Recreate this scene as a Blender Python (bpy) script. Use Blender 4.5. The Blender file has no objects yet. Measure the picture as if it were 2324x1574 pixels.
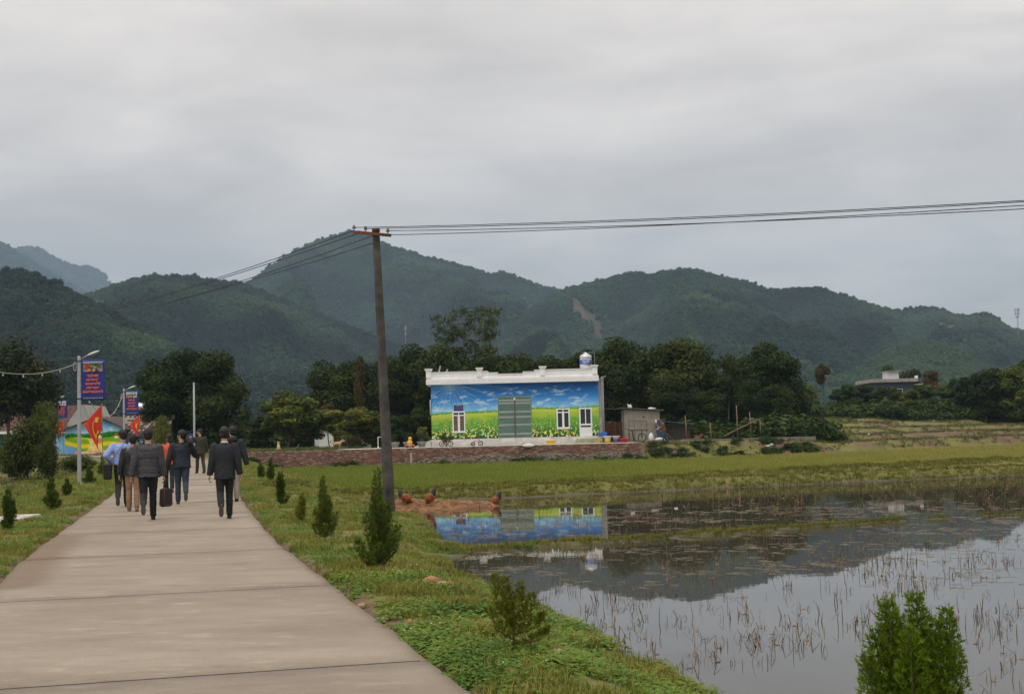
import bpy, math, random
import numpy as np
from mathutils import Vector, Matrix, Euler

# ------------------------------------------------------------------ camera, sky, sun, exposure
sc = bpy.context.scene
COL = sc.collection
FOC = 47.0
PITCH, ROLL, CAMZ = math.radians(3.77), math.radians(-1.36), 1.5
cd = bpy.data.cameras.new('camera')
cam = bpy.data.objects.new('camera', cd)
COL.objects.link(cam)
cd.sensor_width, cd.lens, cd.clip_start, cd.clip_end = 36.0, FOC, 0.1, 30000
cam.matrix_world = (Matrix.Translation((0, 0, CAMZ)) @ Matrix.Rotation(math.pi/2 + PITCH, 4, 'X')
                    @ Matrix.Rotation(ROLL, 4, 'Z'))
sc.camera = cam
sc.view_settings.view_transform = 'Standard'
sc.view_settings.look = 'None'
sc.view_settings.exposure = 0.0
sc.view_settings.gamma = 1.0
sc.cycles.use_denoising = True
sc.cycles.volume_bounces = 0
sc.cycles.max_bounces = 8
sc.cycles.diffuse_bounces = 3
sc.cycles.transparent_max_bounces = 8
sc.cycles.sample_clamp_indirect = 6

SUN_EL, SUN_AZ = math.radians(58), math.radians(215)     # azimuth measured clockwise from +Y
world = bpy.data.worlds.new('World')
sc.world = world
world.use_nodes = True
wn, wl = world.node_tree.nodes, world.node_tree.links
wn.clear()


def node(nt, typ, **kw):
    n = nt.nodes.new(typ)
    for k, v in kw.items():
        if k.startswith('i_'):
            key = k[2:]
            key = int(key) if key.isdigit() else key.replace('_', ' ')
            n.inputs[key].default_value = v
        else:
            setattr(n, k, v)
    return n


def mathn(nt, op, a, b=None, c=None):
    n = nt.nodes.new('ShaderNodeMath')
    n.operation = op
    for i, v in enumerate((a, b, c)):
        if v is None:
            continue
        if isinstance(v, (int, float)):
            n.inputs[i].default_value = v
        else:
            nt.links.new(v, n.inputs[i])
    return n.outputs[0]


def mixc(nt, fac, a, b, mode='MIX'):
    n = nt.nodes.new('ShaderNodeMix')
    n.data_type = 'RGBA'
    n.blend_type = mode
    for sock, v in ((n.inputs[0], fac), (n.inputs[6], a), (n.inputs[7], b)):
        if isinstance(v, (int, float)):
            sock.default_value = v
        elif isinstance(v, tuple):
            sock.default_value = v if len(v) == 4 else (*v, 1)
        else:
            nt.links.new(v, sock)
    return n.outputs[2]


def ramp(nt, fac, stops):
    n = nt.nodes.new('ShaderNodeValToRGB')
    el = n.color_ramp.elements
    while len(el) < len(stops):
        el.new(0.5)
    for e, (p, c) in zip(el, stops):
        e.position = p
        e.color = (c, c, c, 1) if isinstance(c, (int, float)) else (*c[:3], 1)
    if fac is not None:
        nt.links.new(fac, n.inputs[0])
    return n.outputs[0]


def build_world():
    nt = world.node_tree
    sky = node(nt, 'ShaderNodeTexSky', sky_type='NISHITA', sun_disc=False)
    sky.sun_elevation, sky.sun_rotation = SUN_EL, SUN_AZ
    sky.air_density, sky.dust_density = 1.0, 2.0
    tc = node(nt, 'ShaderNodeTexCoord')
    sep = node(nt, 'ShaderNodeSeparateXYZ')
    nt.links.new(tc.outputs['Generated'], sep.inputs[0])
    z = mathn(nt, 'MAXIMUM', sep.outputs[2], 0.0)
    den = mathn(nt, 'ADD', z, 0.16)
    cx = mathn(nt, 'DIVIDE', sep.outputs[0], den)
    cy = mathn(nt, 'DIVIDE', sep.outputs[1], den)
    cv = node(nt, 'ShaderNodeCombineXYZ')
    nt.links.new(cx, cv.inputs[0])
    nt.links.new(cy, cv.inputs[1])
    n1 = node(nt, 'ShaderNodeTexNoise', i_Scale=1.5, i_Detail=6.0, i_Roughness=0.5, i_Distortion=0.45)
    n2 = node(nt, 'ShaderNodeTexNoise', i_Scale=3.4, i_Detail=5.0, i_Roughness=0.5, i_Distortion=0.6)
    mp = node(nt, 'ShaderNodeMapping')
    mp.inputs['Rotation'].default_value = (0, 0, 0.45)
    mp.inputs['Scale'].default_value = (0.8, 1.0, 1)
    mp.inputs['Location'].default_value = (3.1, 1.7, 0)
    nt.links.new(cv.outputs[0], mp.inputs[0])
    nt.links.new(mp.outputs[0], n1.inputs['Vector'])
    nt.links.new(mp.outputs[0], n2.inputs['Vector'])
    m = mathn(nt, 'ADD', mathn(nt, 'MULTIPLY', n1.outputs[0], 0.7), mathn(nt, 'MULTIPLY', n2.outputs[0], 0.3))
    c = ramp(nt, m, [(0.39, (0.555, 0.503, 0.463)), (0.5, (0.665, 0.605, 0.555)), (0.61, (0.785, 0.715, 0.652))])
    # overcast luminance rises from the horizon to the zenith
    g = mathn(nt, 'ADD', mathn(nt, 'MULTIPLY', z, SKY_GRAD), 1.0)
    g10 = mathn(nt, 'MULTIPLY', g, 10.0 * SKY_LUM)
    comb = node(nt, 'ShaderNodeCombineXYZ')
    for i in range(3):
        nt.links.new(g10, comb.inputs[i])
    clouds = mixc(nt, 1.0, c, comb.outputs[0], 'MULTIPLY')
    final = mixc(nt, 0.95, sky.outputs[0], clouds)
    bg = node(nt, 'ShaderNodeBackground', i_Strength=0.1)
    nt.links.new(final, bg.inputs[0])
    out = node(nt, 'ShaderNodeOutputWorld')
    nt.links.new(bg.outputs[0], out.inputs[0])


SKY_LUM, SKY_GRAD = 1.1, 1.35
build_world()
sd = bpy.data.lights.new('sun', 'SUN')
sd.energy, sd.angle, sd.color = 1.25, math.radians(18), (1.0, 0.955, 0.88)
sun = bpy.data.objects.new('sun', sd)
COL.objects.link(sun)
sdir = Vector((math.sin(SUN_AZ)*math.cos(SUN_EL), math.cos(SUN_AZ)*math.cos(SUN_EL), math.sin(SUN_EL)))
sun.rotation_euler = sdir.to_track_quat('Z', 'Y').to_euler()

# ------------------------------------------------------------------ pixel -> place helpers (pixels of a 2324x1574 view)
FP = FOC/36*2324
_F = np.array([0, math.cos(PITCH), math.sin(PITCH)])
_U0 = np.array([0, -math.sin(PITCH), math.cos(PITCH)])
_R0 = np.array([1.0, 0, 0])
_R = _R0*math.cos(ROLL) + _U0*math.sin(ROLL)
_U = -_R0*math.sin(ROLL) + _U0*math.cos(ROLL)
_C = np.array([0, 0, CAMZ])


def ray(x, y):
    return _F*FP + _R*(x-1162) + _U*(787-y)


def gp(x, y, z=0.0):
    d = ray(x, y)
    return _C + d*((z-CAMZ)/d[2])


def at(x, y, Y):
    d = ray(x, y)
    return _C + d*(Y/d[1])


def proj(P):
    v = np.asarray(P, float) - _C
    w = v @ _F
    return 1162 + FP*(v @ _R)/w, 787 - FP*(v @ _U)/w


# ------------------------------------------------------------------ generic helpers
rnd = random.Random(7)
RN = np.random.default_rng(11)


def sstep(a, b, x):
    t = np.clip((np.asarray(x, float)-a)/(b-a), 0, 1)
    return t*t*(3-2*t)


def _hash(ix, iy, seed):
    h = (ix.astype(np.int64)*374761393 + iy.astype(np.int64)*668265263 + seed*1274126177) & 0xffffffff
    h = ((h ^ (h >> 13))*1274126177) & 0xffffffff
    return (h ^ (h >> 16)) & 0xffffffff


def perlin(x, y, seed=0):
    x, y = np.asarray(x, float), np.asarray(y, float)
    ix, iy = np.floor(x).astype(np.int64), np.floor(y).astype(np.int64)
    fx, fy = x-ix, y-iy
    u, v = fx*fx*fx*(fx*(fx*6-15)+10), fy*fy*fy*(fy*(fy*6-15)+10)

    def g(dx, dy):
        a = _hash(ix+dx, iy+dy, seed)/4294967296.0*2*np.pi
        return np.cos(a)*(fx-dx) + np.sin(a)*(fy-dy)
    a = g(0, 0)*(1-u) + g(1, 0)*u
    b = g(0, 1)*(1-u) + g(1, 1)*u
    return (a*(1-v) + b*v)*1.5


def fbm(x, y, oct=4, seed=0, gain=0.5):
    s, a, f = 0.0, 1.0, 1.0
    for i in range(oct):
        s = s + a*perlin(np.asarray(x)*f, np.asarray(y)*f, seed+i*17)
        a *= gain
        f *= 2.03
    return s


def tag(o, label=None, cat=None, group=None, kind=None):
    if label:
        o['label'] = label
    if cat:
        o['category'] = cat
    if group:
        o['group'] = group
    if kind:
        o['kind'] = kind
    return o


def empty(name, loc=(0, 0, 0), rz=0.0, label=None, cat=None, group=None):
    o = bpy.data.objects.new(name, None)
    COL.objects.link(o)
    o.location = tuple(float(c) for c in loc)
    o.rotation_euler = (0, 0, rz)
    return tag(o, label, cat, group)


def link(name, me, parent=None, mats=None):
    o = bpy.data.objects.new(name, me)
    COL.objects.link(o)
    if parent is not None:
        o.parent = parent
    if mats is not None:
        for m in (mats if isinstance(mats, (list, tuple)) else [mats]):
            me.materials.append(m)
    return o


def copy_tree(o, parent=None):
    c = o.copy()
    COL.objects.link(c)
    c.parent = parent
    for ch in o.children:
        copy_tree(ch, c)
    return c


def np_mesh(name, V, Fq, mat_idx=None, smooth=False):
    """V (n,3); Fq (m,3) or (m,4) int array"""
    V = np.ascontiguousarray(V, dtype=np.float32)
    Fq = np.ascontiguousarray(Fq, dtype=np.int32)
    me = bpy.data.meshes.new(name)
    m, k = Fq.shape
    me.vertices.add(len(V))
    me.vertices.foreach_set('co', V.ravel())
    me.loops.add(m*k)
    me.loops.foreach_set('vertex_index', Fq.ravel())
    me.polygons.add(m)
    me.polygons.foreach_set('loop_start', np.arange(0, m*k, k, dtype=np.int32))
    me.polygons.foreach_set('loop_total', np.full(m, k, dtype=np.int32))
    if mat_idx is not None:
        me.polygons.foreach_set('material_index', np.asarray(mat_idx, dtype=np.int32))
    if smooth:
        me.polygons.foreach_set('use_smooth', np.ones(m, dtype=bool))
    me.update(calc_edges=True)
    return me


def set_float(me, name, vals):
    a = me.attributes.new(name, 'FLOAT', 'POINT')
    a.data.foreach_set('value', np.asarray(vals, dtype=np.float32))


def set_color(me, name, rgb):
    a = me.color_attributes.new(name, 'FLOAT_COLOR', 'POINT')
    rgb = np.asarray(rgb, dtype=np.float32)
    a.data.foreach_set('color', np.concatenate([rgb, np.ones((len(rgb), 1), np.float32)], 1).ravel())


class MB:
    """collects simple solids into one mesh"""
    def __init__(s):
        s.v, s.f, s.m, s.sm = [], [], [], []

    def add(s, V, F, m=0, smooth=False):
        b = len(s.v)
        s.v += [tuple(float(c) for c in p) for p in V]
        for f in F:
            s.f.append(tuple(b+i for i in f))
            s.m.append(m)
            s.sm.append(smooth)
        return s

    def box(s, x0, x1, y0, y1, z0, z1, m=0, M=None):
        V = [Vector(p) for p in ((x0, y0, z0), (x1, y0, z0), (x1, y1, z0), (x0, y1, z0),
                                 (x0, y0, z1), (x1, y0, z1), (x1, y1, z1), (x0, y1, z1))]
        if M is not None:
            V = [M @ p for p in V]
        return s.add(V, [(3, 2, 1, 0), (4, 5, 6, 7), (0, 1, 5, 4), (1, 2, 6, 5), (2, 3, 7, 6), (3, 0, 4, 7)], m)

    def bbox(s, x0, x1, y0, y1, z0, z1, b=0.01, m=0):
        """box with chamfered upright edges and rim"""
        def ring(z, i):
            return [(x0+i+b, y0+i, z), (x1-i-b, y0+i, z), (x1-i, y0+i+b, z), (x1-i, y1-i-b, z),
                    (x1-i-b, y1-i, z), (x0+i+b, y1-i, z), (x0+i, y1-i-b, z), (x0+i, y0+i+b, z)]
        R = [ring(z0, b*.6), ring(z0+b, 0), ring(z1-b, 0), ring(z1, b*.6)]
        V = [p for r in R for p in r]
        F = [tuple(range(7, -1, -1)), tuple(range(24, 32))]
        for k in range(3):
            for i in range(8):
                j = (i+1) % 8
                F.append((k*8+i, k*8+j, k*8+8+j, k*8+8+i))
        return s.add(V, F, m)

    def tube(s, pts, rad, n=8, m=0, cap=True, smooth=True, flat=None):
        """round tube along pts; rad one number, or a list; entries may be (rx, ry)"""
        pts = [Vector([float(c) for c in p]) for p in pts]
        if isinstance(rad, (int, float)):
            rad = [rad]*len(pts)
        V, F = [], []
        up = Vector(flat) if flat is not None else None
        px = None
        for i, p in enumerate(pts):
            d = (pts[min(i+1, len(pts)-1)] - pts[max(i-1, 0)])
            d = d.normalized() if d.length > 1e-9 else Vector((0, 0, 1))
            ref = up if up is not None else (px if px is not None else (Vector((1, 0, 0)) if abs(d.x) < .9 else Vector((0, 1, 0))))
            x = (ref - d*ref.dot(d))
            x = x.normalized() if x.length > 1e-6 else d.orthogonal().normalized()
            y = d.cross(x)
            px = x
            r = rad[i]
            rx, ry = r if isinstance(r, (tuple, list)) else (r, r)
            for k in range(n):
                a = 2*math.pi*k/n
                V.append(p + x*(rx*math.cos(a)) + y*(ry*math.sin(a)))
        for i in range(len(pts)-1):
            for k in range(n):
                j = (k+1) % n
                F.append((i*n+k, i*n+j, (i+1)*n+j, (i+1)*n+k))
        if cap:
            F.append(tuple(range(n-1, -1, -1)))
            F.append(tuple((len(pts)-1)*n + k for k in range(n)))
        return s.add(V, F, m, smooth)

    def ell(s, c, r, nu=12, nv=8, m=0, M=None, smooth=True):
        V, F = [], []
        c = Vector([float(q) for q in c])
        for j in range(1, nv):
            t = math.pi*j/nv
            for i in range(nu):
                a = 2*math.pi*i/nu
                V.append(Vector((r[0]*math.sin(t)*math.cos(a), r[1]*math.sin(t)*math.sin(a), r[2]*math.cos(t))))
        V += [Vector((0, 0, r[2])), Vector((0, 0, -r[2]))]
        V = [(M @ p if M is not None else p) + c for p in V]
        for j in range(nv-2):
            for i in range(nu):
                k = (i+1) % nu
                F.append((j*nu+i, (j+1)*nu+i, (j+1)*nu+k, j*nu+k))
        t, b = (nv-1)*nu, (nv-1)*nu+1
        for i in range(nu):
            k = (i+1) % nu
            F.append((t, i, k))
            F.append((b, (nv-2)*nu+k, (nv-2)*nu+i))
        return s.add(V, F, m, smooth)

    def lathe(s, prof, n=16, c=(0, 0, 0), m=0, smooth=True, axis='Z'):
        """prof: (radius, height) pairs from bottom to top, capped"""
        V, F = [], []
        for r, h in prof:
            for k in range(n):
                a = 2*math.pi*k/n
                p = (r*math.cos(a), r*math.sin(a), h)
                if axis == 'X':
                    p = (h, p[0], p[1])
                if axis == 'Y':
                    p = (p[1], h, p[0])
                V.append((p[0]+c[0], p[1]+c[1], p[2]+c[2]))
        for i in range(len(prof)-1):
            for k in range(n):
                j = (k+1) % n
                F.append((i*n+k, i*n+j, (i+1)*n+j, (i+1)*n+k))
        F.append(tuple(range(n-1, -1, -1)))
        F.append(tuple((len(prof)-1)*n+k for k in range(n)))
        return s.add(V, F, m, smooth)

    def prism(s, poly, y0, y1, m=0):
        """poly in (x, z), extruded along y"""
        n = len(poly)
        V = [(x, y0, z) for x, z in poly] + [(x, y1, z) for x, z in poly]
        F = [tuple(range(n)), tuple(range(2*n-1, n-1, -1))]
        for i in range(n):
            j = (i+1) % n
            F.append((i, i+n, j+n, j))
        return s.add(V, F, m)

    def mesh(s, name):
        me = bpy.data.meshes.new(name)
        me.from_pydata(s.v, [], s.f)
        me.polygons.foreach_set('material_index', s.m)
        me.polygons.foreach_set('use_smooth', s.sm)
        me.update()
        return me

    def build(s, name, mats, parent=None):
        return link(name, s.mesh(name), parent, mats)


# ------------------------------------------------------------------ materials
MATS = {}


def mat(name, col, rough=0.7, var=0.0, scale=6.0, metal=0.0, bump=0.0, bscale=30.0, spec=0.4, col2=None, objvar=0.0):
    """plain procedural surface: base colour with two-octave noise variation, optional fine relief"""
    if name in MATS:
        return MATS[name]
    m = bpy.data.materials.new(name)
    m.use_nodes = True
    nt = m.node_tree
    b = nt.nodes['Principled BSDF']
    b.inputs['Roughness'].default_value = rough
    b.inputs['Metallic'].default_value = metal
    b.inputs['Specular IOR Level'].default_value = spec
    tc = node(nt, 'ShaderNodeTexCoord')
    c = (*col, 1)
    if var > 0 or col2:
        n = node(nt, 'ShaderNodeTexNoise', i_Scale=scale, i_Detail=5.0, i_Roughness=0.6)
        nt.links.new(tc.outputs['Object'], n.inputs['Vector'])
        f = ramp(nt, n.outputs[0], [(0.32, 0.0), (0.68, 1.0)])
        lo = tuple(v*(1-var) for v in col)
        hi = tuple(min(1, v*(1+var)) for v in (col2 or col))
        c = mixc(nt, f, lo, hi)
    if objvar > 0:
        oi = node(nt, 'ShaderNodeObjectInfo')
        k = mathn(nt, 'ADD', mathn(nt, 'MULTIPLY', oi.outputs['Random'], 2*objvar), 1-objvar)
        cc = node(nt, 'ShaderNodeCombineXYZ')
        for i in range(3):
            nt.links.new(k, cc.inputs[i])
        c = mixc(nt, 1.0, c, cc.outputs[0], 'MULTIPLY')
    if isinstance(c, tuple):
        b.inputs['Base Color'].default_value = c
    else:
        nt.links.new(c, b.inputs['Base Color'])
    if bump > 0:
        n2 = node(nt, 'ShaderNodeTexNoise', i_Scale=bscale, i_Detail=4.0)
        nt.links.new(tc.outputs['Object'], n2.inputs['Vector'])
        bp = node(nt, 'ShaderNodeBump', i_Strength=bump, i_Distance=0.02)
        nt.links.new(n2.outputs[0], bp.inputs['Height'])
        nt.links.new(bp.outputs[0], b.inputs['Normal'])
    MATS[name] = m
    return m


def print_mat(name, rough=0.6, attr='Col'):
    """flat print: colours carried on the surface itself"""
    if name in MATS:
        return MATS[name]
    m = bpy.data.materials.new(name)
    m.use_nodes = True
    nt = m.node_tree
    a = node(nt, 'ShaderNodeAttribute', attribute_name=attr)
    b = nt.nodes['Principled BSDF']
    b.inputs['Roughness'].default_value = rough
    b.inputs['Specular IOR Level'].default_value = 0.25
    nt.links.new(a.outputs['Color'], b.inputs['Base Color'])
    MATS[name] = m
    return m


def leaf_mat(name, dark, light, accent=None, acc_amt=0.0, rough=0.55, trans=0.25, inst=False):
    """foliage: per-leaf tint attribute + per-object random shift, a little light passing through"""
    if name in MATS:
        return MATS[name]
    m = bpy.data.materials.new(name)
    m.use_nodes = True
    nt = m.node_tree
    b = nt.nodes['Principled BSDF']
    out = nt.nodes['Material Output']
    a = node(nt, 'ShaderNodeAttribute', attribute_name='tint')
    c = mixc(nt, a.outputs['Fac'], dark, light)
    if accent:
        f = ramp(nt, a.outputs['Fac'], [(1-acc_amt-0.01, 0.0), (1-acc_amt, 1.0)])
        c = mixc(nt, f, c, accent)
    if inst:
        ai = node(nt, 'ShaderNodeAttribute', attribute_name='itint', attribute_type='INSTANCER')
        hs = node(nt, 'ShaderNodeHueSaturation', i_Saturation=1.0)
        nt.links.new(mathn(nt, 'ADD', mathn(nt, 'MULTIPLY', ai.outputs['Fac'], -0.07), 0.535), hs.inputs['Hue'])
        nt.links.new(mathn(nt, 'ADD', mathn(nt, 'MULTIPLY', ai.outputs['Fac'], 1.35), 0.4), hs.inputs['Value'])
        nt.links.new(c, hs.inputs['Color'])
        c = hs.outputs[0]
    else:
        oi = node(nt, 'ShaderNodeObjectInfo')
        hs = node(nt, 'ShaderNodeHueSaturation', i_Saturation=1.0)
        nt.links.new(mathn(nt, 'ADD', mathn(nt, 'MULTIPLY', oi.outputs['Random'], -0.03), 0.515), hs.inputs['Hue'])
        nt.links.new(mathn(nt, 'ADD', mathn(nt, 'MULTIPLY', oi.outputs['Random'], 0.4), 0.8), hs.inputs['Value'])
        nt.links.new(c, hs.inputs['Color'])
        c = hs.outputs[0]
    nt.links.new(c, b.inputs['Base Color'])
    b.inputs['Roughness'].default_value = rough
    b.inputs['Specular IOR Level'].default_value = 0.12
    if trans > 0:
        t = node(nt, 'ShaderNodeBsdfTranslucent')
        nt.links.new(c, t.inputs[0])
        mx = node(nt, 'ShaderNodeMixShader', i_0=trans)
        nt.links.new(b.outputs[0], mx.inputs[1])
        nt.links.new(t.outputs[0], mx.inputs[2])
        nt.links.new(mx.outputs[0], out.inputs[0])
    MATS[name] = m
    return m


# ------------------------------------------------------------------ scattered stuff (grass, stubble, forest)
def scatter(name, P, rot, scl, itint, protos, pick, label, cat):
    me = bpy.data.meshes.new(name)
    me.vertices.add(len(P))
    me.vertices.foreach_set('co', np.asarray(P, np.float32).ravel())
    a = me.attributes.new('rot', 'FLOAT_VECTOR', 'POINT')
    a.data.foreach_set('vector', np.asarray(rot, np.float32).ravel())
    a = me.attributes.new('scl', 'FLOAT_VECTOR', 'POINT')
    scl = np.asarray(scl, np.float32)
    if scl.ndim == 1:
        scl = np.repeat(scl[:, None], 3, 1)
    a.data.foreach_set('vector', scl.ravel())
    set_float(me, 'itint', itint)
    a = me.attributes.new('pick', 'INT', 'POINT')
    a.data.foreach_set('value', np.asarray(pick, np.int32))
    o = link(name, me)
    tag(o, label, cat, kind='stuff')
    coll = bpy.data.collections.new(name + '_kinds')
    for i, pm in enumerate(protos):
        po = bpy.data.objects.new('%s_kind_%d' % (name, i), pm)
        coll.objects.link(po)
    ng = bpy.data.node_groups.new(name + '_spread', 'GeometryNodeTree')
    ng.interface.new_socket('Geometry', in_out='INPUT', socket_type='NodeSocketGeometry')
    ng.interface.new_socket('Geometry', in_out='OUTPUT', socket_type='NodeSocketGeometry')
    gi = ng.nodes.new('NodeGroupInput')
    go = ng.nodes.new('NodeGroupOutput')
    iop = ng.nodes.new('GeometryNodeInstanceOnPoints')
    ci = ng.nodes.new('GeometryNodeCollectionInfo')
    ci.inputs['Collection'].default_value = coll
    ci.inputs['Separate Children'].default_value = True
    ci.inputs['Reset Children'].default_value = True

    def na(attr, typ):
        n = ng.nodes.new('GeometryNodeInputNamedAttribute')
        n.data_type = typ
        n.inputs['Name'].default_value = attr
        return n.outputs[0]
    e2r = ng.nodes.new('FunctionNodeEulerToRotation')
    ng.links.new(na('rot', 'FLOAT_VECTOR'), e2r.inputs[0])
    ng.links.new(gi.outputs[0], iop.inputs['Points'])
    ng.links.new(ci.outputs[0], iop.inputs['Instance'])
    iop.inputs['Pick Instance'].default_value = True
    ng.links.new(na('pick', 'INT'), iop.inputs['Instance Index'])
    ng.links.new(e2r.outputs[0], iop.inputs['Rotation'])
    ng.links.new(na('scl', 'FLOAT_VECTOR'), iop.inputs['Scale'])
    ng.links.new(iop.outputs[0], go.inputs[0])
    md = o.modifiers.new('spread', 'NODES')
    md.node_group = ng
    return o


# ------------------------------------------------------------------ lie of the land
ROADC = np.array([(1.3, -5), (0.1, 0), (-2.05, 7.9), (-4.2, 15.8), (-5.35, 20.1), (-7.75, 30), (-10.8, 43), (-13.4, 54),
                  (-16.8, 68), (-21.5, 81), (-28.5, 91), (-38, 95.5), (-50, 97), (-70, 98)], float)
ROADW = 1.72


def smooth_line(P, n=400):
    """Catmull-Rom through P, resampled evenly"""
    Q = np.vstack([2*P[0]-P[1], P, 2*P[-1]-P[-2]])
    out = []
    for i in range(1, len(Q)-2):
        for t in np.linspace(0, 1, 24, endpoint=False):
            a, b, c, d = Q[i-1], Q[i], Q[i+1], Q[i+2]
            out.append(.5*((2*b)+(-a+c)*t+(2*a-5*b+4*c-d)*t*t+(-a+3*b-3*c+d)*t**3))
    out.append(P[-1])
    out = np.array(out)
    L = np.r_[0, np.cumsum(np.linalg.norm(np.diff(out, axis=0), axis=1))]
    s = np.linspace(0, L[-1], n)
    return np.stack([np.interp(s, L, out[:, k]) for k in range(out.shape[1])], 1), s


RL, RS = smooth_line(ROADC, 420)


def z_road(y):
    return np.interp(y, [-30, 24, 34, 54, 75, 95, 130, 200, 500], [0, 0, .05, .27, .55, .82, .9, 1.5, 3.0])


def line_dist(x, y, L):
    """distance to a polyline, and on which side (right positive)"""
    x, y = np.asarray(x, float), np.asarray(y, float)
    best = np.full(x.shape, 1e9)
    side = np.zeros(x.shape)
    for (ax, ay), (bx, by) in zip(L[:-1], L[1:]):
        dx, dy = bx-ax, by-ay
        t = np.clip(((x-ax)*dx + (y-ay)*dy)/(dx*dx+dy*dy+1e-12), 0, 1)
        ex, ey = x-(ax+t*dx), y-(ay+t*dy)
        d = np.hypot(ex, ey)
        s = np.sign(ex*dy - ey*dx)
        k = d < best
        best = np.where(k, d, best)
        side = np.where(k, s, side)
    return best, side


POND = np.array([(1.11, 10.1), (1.5, 8.6), (2.4, 7.3), (4.5, 6.2), (12, 3), (40, -6), (90, -10), (90, 75), (40, 60), (19, 50.3), (9.6, 46.5),
                 (3.3, 43.6), (-0.3, 41.8), (-3.6, 41.2), (-4.7, 39.5), (-4.6, 36.0), (-3.3, 34.3), (-2.45, 33.0), (-2.0, 29),
                 (-1.55, 24.9), (-1.1, 23.5), (-0.9, 22.6), (-1.35, 20.9), (-0.85, 18.6), (-0.42, 17), (0.18, 14.5), (0.52, 13.2), (0.83, 11.6)])
POND, _ = smooth_line(np.vstack([POND, POND[:1]]), 260)
WATER_Z = -0.45


def in_poly(x, y, P):
    x, y = np.asarray(x, float), np.asarray(y, float)
    c = np.zeros(x.shape, bool)
    j = len(P)-1
    for i in range(len(P)):
        xi, yi, xj, yj = *P[i], *P[j]
        hit = ((yi > y) != (yj > y)) & (x < (xj-xi)*(y-yi)/(yj-yi+1e-12)+xi)
        c ^= hit
        j = i
    return c


STRIP = np.array([(-1.2, 22.8), (0.2, 23.4), (1.56, 24.1), (4.47, 25.9), (7.5, 27.5), (10.8, 29.1), (16, 32)])
DIKE1 = np.array([(-7.5, 42.5), (-3.8, 42.1), (-0.3, 42.6), (3.3, 44.5), (9.6, 47.4), (19, 51.2), (40, 61), (90, 77)])
DIKE2 = np.array([(-2.0, 43.4), (1.83, 44.6), (5, 47.4), (8.7, 50.8), (14.9, 55.6), (23, 61.5), (40, 72), (90, 100)])
WALL_Y = 86.0


def field_edge(x):
    """distance at which the paddies end and the land rises"""
    return np.interp(x, [-60, -17, 8, 9, 21, 43, 90], [86.5, 86.5, 86.5, 86.6, 94.2, 112.0, 135.0])


def ground_z(x, y):
    x, y = np.asarray(x, float), np.asarray(y, float)
    zr = z_road(y)
    near = (np.abs(x) < 140) & (y < 230) & (y > -40)
    d, s = np.full(x.shape, 500.0), np.sign(x+10)
    dd, ss = line_dist(x[near], y[near], RL[::3])
    d[near], s[near] = dd, ss
    e = d - ROADW
    # left: verge then a field a little lower, houses' plot higher again
    left = zr - 0.03 - 0.42*sstep(1.6, 4.5, e)*(1-sstep(66, 84, y)) + 0.05*fbm(x*.35, y*.35, 3, 5)*sstep(.3, 2, e)
    left = left + 0.12*np.exp(-((y-58-0.3*x)/1.2)**2)*sstep(4, 6, e)
    # right: verge, bank, paddies
    zf = np.interp(y, [0, 42, 60, 86, 115, 140], [-.24, -.26, -.27, -.3, -0.2, 0])
    verge = zr - 0.03 - 0.04*sstep(.0, 1.0, e)
    right = verge + (zf-verge)*sstep(1.4, 3.6, e)
    right = right + 0.035*fbm(x*.9, y*.9, 3, 9)*sstep(.2, 1.2, e)
    for L, h, w in ((DIKE1, .17, .55), (DIKE2, .2, .5)):
        q, _ = line_dist(x[near], y[near], L)
        t = np.zeros(x.shape)
        t[near] = h*np.exp(-(q/w)**2)*(1+0.35*fbm(x[near]*.8, y[near]*.8, 2, 3))
        right = np.maximum(right, np.where(t > .02, right+t, right))
    # land beyond the paddies
    fe = field_edge(x)
    yard = .80
    up = np.where(x < 8.4, yard, np.nan)
    t = y - fe
    terr = -.2 + 0.6*sstep(0, 1.6, t) + .45*sstep(7, 8.6, t) + .5*sstep(14, 15.5, t) + .5*sstep(21, 22.5, t) + .5*sstep(27, 30, t)
    bank = -.28 + 1.0*sstep(.3, 3.2, t)
    kk = sstep(17, 26, x)
    upr = bank*(1-kk) + terr*kk + 0.10*fbm(x*.25, y*.4, 4, 21)*sstep(0, 3, t)
    upv = np.where(x < 8.4, yard, upr)
    right = np.where(t > 0, np.where(x < 8.4, upv, np.maximum(upv, right)), right)
    # bed between the two dikes is wet
    z = np.where(s > 0, right, left)
    blend = sstep(-28, -18, x)
    farl = .86 + 0*x
    z = np.where((y > 86.5) & (x < -16) & (e > 1.5), farl*(1-blend) + z*blend, z)
    k_ = sstep(-.12, .22, e)
    z = (zr-.16)*(1-k_) + z*k_
    # pond
    pn = (x > -6) & (x < 95) & (y > -12) & (y < 80)
    if pn.any():
        px, py = x[pn], y[pn]
        q, _ = line_dist(px, py, POND)
        wob = 0.12*fbm(px*1.3, py*1.3, 3, 31)
        sd_ = np.where(in_poly(px, py, POND), -q, q) + wob
        zz = z[pn]
        zz = np.where(sd_ > 0, WATER_Z + .03 + (np.maximum(zz, WATER_Z+.05)-WATER_Z-.03)*sstep(0, 1.1, sd_), WATER_Z + .03 - .4*sstep(0, 1.3, -sd_))
        q2, _ = line_dist(px, py, STRIP)
        st = WATER_Z + .035 + .05*fbm(px*.7, py*.7, 3, 77) - .055*sstep(2, 12, px)
        zz = np.where((sd_ < 0), np.maximum(zz, st - .35*sstep(.12, .75, q2)), zz)
        z[pn] = zz
    far = sstep(150, 320, np.hypot(x, y))
    return z*(1-far) + (2.2)*far


def gz(x, y):
    return float(ground_z(np.array([float(x)]), np.array([float(y)]))[0])


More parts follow.
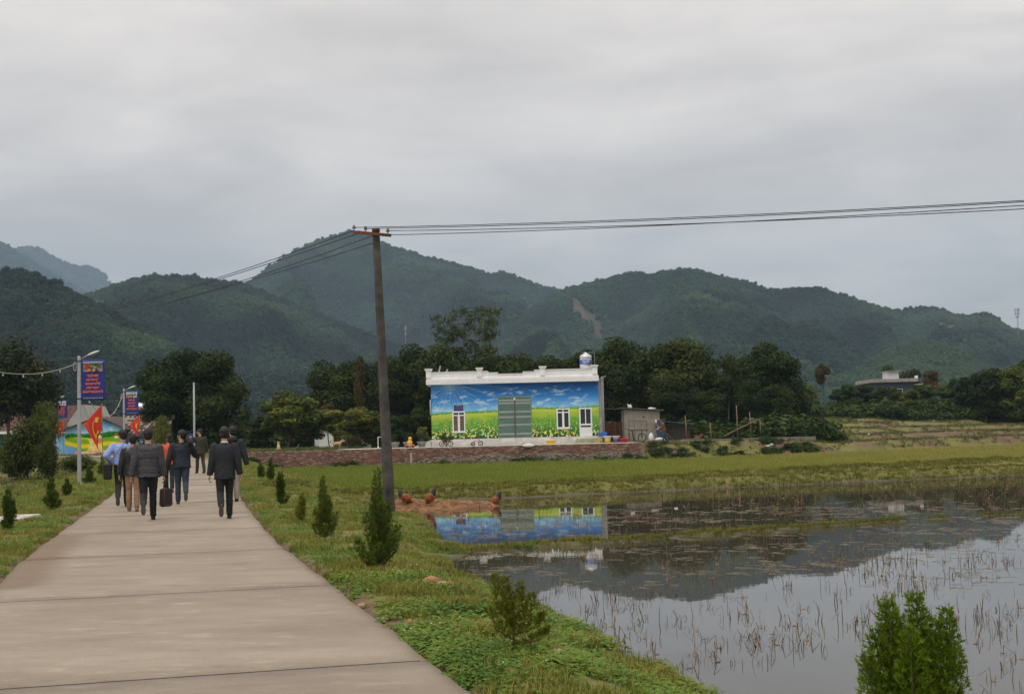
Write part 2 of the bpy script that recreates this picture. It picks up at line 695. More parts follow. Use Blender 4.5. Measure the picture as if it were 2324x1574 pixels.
def build_ground():
    def axis(segs):
        out = [segs[0][0]]
        for a, b, st in segs:
            n = max(1, int(round((b-a)/st)))
            out += list(np.linspace(a, b, n+1)[1:])
        return np.array(out)
    g = [160, 190, 230, 290, 380, 520, 720, 1000, 1400, 2000, 3000, 4500, 6000]
    xs = np.r_[[-v for v in g[::-1]], axis([(-130, -50, 4), (-50, -20, .7), (-20, 14, .22), (14, 50, .7), (50, 130, 3)]), g]
    ys = np.r_[[-4000, -2500, -1000, -400, -150, -60], axis([(-30, 2, 4), (2, 52, .22), (52, 120, .5), (120, 160, 2.0)]), [v+30 for v in g]]
    X, Y = np.meshgrid(xs, ys)
    Z = ground_z(X.ravel(), Y.ravel())
    nx, ny = len(xs), len(ys)
    V = np.stack([X.ravel(), Y.ravel(), Z], 1)
    i = np.arange(nx*ny).reshape(ny, nx)
    F = np.stack([i[:-1, :-1].ravel(), i[:-1, 1:].ravel(), i[1:, 1:].ravel(), i[1:, :-1].ravel()], 1)
    me = np_mesh('ground', V, F, smooth=True)
    x, y = X.ravel(), Y.ravel()
    # what the soil is: grass / bare red earth / wet mud / dry field
    d, s = line_dist(np.clip(x, -140, 140), np.clip(y, -40, 230), RL[::4])
    e = d-ROADW
    bare = np.clip(sstep(.35, .05, e) + .8*np.clip(fbm(x*.5, y*.5, 4, 41)-.15, 0, 1)*(e < 4), 0, 1)
    t = y-field_edge(x)
    bare = np.clip(bare + np.where((t > 0) & (x > 8), .9*np.clip(.45+fbm(x*.12, y*.3, 4, 51), 0, 1), 0), 0, 1)
    bare = np.where((s < 0) & (e > 3) & (y > 40), np.clip(bare+.75*np.clip(.35+fbm(x*.2, y*.5, 3, 61), 0, 1), 0, 1), bare)
    mud = sstep(.12, -.02, Z-WATER_Z)*(x > -6)*(y < 80)
    set_float(me, 'bare', bare)
    set_float(me, 'mud', mud)
    m = bpy.data.materials.new('field_soil_and_turf')
    m.use_nodes = True
    nt = m.node_tree
    b = nt.nodes['Principled BSDF']
    tc = node(nt, 'ShaderNodeTexCoord')
    n1 = node(nt, 'ShaderNodeTexNoise', i_Scale=0.6, i_Detail=8.0, i_Roughness=0.65)
    n2 = node(nt, 'ShaderNodeTexNoise', i_Scale=7.0, i_Detail=6.0, i_Roughness=0.7)
    for n in (n1, n2):
        nt.links.new(tc.outputs['Object'], n.inputs['Vector'])
    f = mathn(nt, 'ADD', mathn(nt, 'MULTIPLY', n1.outputs[0], .5), mathn(nt, 'MULTIPLY', n2.outputs[0], .5))
    turf = ramp(nt, f, [(.35, (.07, .072, .013)), (.52, (.145, .14, .027)), (.68, (.21, .17, .055))])
    earth = ramp(nt, f, [(.35, (.075, .045, .026)), (.55, (.15, .09, .05)), (.7, (.2, .135, .08))])
    ab = node(nt, 'ShaderNodeAttribute', attribute_name='bare')
    am = node(nt, 'ShaderNodeAttribute', attribute_name='mud')
    bf = ramp(nt, mathn(nt, 'ADD', ab.outputs['Fac'], mathn(nt, 'MULTIPLY', mathn(nt, 'SUBTRACT', n2.outputs[0], .5), .9)), [(.3, 0.), (.7, 1.)])
    c = mixc(nt, bf, turf, earth)
    c = mixc(nt, am.outputs['Fac'], c, (.06, .05, .03))
    nt.links.new(c, b.inputs['Base Color'])
    b.inputs['Roughness'].default_value = .9
    bp = node(nt, 'ShaderNodeBump', i_Strength=.6, i_Distance=.05)
    nt.links.new(n2.outputs[0], bp.inputs['Height'])
    nt.links.new(bp.outputs[0], b.inputs['Normal'])
    o = link('ground', me, None, m)
    tag(o, 'gently rising farmland of turf, paddies and bare earth', 'ground', kind='structure')
    return o


build_ground()


def build_water():
    me = np_mesh('water', [(-7, -12, WATER_Z), (95, -12, WATER_Z), (95, 100, WATER_Z), (-7, 70, WATER_Z)], [[0, 1, 2, 3]])
    m = bpy.data.materials.new('still_paddy_water')
    m.use_nodes = True
    nt = m.node_tree
    b = nt.nodes['Principled BSDF']
    b.inputs['Base Color'].default_value = (.06, .052, .04, 1)
    b.inputs['Roughness'].default_value = .012
    b.inputs['IOR'].default_value = 1.36
    b.inputs['Specular IOR Level'].default_value = .5
    tc = node(nt, 'ShaderNodeTexCoord')
    n = node(nt, 'ShaderNodeTexNoise', i_Scale=3.5, i_Detail=3.0)
    nt.links.new(tc.outputs['Object'], n.inputs['Vector'])
    bp = node(nt, 'ShaderNodeBump', i_Strength=.03, i_Distance=.01)
    nt.links.new(n.outputs[0], bp.inputs['Height'])
    nt.links.new(bp.outputs[0], b.inputs['Normal'])
    o = link('water', me, None, m)
    tag(o, 'still grey water of the flooded paddy mirroring the painted house', 'water', kind='structure')


build_water()


# ------------------------------------------------------------------ concrete road, slab by slab
def concrete_mat():
    m = bpy.data.materials.new('brushed_road_concrete')
    m.use_nodes = True
    nt = m.node_tree
    b = nt.nodes['Principled BSDF']
    tc = node(nt, 'ShaderNodeTexCoord')
    mp = node(nt, 'ShaderNodeMapping')
    mp.inputs['Rotation'].default_value = (0, 0, -.25)
    mp.inputs['Scale'].default_value = (.55, 1.2, 1)
    nt.links.new(tc.outputs['Object'], mp.inputs[0])
    big = node(nt, 'ShaderNodeTexNoise', i_Scale=.5, i_Detail=7.0, i_Roughness=.66, i_Distortion=.1)
    nt.links.new(mp.outputs[0], big.inputs['Vector'])
    mid = node(nt, 'ShaderNodeTexNoise', i_Scale=3.2, i_Detail=9.0, i_Roughness=.72)
    nt.links.new(mp.outputs[0], mid.inputs['Vector'])
    fine = node(nt, 'ShaderNodeTexNoise', i_Scale=55.0, i_Detail=4.0, i_Roughness=.7)
    nt.links.new(tc.outputs['Object'], fine.inputs['Vector'])
    c = ramp(nt, big.outputs[0], [(.3, (.2, .158, .115)), (.5, (.27, .222, .17)), (.72, (.35, .3, .24))])
    c = mixc(nt, ramp(nt, mid.outputs[0], [(.53, 0.), (.7, .75)]), c, (.42, .36, .285))
    c = mixc(nt, ramp(nt, mid.outputs[0], [(.3, .8), (.45, 0.)]), c, (.17, .135, .1))
    c = mixc(nt, ramp(nt, fine.outputs[0], [(.34, .5), (.55, 0.)]), c, (.17, .14, .11))
    ae = node(nt, 'ShaderNodeAttribute', attribute_name='edge')
    ef = ramp(nt, mathn(nt, 'ADD', ae.outputs['Fac'], mathn(nt, 'MULTIPLY', mathn(nt, 'SUBTRACT', mid.outputs[0], .5), 1.3)), [(.55, 0.), (.95, .8)])
    c = mixc(nt, ef, c, (.17, .115, .07))
    oi = node(nt, 'ShaderNodeObjectInfo')
    hs = node(nt, 'ShaderNodeHueSaturation', i_Hue=.5, i_Saturation=1.)
    nt.links.new(mathn(nt, 'ADD', mathn(nt, 'MULTIPLY', oi.outputs['Random'], .14), .93), hs.inputs['Value'])
    nt.links.new(c, hs.inputs['Color'])
    nt.links.new(hs.outputs[0], b.inputs['Base Color'])
    b.inputs['Roughness'].default_value = .72
    b.inputs['Specular IOR Level'].default_value = .35
    bp = node(nt, 'ShaderNodeBump', i_Strength=.35, i_Distance=.006)
    nt.links.new(fine.outputs[0], bp.inputs['Height'])
    nt.links.new(bp.outputs[0], b.inputs['Normal'])
    return m


def build_road():
    conc = concrete_mat()
    # slab joints measured along the line; first joint at right-edge distance 9.18 m, then every 4.83 m
    def sta(yr):
        n = np.gradient(RL, axis=0)
        n /= np.linalg.norm(n, axis=1)[:, None]
        re = RL + np.stack([n[:, 1], -n[:, 0]], 1)*ROADW
        return np.interp(yr, re[:200, 1], RS[:200])
    s0, step = sta(9.18), sta(14.0)-sta(9.18)
    tx = np.gradient(RL, axis=0)
    tx /= np.linalg.norm(tx, axis=1)[:, None]

    def fr(s):
        p = np.array([np.interp(s, RS, RL[:, k]) for k in range(2)])
        t = np.array([np.interp(s, RS, tx[:, k]) for k in range(2)])
        t /= np.linalg.norm(t)
        return p, np.array([t[1], -t[0]])
    # gravel bed
    V, F = [], []
    S = np.linspace(0, RS[-1], 420)
    for s in S:
        p, n = fr(s)
        z = float(z_road(p[1]))
        V += [(*(p-n*(ROADW-.06)), z-.007), (*(p+n*(ROADW-.06)), z-.007)]
    for i in range(len(S)-1):
        F.append((2*i, 2*i+1, 2*i+3, 2*i+2))
    road = link('road', np_mesh('road', V, F), None, mat('tarred_joint_bed', (.018, .018, .02), .9, .4, 20))
    tag(road, 'narrow pale concrete road of cast slabs leading to the village', 'road', kind='structure')
    k = -2
    while True:
        a, b_ = s0+k*step, s0+(k+1)*step
        k += 1
        if b_ < 0.3:
            continue
        a = max(a, 0.05)
        if a > RS[-1]-6:
            break
        b_ = min(b_, RS[-1])
        ss = np.linspace(a+.024, b_-.024, 11)
        us = [-1, -.94, -.8, -.4, 0, .4, .8, .94, 1]
        V, F, E = [], [], []
        for q, s in enumerate(ss):
            p, n = fr(s)
            z = float(z_road(p[1]))
            for u in us:
                w = ROADW + (.012*math.sin(s*1.7)+.008*math.sin(s*4.1+u) if abs(u) > .99 else 0)
                V.append((*(p+n*w*u), z + (-.006 if abs(u) > .99 else 0) - (.004 if q in (0, 10) else 0)))
                left_sand = .55 if (u < -.7 and abs(p[1]-19) < 4) else 0
                E.append(max(0, (abs(u)-.55)/.45)*.72 + left_sand)
        nu = len(us)
        for i in range(10):
            for j in range(nu-1):
                F.append((i*nu+j, i*nu+j+1, (i+1)*nu+j+1, (i+1)*nu+j))
        nv = len(V)
        rim = [i*nu for i in range(11)] + [10*nu+j for j in range(1, nu)] + [i*nu+nu-1 for i in range(9, -1, -1)] + [j for j in range(nu-2, 0, -1)]
        for r in rim:
            V.append((V[r][0], V[r][1], V[r][2]-.16))
            E.append(1.0)
        for i in range(len(rim)):
            j = (i+1) % len(rim)
            F.append((rim[i], rim[j], nv+j, nv+i))
        me = np_mesh('slab', V, F)
        set_float(me, 'edge', E)
        link('slab', me, road, conc)


build_road()
# ------------------------------------------------------------------ hills with their forest
def blob_mesh(name, seed, m, n=2, squash=1.0, lumps=5):
    """one tree crown seen from far: a lumpy clump of overlapping leaf heads with ragged edge"""
    r = random.Random(seed)
    V, F, T = [], [], []
    heads = [(Vector((0, 0, .5*squash)), .42)] + [(Vector((r.uniform(-.36, .36), r.uniform(-.36, .36), r.uniform(.25, .85)*squash)), r.uniform(.2, .34)) for _ in range(lumps)]
    for c, rad in heads:
        for _ in range(85):
            d = Vector((r.gauss(0, 1), r.gauss(0, 1), r.gauss(0, 1)+.25)).normalized()
            p = c + d*rad*r.uniform(.75, 1.08)
            a = d.orthogonal().normalized()
            a = Matrix.Rotation(r.uniform(0, 6.28), 3, d) @ a
            nrm = (d + Vector((r.gauss(0, .35), r.gauss(0, .35), r.gauss(0, .35)))).normalized()
            a = (a - nrm*a.dot(nrm)).normalized()
            q = nrm.cross(a)
            s = rad*r.uniform(.17, .34)
            b = len(V)
            V += [p-a*s, p-q*s*.7, p+a*s, p+q*s*.7]
            F.append((b, b+1, b+2, b+3))
            t = r.random()
            T += [t]*4
        # inner body so the crown is not see-through
    core = MB()
    for c, rad in heads:
        core.ell(c, (rad*.8, rad*.8, rad*.8), 7, 5)
    b = len(V)
    V += [Vector(v) for v in core.v]
    T += [.5]*len(core.v)
    me = bpy.data.meshes.new(name)
    me.from_pydata([tuple(v) for v in V], [], F + [tuple(i+b for i in f) for f in core.f])
    set_float(me, 'tint', T)
    me.materials.append(m)
    return me


HILL_FOREST = leaf_mat('hill_forest_leaves', (.011, .032, .015), (.042, .088, .036), trans=.1, inst=True)
BLOBS = [blob_mesh('far_crown', s, HILL_FOREST, squash=q) for s, q in ((1, 1.0), (2, 1.35), (3, .85), (4, 1.1))]


def hill(name, sil, Yc, depth, spur, label, seed, n_tree, tsize, tint0, bare=(), back=.5, tint_fn=None):
    sil = np.array(sil, float)
    px = np.linspace(sil[0, 0], sil[-1, 0], 420)
    py = np.interp(px, sil[:, 0], sil[:, 1])
    py = py + 2.2*fbm(px*.02, px*0+seed, 4, seed) + tsize*.95*FP/Yc
    ycr = Yc*(1+.06*fbm(px*.004, px*0, 2, seed+3))
    crest = np.array([at(a, b, c) for a, b, c in zip(px, py, ycr)])
    rows = np.r_[np.linspace(0, 1, 60), 1+np.linspace(.03, back, 8)]
    V = np.zeros((len(rows), len(px), 3))
    for i, t in enumerate(rows):
        yy = crest[:, 1] - depth*(1-t)
        xx = crest[:, 0]*(1 - .25*(1-min(t, 1))*depth/Yc)
        h = crest[:, 2]
        if t <= 1:
            prof = t**1.25
            sp = 1-np.abs(fbm(xx/(depth*.34)+.3*t, yy/(depth*.9), 4, seed+7, .55))*1.7
            env = math.sin(math.pi*t)**.8 if t < 1 else 0
            zz = h*prof + spur*h*env*(sp-.55)
            zz = np.minimum(zz, h*(t**.55))
        else:
            zz = h*(1-((t-1)/back)**1.5*.8)
        if t < 1:      # no spur in front stands above the skyline
            for k in range(len(px)):
                u, w = proj((xx[k], yy[k], zz[k]))
                lim = np.interp(u, px, py) + 4*(1-t)*30
                if w < lim:
                    zz[k] = at(u, lim, yy[k])[2]
        V[i, :, 0], V[i, :, 1], V[i, :, 2] = xx, yy, np.maximum(zz, -1.0)
    nr, nc = len(rows), len(px)
    idx = np.arange(nr*nc).reshape(nr, nc)
    F = np.stack([idx[:-1, :-1].ravel(), idx[:-1, 1:].ravel(), idx[1:, 1:].ravel(), idx[1:, :-1].ravel()], 1)
    VV = V.reshape(-1, 3)
    me = np_mesh(name, VV, F, smooth=True)
    PX = np.array([proj(v) for v in VV])
    br = np.zeros(len(VV))

    def bare_at(P):
        o = np.zeros(len(P))
        for (cx, cy, rx, ry, an) in bare:
            dx, dy = P[:, 0]-cx, P[:, 1]-cy
            u = (dx*math.cos(an)+dy*math.sin(an))/rx
            v = (-dx*math.sin(an)+dy*math.cos(an))/ry
            o = np.maximum(o, 1-np.hypot(u, v)+.35*fbm(P[:, 0]*.05, P[:, 1]*.05, 3, 5))
        return o
    if bare:
        br = np.clip(bare_at(PX)*3, 0, 1)
    set_float(me, 'bare', br)
    m = MATS.get('hillside')
    if m is None:
        m = bpy.data.materials.new('hillside')
        MATS['hillside'] = m
        m.use_nodes = True
        nt = m.node_tree
        b = nt.nodes['Principled BSDF']
        tc = node(nt, 'ShaderNodeTexCoord')
        n = node(nt, 'ShaderNodeTexNoise', i_Scale=.03, i_Detail=8.0, i_Roughness=.65)
        nt.links.new(tc.outputs['Object'], n.inputs['Vector'])
        c = ramp(nt, n.outputs[0], [(.35, (.03, .05, .018)), (.65, (.06, .085, .03))])
        e = ramp(nt, n.outputs[0], [(.35, (.062, .047, .034)), (.65, (.1, .074, .054))])
        ab = node(nt, 'ShaderNodeAttribute', attribute_name='bare')
        nt.links.new(mixc(nt, ab.outputs['Fac'], c, e), b.inputs['Base Color'])
        b.inputs['Roughness'].default_value = .95
    o = link(name, me, None, m)
    tag(o, label, 'hill', kind='structure')
    # forest
    rg = np.random.default_rng(seed)
    # area-weighted faces of the front
    fr = F[:(59)*(nc-1)]
    A = np.linalg.norm(np.cross(VV[fr[:, 1]]-VV[fr[:, 0]], VV[fr[:, 3]]-VV[fr[:, 0]]), axis=1)
    vis = (PX[fr[:, 0], 0] > -800) & (PX[fr[:, 0], 0] < 3000)
    A = A*vis
    pick = rg.choice(len(fr), n_tree, p=A/A.sum())
    u, v = rg.random(n_tree)[:, None], rg.random(n_tree)[:, None]
    q = fr[pick]
    P = (VV[q[:, 0]]*(1-u)+VV[q[:, 1]]*u)*(1-v) + (VV[q[:, 3]]*(1-u)+VV[q[:, 2]]*u)*v
    # a few taller trees stand on the crest itself
    nc2 = n_tree//40
    k = rg.integers(0, nc-1, nc2)
    P = np.vstack([P, crest[k] + np.stack([rg.uniform(-3, 3, nc2), rg.uniform(-6, 2, nc2), np.full(nc2, -1.0)], 1)])
    keep = np.ones(len(P), bool)
    Q = np.array([proj(p) for p in P])
    if bare:
        keep &= bare_at(Q) < .12
    keep &= P[:, 2] > .5
    P, Q = P[keep], Q[keep]
    n = len(P)
    s = tsize*rg.uniform(.6, 1.25, n)*(1+.25*fbm(P[:, 0]/90, P[:, 1]/90, 3, seed+9))
    big = fbm(P[:, 0]/160, P[:, 1]/130+P[:, 2]/60, 4, seed+13)
    it = np.clip(tint0 + .85*big + rg.uniform(-.13, .13, n), 0, 1)
    if tint_fn is not None:
        it = np.clip(it + tint_fn(Q), 0, 1.3)
    P[:, 2] -= s*.18
    S = np.stack([s*1.15, s*1.15, s*rg.uniform(.8, 1.35, n)], 1)
    R = np.stack([rg.uniform(-.15, .15, n), rg.uniform(-.15, .15, n), rg.uniform(0, 6.28, n)], 1)
    scatter(name + '_forest', P, R, S, it, BLOBS, rg.integers(0, 4, n), 'forest covering ' + label, 'forest')


hill('far_mountain', [(-500, 640), (-100, 600), (0, 588), (40, 562), (70, 558), (100, 570), (130, 585), (180, 602), (215, 606), (235, 622),
                      (252, 645), (270, 670), (300, 700), (420, 780), (700, 900)], 4600, 1500, .2,
     'the farthest blue mountain behind the left ridge', 3, 26000, 13, .2)
hill('distant_mountain', [(-700, 420), (-400, 430), (-200, 480), (0, 546), (40, 568), (90, 600), (150, 640), (200, 665), (260, 705), (420, 790), (600, 900)],
     3500, 1300, .2, 'the blue mountain shoulder at the far left edge', 4, 30000, 11, .2)
hill('peak_hill', [(300, 800), (450, 715), (560, 650), (600, 617), (640, 592), (680, 567), (720, 546), (770, 531), (800, 524), (830, 531), (870, 549),
                   (910, 566), (960, 583), (1010, 591), (1060, 604), (1110, 622), (1150, 618), (1190, 632), (1230, 650), (1270, 659), (1330, 682),
                   (1450, 720), (1700, 800), (2000, 900)], 1900, 950, .62, 'the tallest wooded peak behind the power pole', 5, 90000, 6.0, .42)
hill('middle_hill', [(-100, 800), (100, 725), (200, 672), (260, 652), (310, 636), (370, 627), (440, 628), (480, 632), (520, 640), (570, 655), (650, 685), (750, 720),
                     (870, 770), (1000, 830), (1150, 900), (1250, 950)], 1150, 600, .6, 'the round wooded hill left of the peak', 6, 60000, 4.8, .4)
hill('right_ridge', [(1000, 860), (1150, 760), (1200, 712), (1250, 677), (1290, 656), (1330, 641), (1375, 633), (1400, 628), (1440, 618), (1480, 625), (1520, 617), (1545, 614),
                     (1600, 621), (1650, 629), (1700, 641), (1740, 656), (1800, 653), (1850, 651), (1880, 661), (1930, 676), (1980, 693), (2020, 704), (2050, 709),
                     (2056, 701), (2095, 695), (2130, 704), (2170, 713), (2200, 717), (2225, 707), (2250, 716), (2280, 739), (2324, 753), (2400, 790), (2550, 830), (2900, 870)],
     1350, 650, .62, 'the long wooded ridge on the right', 8, 105000, 4.8, .42,
     bare=[(1325, 714, 58, 19, .75), (1352, 746, 34, 17, 1.2), (2152, 748, 33, 15, .15)],
     tint_fn=lambda Q: .5*np.exp(-(((Q[:, 0]-1340)/130)**2 + ((Q[:, 1]-690)/70)**2)) + .3*np.exp(-(((Q[:, 0]-1650)/90)**2 + ((Q[:, 1]-720)/40)**2)))
hill('low_hill', [(1700, 960), (1800, 905), (1850, 882), (1900, 857), (1960, 826), (2000, 801), (2050, 779), (2090, 768), (2130, 776), (2180, 796), (2220, 821),
                  (2300, 852), (2400, 880), (2600, 940)], 800, 330, .22, 'the small pale green hill in front of the right ridge', 9, 22000, 3.0, 1.0)
hill('dark_hill', [(-900, 520), (-400, 560), (-200, 595), (-60, 622), (0, 626), (35, 616), (70, 621), (110, 641), (150, 656), (200, 682), (250, 703), (300, 738), (370, 772),
                   (430, 806), (520, 856), (600, 905), (700, 960)], 640, 330, .5, 'the near dark wooded hill on the left', 10, 64000, 4.0, .16,
     tint_fn=lambda Q: .55*np.exp(-(((Q[:, 0]-330)/80)**2 + ((Q[:, 1]-790)/40)**2)) - .1)
hill('wooded_foothill', [(250, 960), (400, 905), (520, 862), (620, 845), (720, 850), (850, 868), (1000, 880), (1200, 890), (1400, 900), (1700, 925), (2000, 935), (2300, 925), (2600, 930)],
     700, 300, .3, 'the low wooded rise at the foot of the peak', 12, 26000, 4.4, .36)
# ------------------------------------------------------------------ painted prints
def lin(r, g, b, k=1.0):
    f = lambda c: ((c/255+.055)/1.055)**2.4 if c > 10 else c/255/12.92
    return np.array([min(.9, f(r)*k), min(.9, f(g)*k), min(.9, f(b)*k)])


def lerp3(a, b, t):
    t = np.asarray(t)[..., None]
    return a*(1-t)+b*t


def field_mural(x, z):
    """sky with a fan of rays over a flowering field; x 0..11.65, z 0..3.8 metres"""
    K = 1.15
    hz = 1.80 + .017*x + .05*np.sin(x*1.1+.4) - .12*sstep(4.5, 0, x)
    t = np.clip((z-hz)/(3.8-hz), 0, 1)
    sky = lerp3(lin(112, 172, 212, K), lin(42, 118, 186, K), sstep(.0, .55, t))
    sky = lerp3(sky, lin(24, 76, 142, K), sstep(.4, 1.0, t)*sstep(.5, 6, x))
    cl = fbm(x*.9+.5*z, z*3.4-.35*x, 5, 3, .6) + .35*fbm(x*2.2, z*6, 4, 9)
    cl = sstep(.1, 1.1, cl)*sstep(1.0, .6, t)*.7 + sstep(.35, .0, t)*.25*sstep(-.3, .4, fbm(x*1.2, z*2, 3, 14))
    sky = lerp3(sky, lin(205, 225, 240, K), np.clip(cl, 0, .5))
    ang = np.arctan2(3.95-z, x-1.35)
    rad = np.hypot(3.95-z, x-1.35)
    rays = np.clip(np.cos(ang*38+np.sin(ang*9)*2)-.55, 0, 1)*np.exp(-rad/1.8)
    sky = lerp3(sky, lin(190, 222, 240, K), np.clip(rays*1.1+np.exp(-(rad/.5)**2)*.5, 0, .7))
    g = np.clip((hz-z)/hz, 0, 1)
    fld = lerp3(lin(182, 188, 78, K), lin(152, 178, 58, K), sstep(.03, .2, g))
    fld = lerp3(fld, lin(78, 146, 52, K), sstep(.14, .42, g+.1*fbm(x*1.5, z*3, 3, 20)))
    fld = lerp3(fld, lin(32, 106, 46, K), sstep(.48, .78, g+.06*fbm(x*2, z*3, 3, 22)))
    fld = lerp3(fld, lin(14, 52, 46, K), sstep(.86, .97, g+.03*fbm(x*4, z*4, 2, 25)))
    mot = fbm(x*9, z*14, 3, 27)
    fld = lerp3(fld, lin(40, 120, 35, K), np.clip(sstep(.15, .6, mot)*sstep(.2, .5, g)*.6, 0, 1))
    fld = lerp3(fld, lin(222, 212, 100, K), np.clip(sstep(.2, .55, fbm(x*13, z*18, 2, 33))*sstep(.12, .35, g)*sstep(.9, .5, g)*.5, 0, 1))
    out = np.where((z > hz)[..., None], sky, fld)
    grass = (z > hz-.03) & (z < hz+.10+.09*perlin(x*9, x*0+2, 5)+.05*perlin(x*31, x*0, 6))
    out = np.where(grass[..., None], lerp3(lin(60, 140, 45, K), lin(110, 175, 60, K), sstep(-.3, .3, perlin(x*7, z*9, 8))), out)
    r = np.random.default_rng(4)
    for _ in range(700):
        g0 = r.beta(2.6, 1.5)
        fx, fz = r.uniform(0, 11.65), 1.85*(1-g0)+.02
        s = .014 + .07*max(0, g0-.35)**1.2
        m_ = np.hypot(x-fx, (z-fz)*1.1) < s*r.uniform(.8, 1.2)
        c = lin(*[(236, 208, 70), (232, 220, 130), (205, 215, 170)][r.integers(0, 3)], K)
        out[m_] = c
        m2 = np.hypot(x-fx, (z-fz)*1.1) < s*.36
        out[m2] = lin(225, 150, 30, K)
    return np.clip(out, 0, .9)


def village_mural(x, z):
    """x 0..4.5, z 0..: sky, hedge, yellow terraces, a path with a thatched hut"""
    K = 1.2
    out = np.zeros(x.shape+(3,))
    out[:] = lerp3(lin(150, 200, 235, K), lin(50, 140, 215, K), sstep(1.5, 2.8, z))
    cl = sstep(.05, .5, fbm(x*.9, z*2, 4, 6))
    out = lerp3(out, lin(225, 235, 245, K), cl*.7)
    hed = 1.5 + .12*np.abs(perlin(x*2.6, x*0, 2)) + .12*sstep(2.4, 3.6, x)
    m_ = (z < hed)
    out[m_] = lerp3(lin(15, 85, 25, K), lin(45, 150, 40, K), sstep(-.2, .5, perlin(x*6, z*8, 4)))[m_]
    m_ = z < 1.2 + .05*np.sin(x*2)
    ter = np.sin((z*9 + 1.6*np.sin(x*1.3) + x*.8))
    fld = lerp3(lin(120, 165, 20, K), lin(222, 200, 25, K), sstep(-.2, .5, ter))
    out[m_] = fld[m_]
    cx = 1.75 + .45*np.sin((1.2-z)*2.2) + .15*(1.2-z)
    w = .14 + .55*np.clip(1.15-z, 0, 2)
    m_ = (np.abs(x-cx) < w) & (z < 1.18)
    pth = lerp3(lin(240, 190, 80, K), lin(245, 215, 150, K), sstep(-.3, .4, perlin(x*4, z*3, 11)))
    out[m_] = pth[m_]
    m_ = z < .2 + .05*np.sin(x*3)
    out[m_] = lerp3(lin(225, 150, 130, K), lin(235, 200, 180, K), sstep(-.3, .4, perlin(x*5, z*5, 12)))[m_]
    m_ = (np.hypot((x-.35)/.45, (z-.25)/.35) < 1)
    out[m_] = lin(110, 160, 220, K)
    hut = (np.abs(x-2.45) < .28) & (z > .75) & (z < 1.2)
    out[hut] = np.where((np.sin(x*26) > .2)[..., None], lin(150, 85, 40, K), lin(205, 140, 70, K))[hut]
    roof = (z > 1.15) & (z < 1.15+.55*(1-np.abs(x-2.4)/.42))
    out[roof] = lin(215, 212, 190, K)
    far = (np.abs(x-3.85) < .15) & (z > 1.12) & (z < 1.28)
    out[far] = lin(235, 225, 205, K)
    fr = (z >= 1.28) & (z < 1.28+.22*(1-np.abs(x-3.85)/.26))
    out[fr] = lin(190, 80, 50, K)
    return np.clip(out, 0, .9)


def paint_panel(name, x0, x1, z0, z1, step, fn, y, parent, holes=(), top=None, m=None, fx=0.0):
    nx, nz = int((x1-x0)/step)+1, int((z1-z0)/step)+1
    xs, zs = np.linspace(x0, x1, nx), np.linspace(z0, z1, nz)
    X, Z = np.meshgrid(xs, zs)
    Zt = Z.copy()
    if top is not None:
        lim = top(X)
        Zt = np.minimum(Z, lim)
    V = np.stack([X.ravel(), np.full(X.size, y), Zt.ravel()], 1)
    i = np.arange(nx*nz).reshape(nz, nx)
    F = np.stack([i[:-1, :-1].ravel(), i[:-1, 1:].ravel(), i[1:, 1:].ravel(), i[1:, :-1].ravel()], 1)
    cxx, czz = (X[:-1, :-1]+step/2).ravel(), (Z[:-1, :-1]+step/2).ravel()
    keep = np.ones(len(F), bool)
    for (a, b, c, d) in holes:
        keep &= ~((cxx > a) & (cxx < b) & (czz > c) & (czz < d))
    if top is not None:
        keep &= czz < top(cxx)
    me = np_mesh(name, V, F[keep])
    set_color(me, 'Col', fn(X.ravel()-fx, Zt.ravel()))
    return link(name, me, parent, m or print_mat('wall_paint_print', .55))


FONT_CACHE = {}


def text_mesh(s, size, bold=0.0):
    cu = bpy.data.curves.new('lettering', 'FONT')
    cu.body = s
    cu.size = size
    cu.align_x = 'CENTER'
    cu.align_y = 'CENTER'
    cu.offset = bold
    cu.resolution_u = 3
    o = bpy.data.objects.new('lettering', cu)
    COL.objects.link(o)
    dg = bpy.context.evaluated_depsgraph_get()
    me = bpy.data.meshes.new_from_object(o.evaluated_get(dg))
    bpy.data.objects.remove(o)
    me.materials.clear()
    return me


def letter(name, s, size, loc, m, parent, width=None, bold=0.0, rx=math.pi/2, rz=0.0):
    me = text_mesh(s, size, bold)
    o = link(name, me, parent, m)
    o.location = loc
    o.rotation_euler = (rx, 0, rz)
    if width:
        xs = [v.co.x for v in me.vertices]
        w = max(xs)-min(xs)
        o.scale = (width/w, 1, 1)
    return o


WHITE = mat('white_wall_paint', (.86, .86, .87), .6, .05, 1.5)


def streak(m):
    """rain streaks running down a painted surface"""
    nt = m.node_tree
    b = nt.nodes['Principled BSDF']
    src = b.inputs['Base Color'].links[0].from_socket
    tc = node(nt, 'ShaderNodeTexCoord')
    mp = node(nt, 'ShaderNodeMapping')
    mp.inputs['Scale'].default_value = (5, 5, .5)
    n = node(nt, 'ShaderNodeTexNoise', i_Scale=1.2, i_Detail=6.0, i_Roughness=.7)
    nt.links.new(tc.outputs['Object'], mp.inputs[0])
    nt.links.new(mp.outputs[0], n.inputs['Vector'])
    nt.links.new(mixc(nt, ramp(nt, n.outputs[0], [(.52, 0.), (.78, .3)]), src, (.45, .44, .41)), b.inputs['Base Color'])


streak(WHITE)
FRAME = mat('white_window_frame', (.76, .77, .78), .4)
GLASS = mat('dark_window_glass', (.02, .022, .025), .06, spec=.6)
CONC = mat('weathered_concrete', (.33, .31, .28), .85, .25, 2.5, bump=.3)
PLINTH = mat('pale_plinth_plaster', (.58, .56, .52), .8, .2, 2.0)


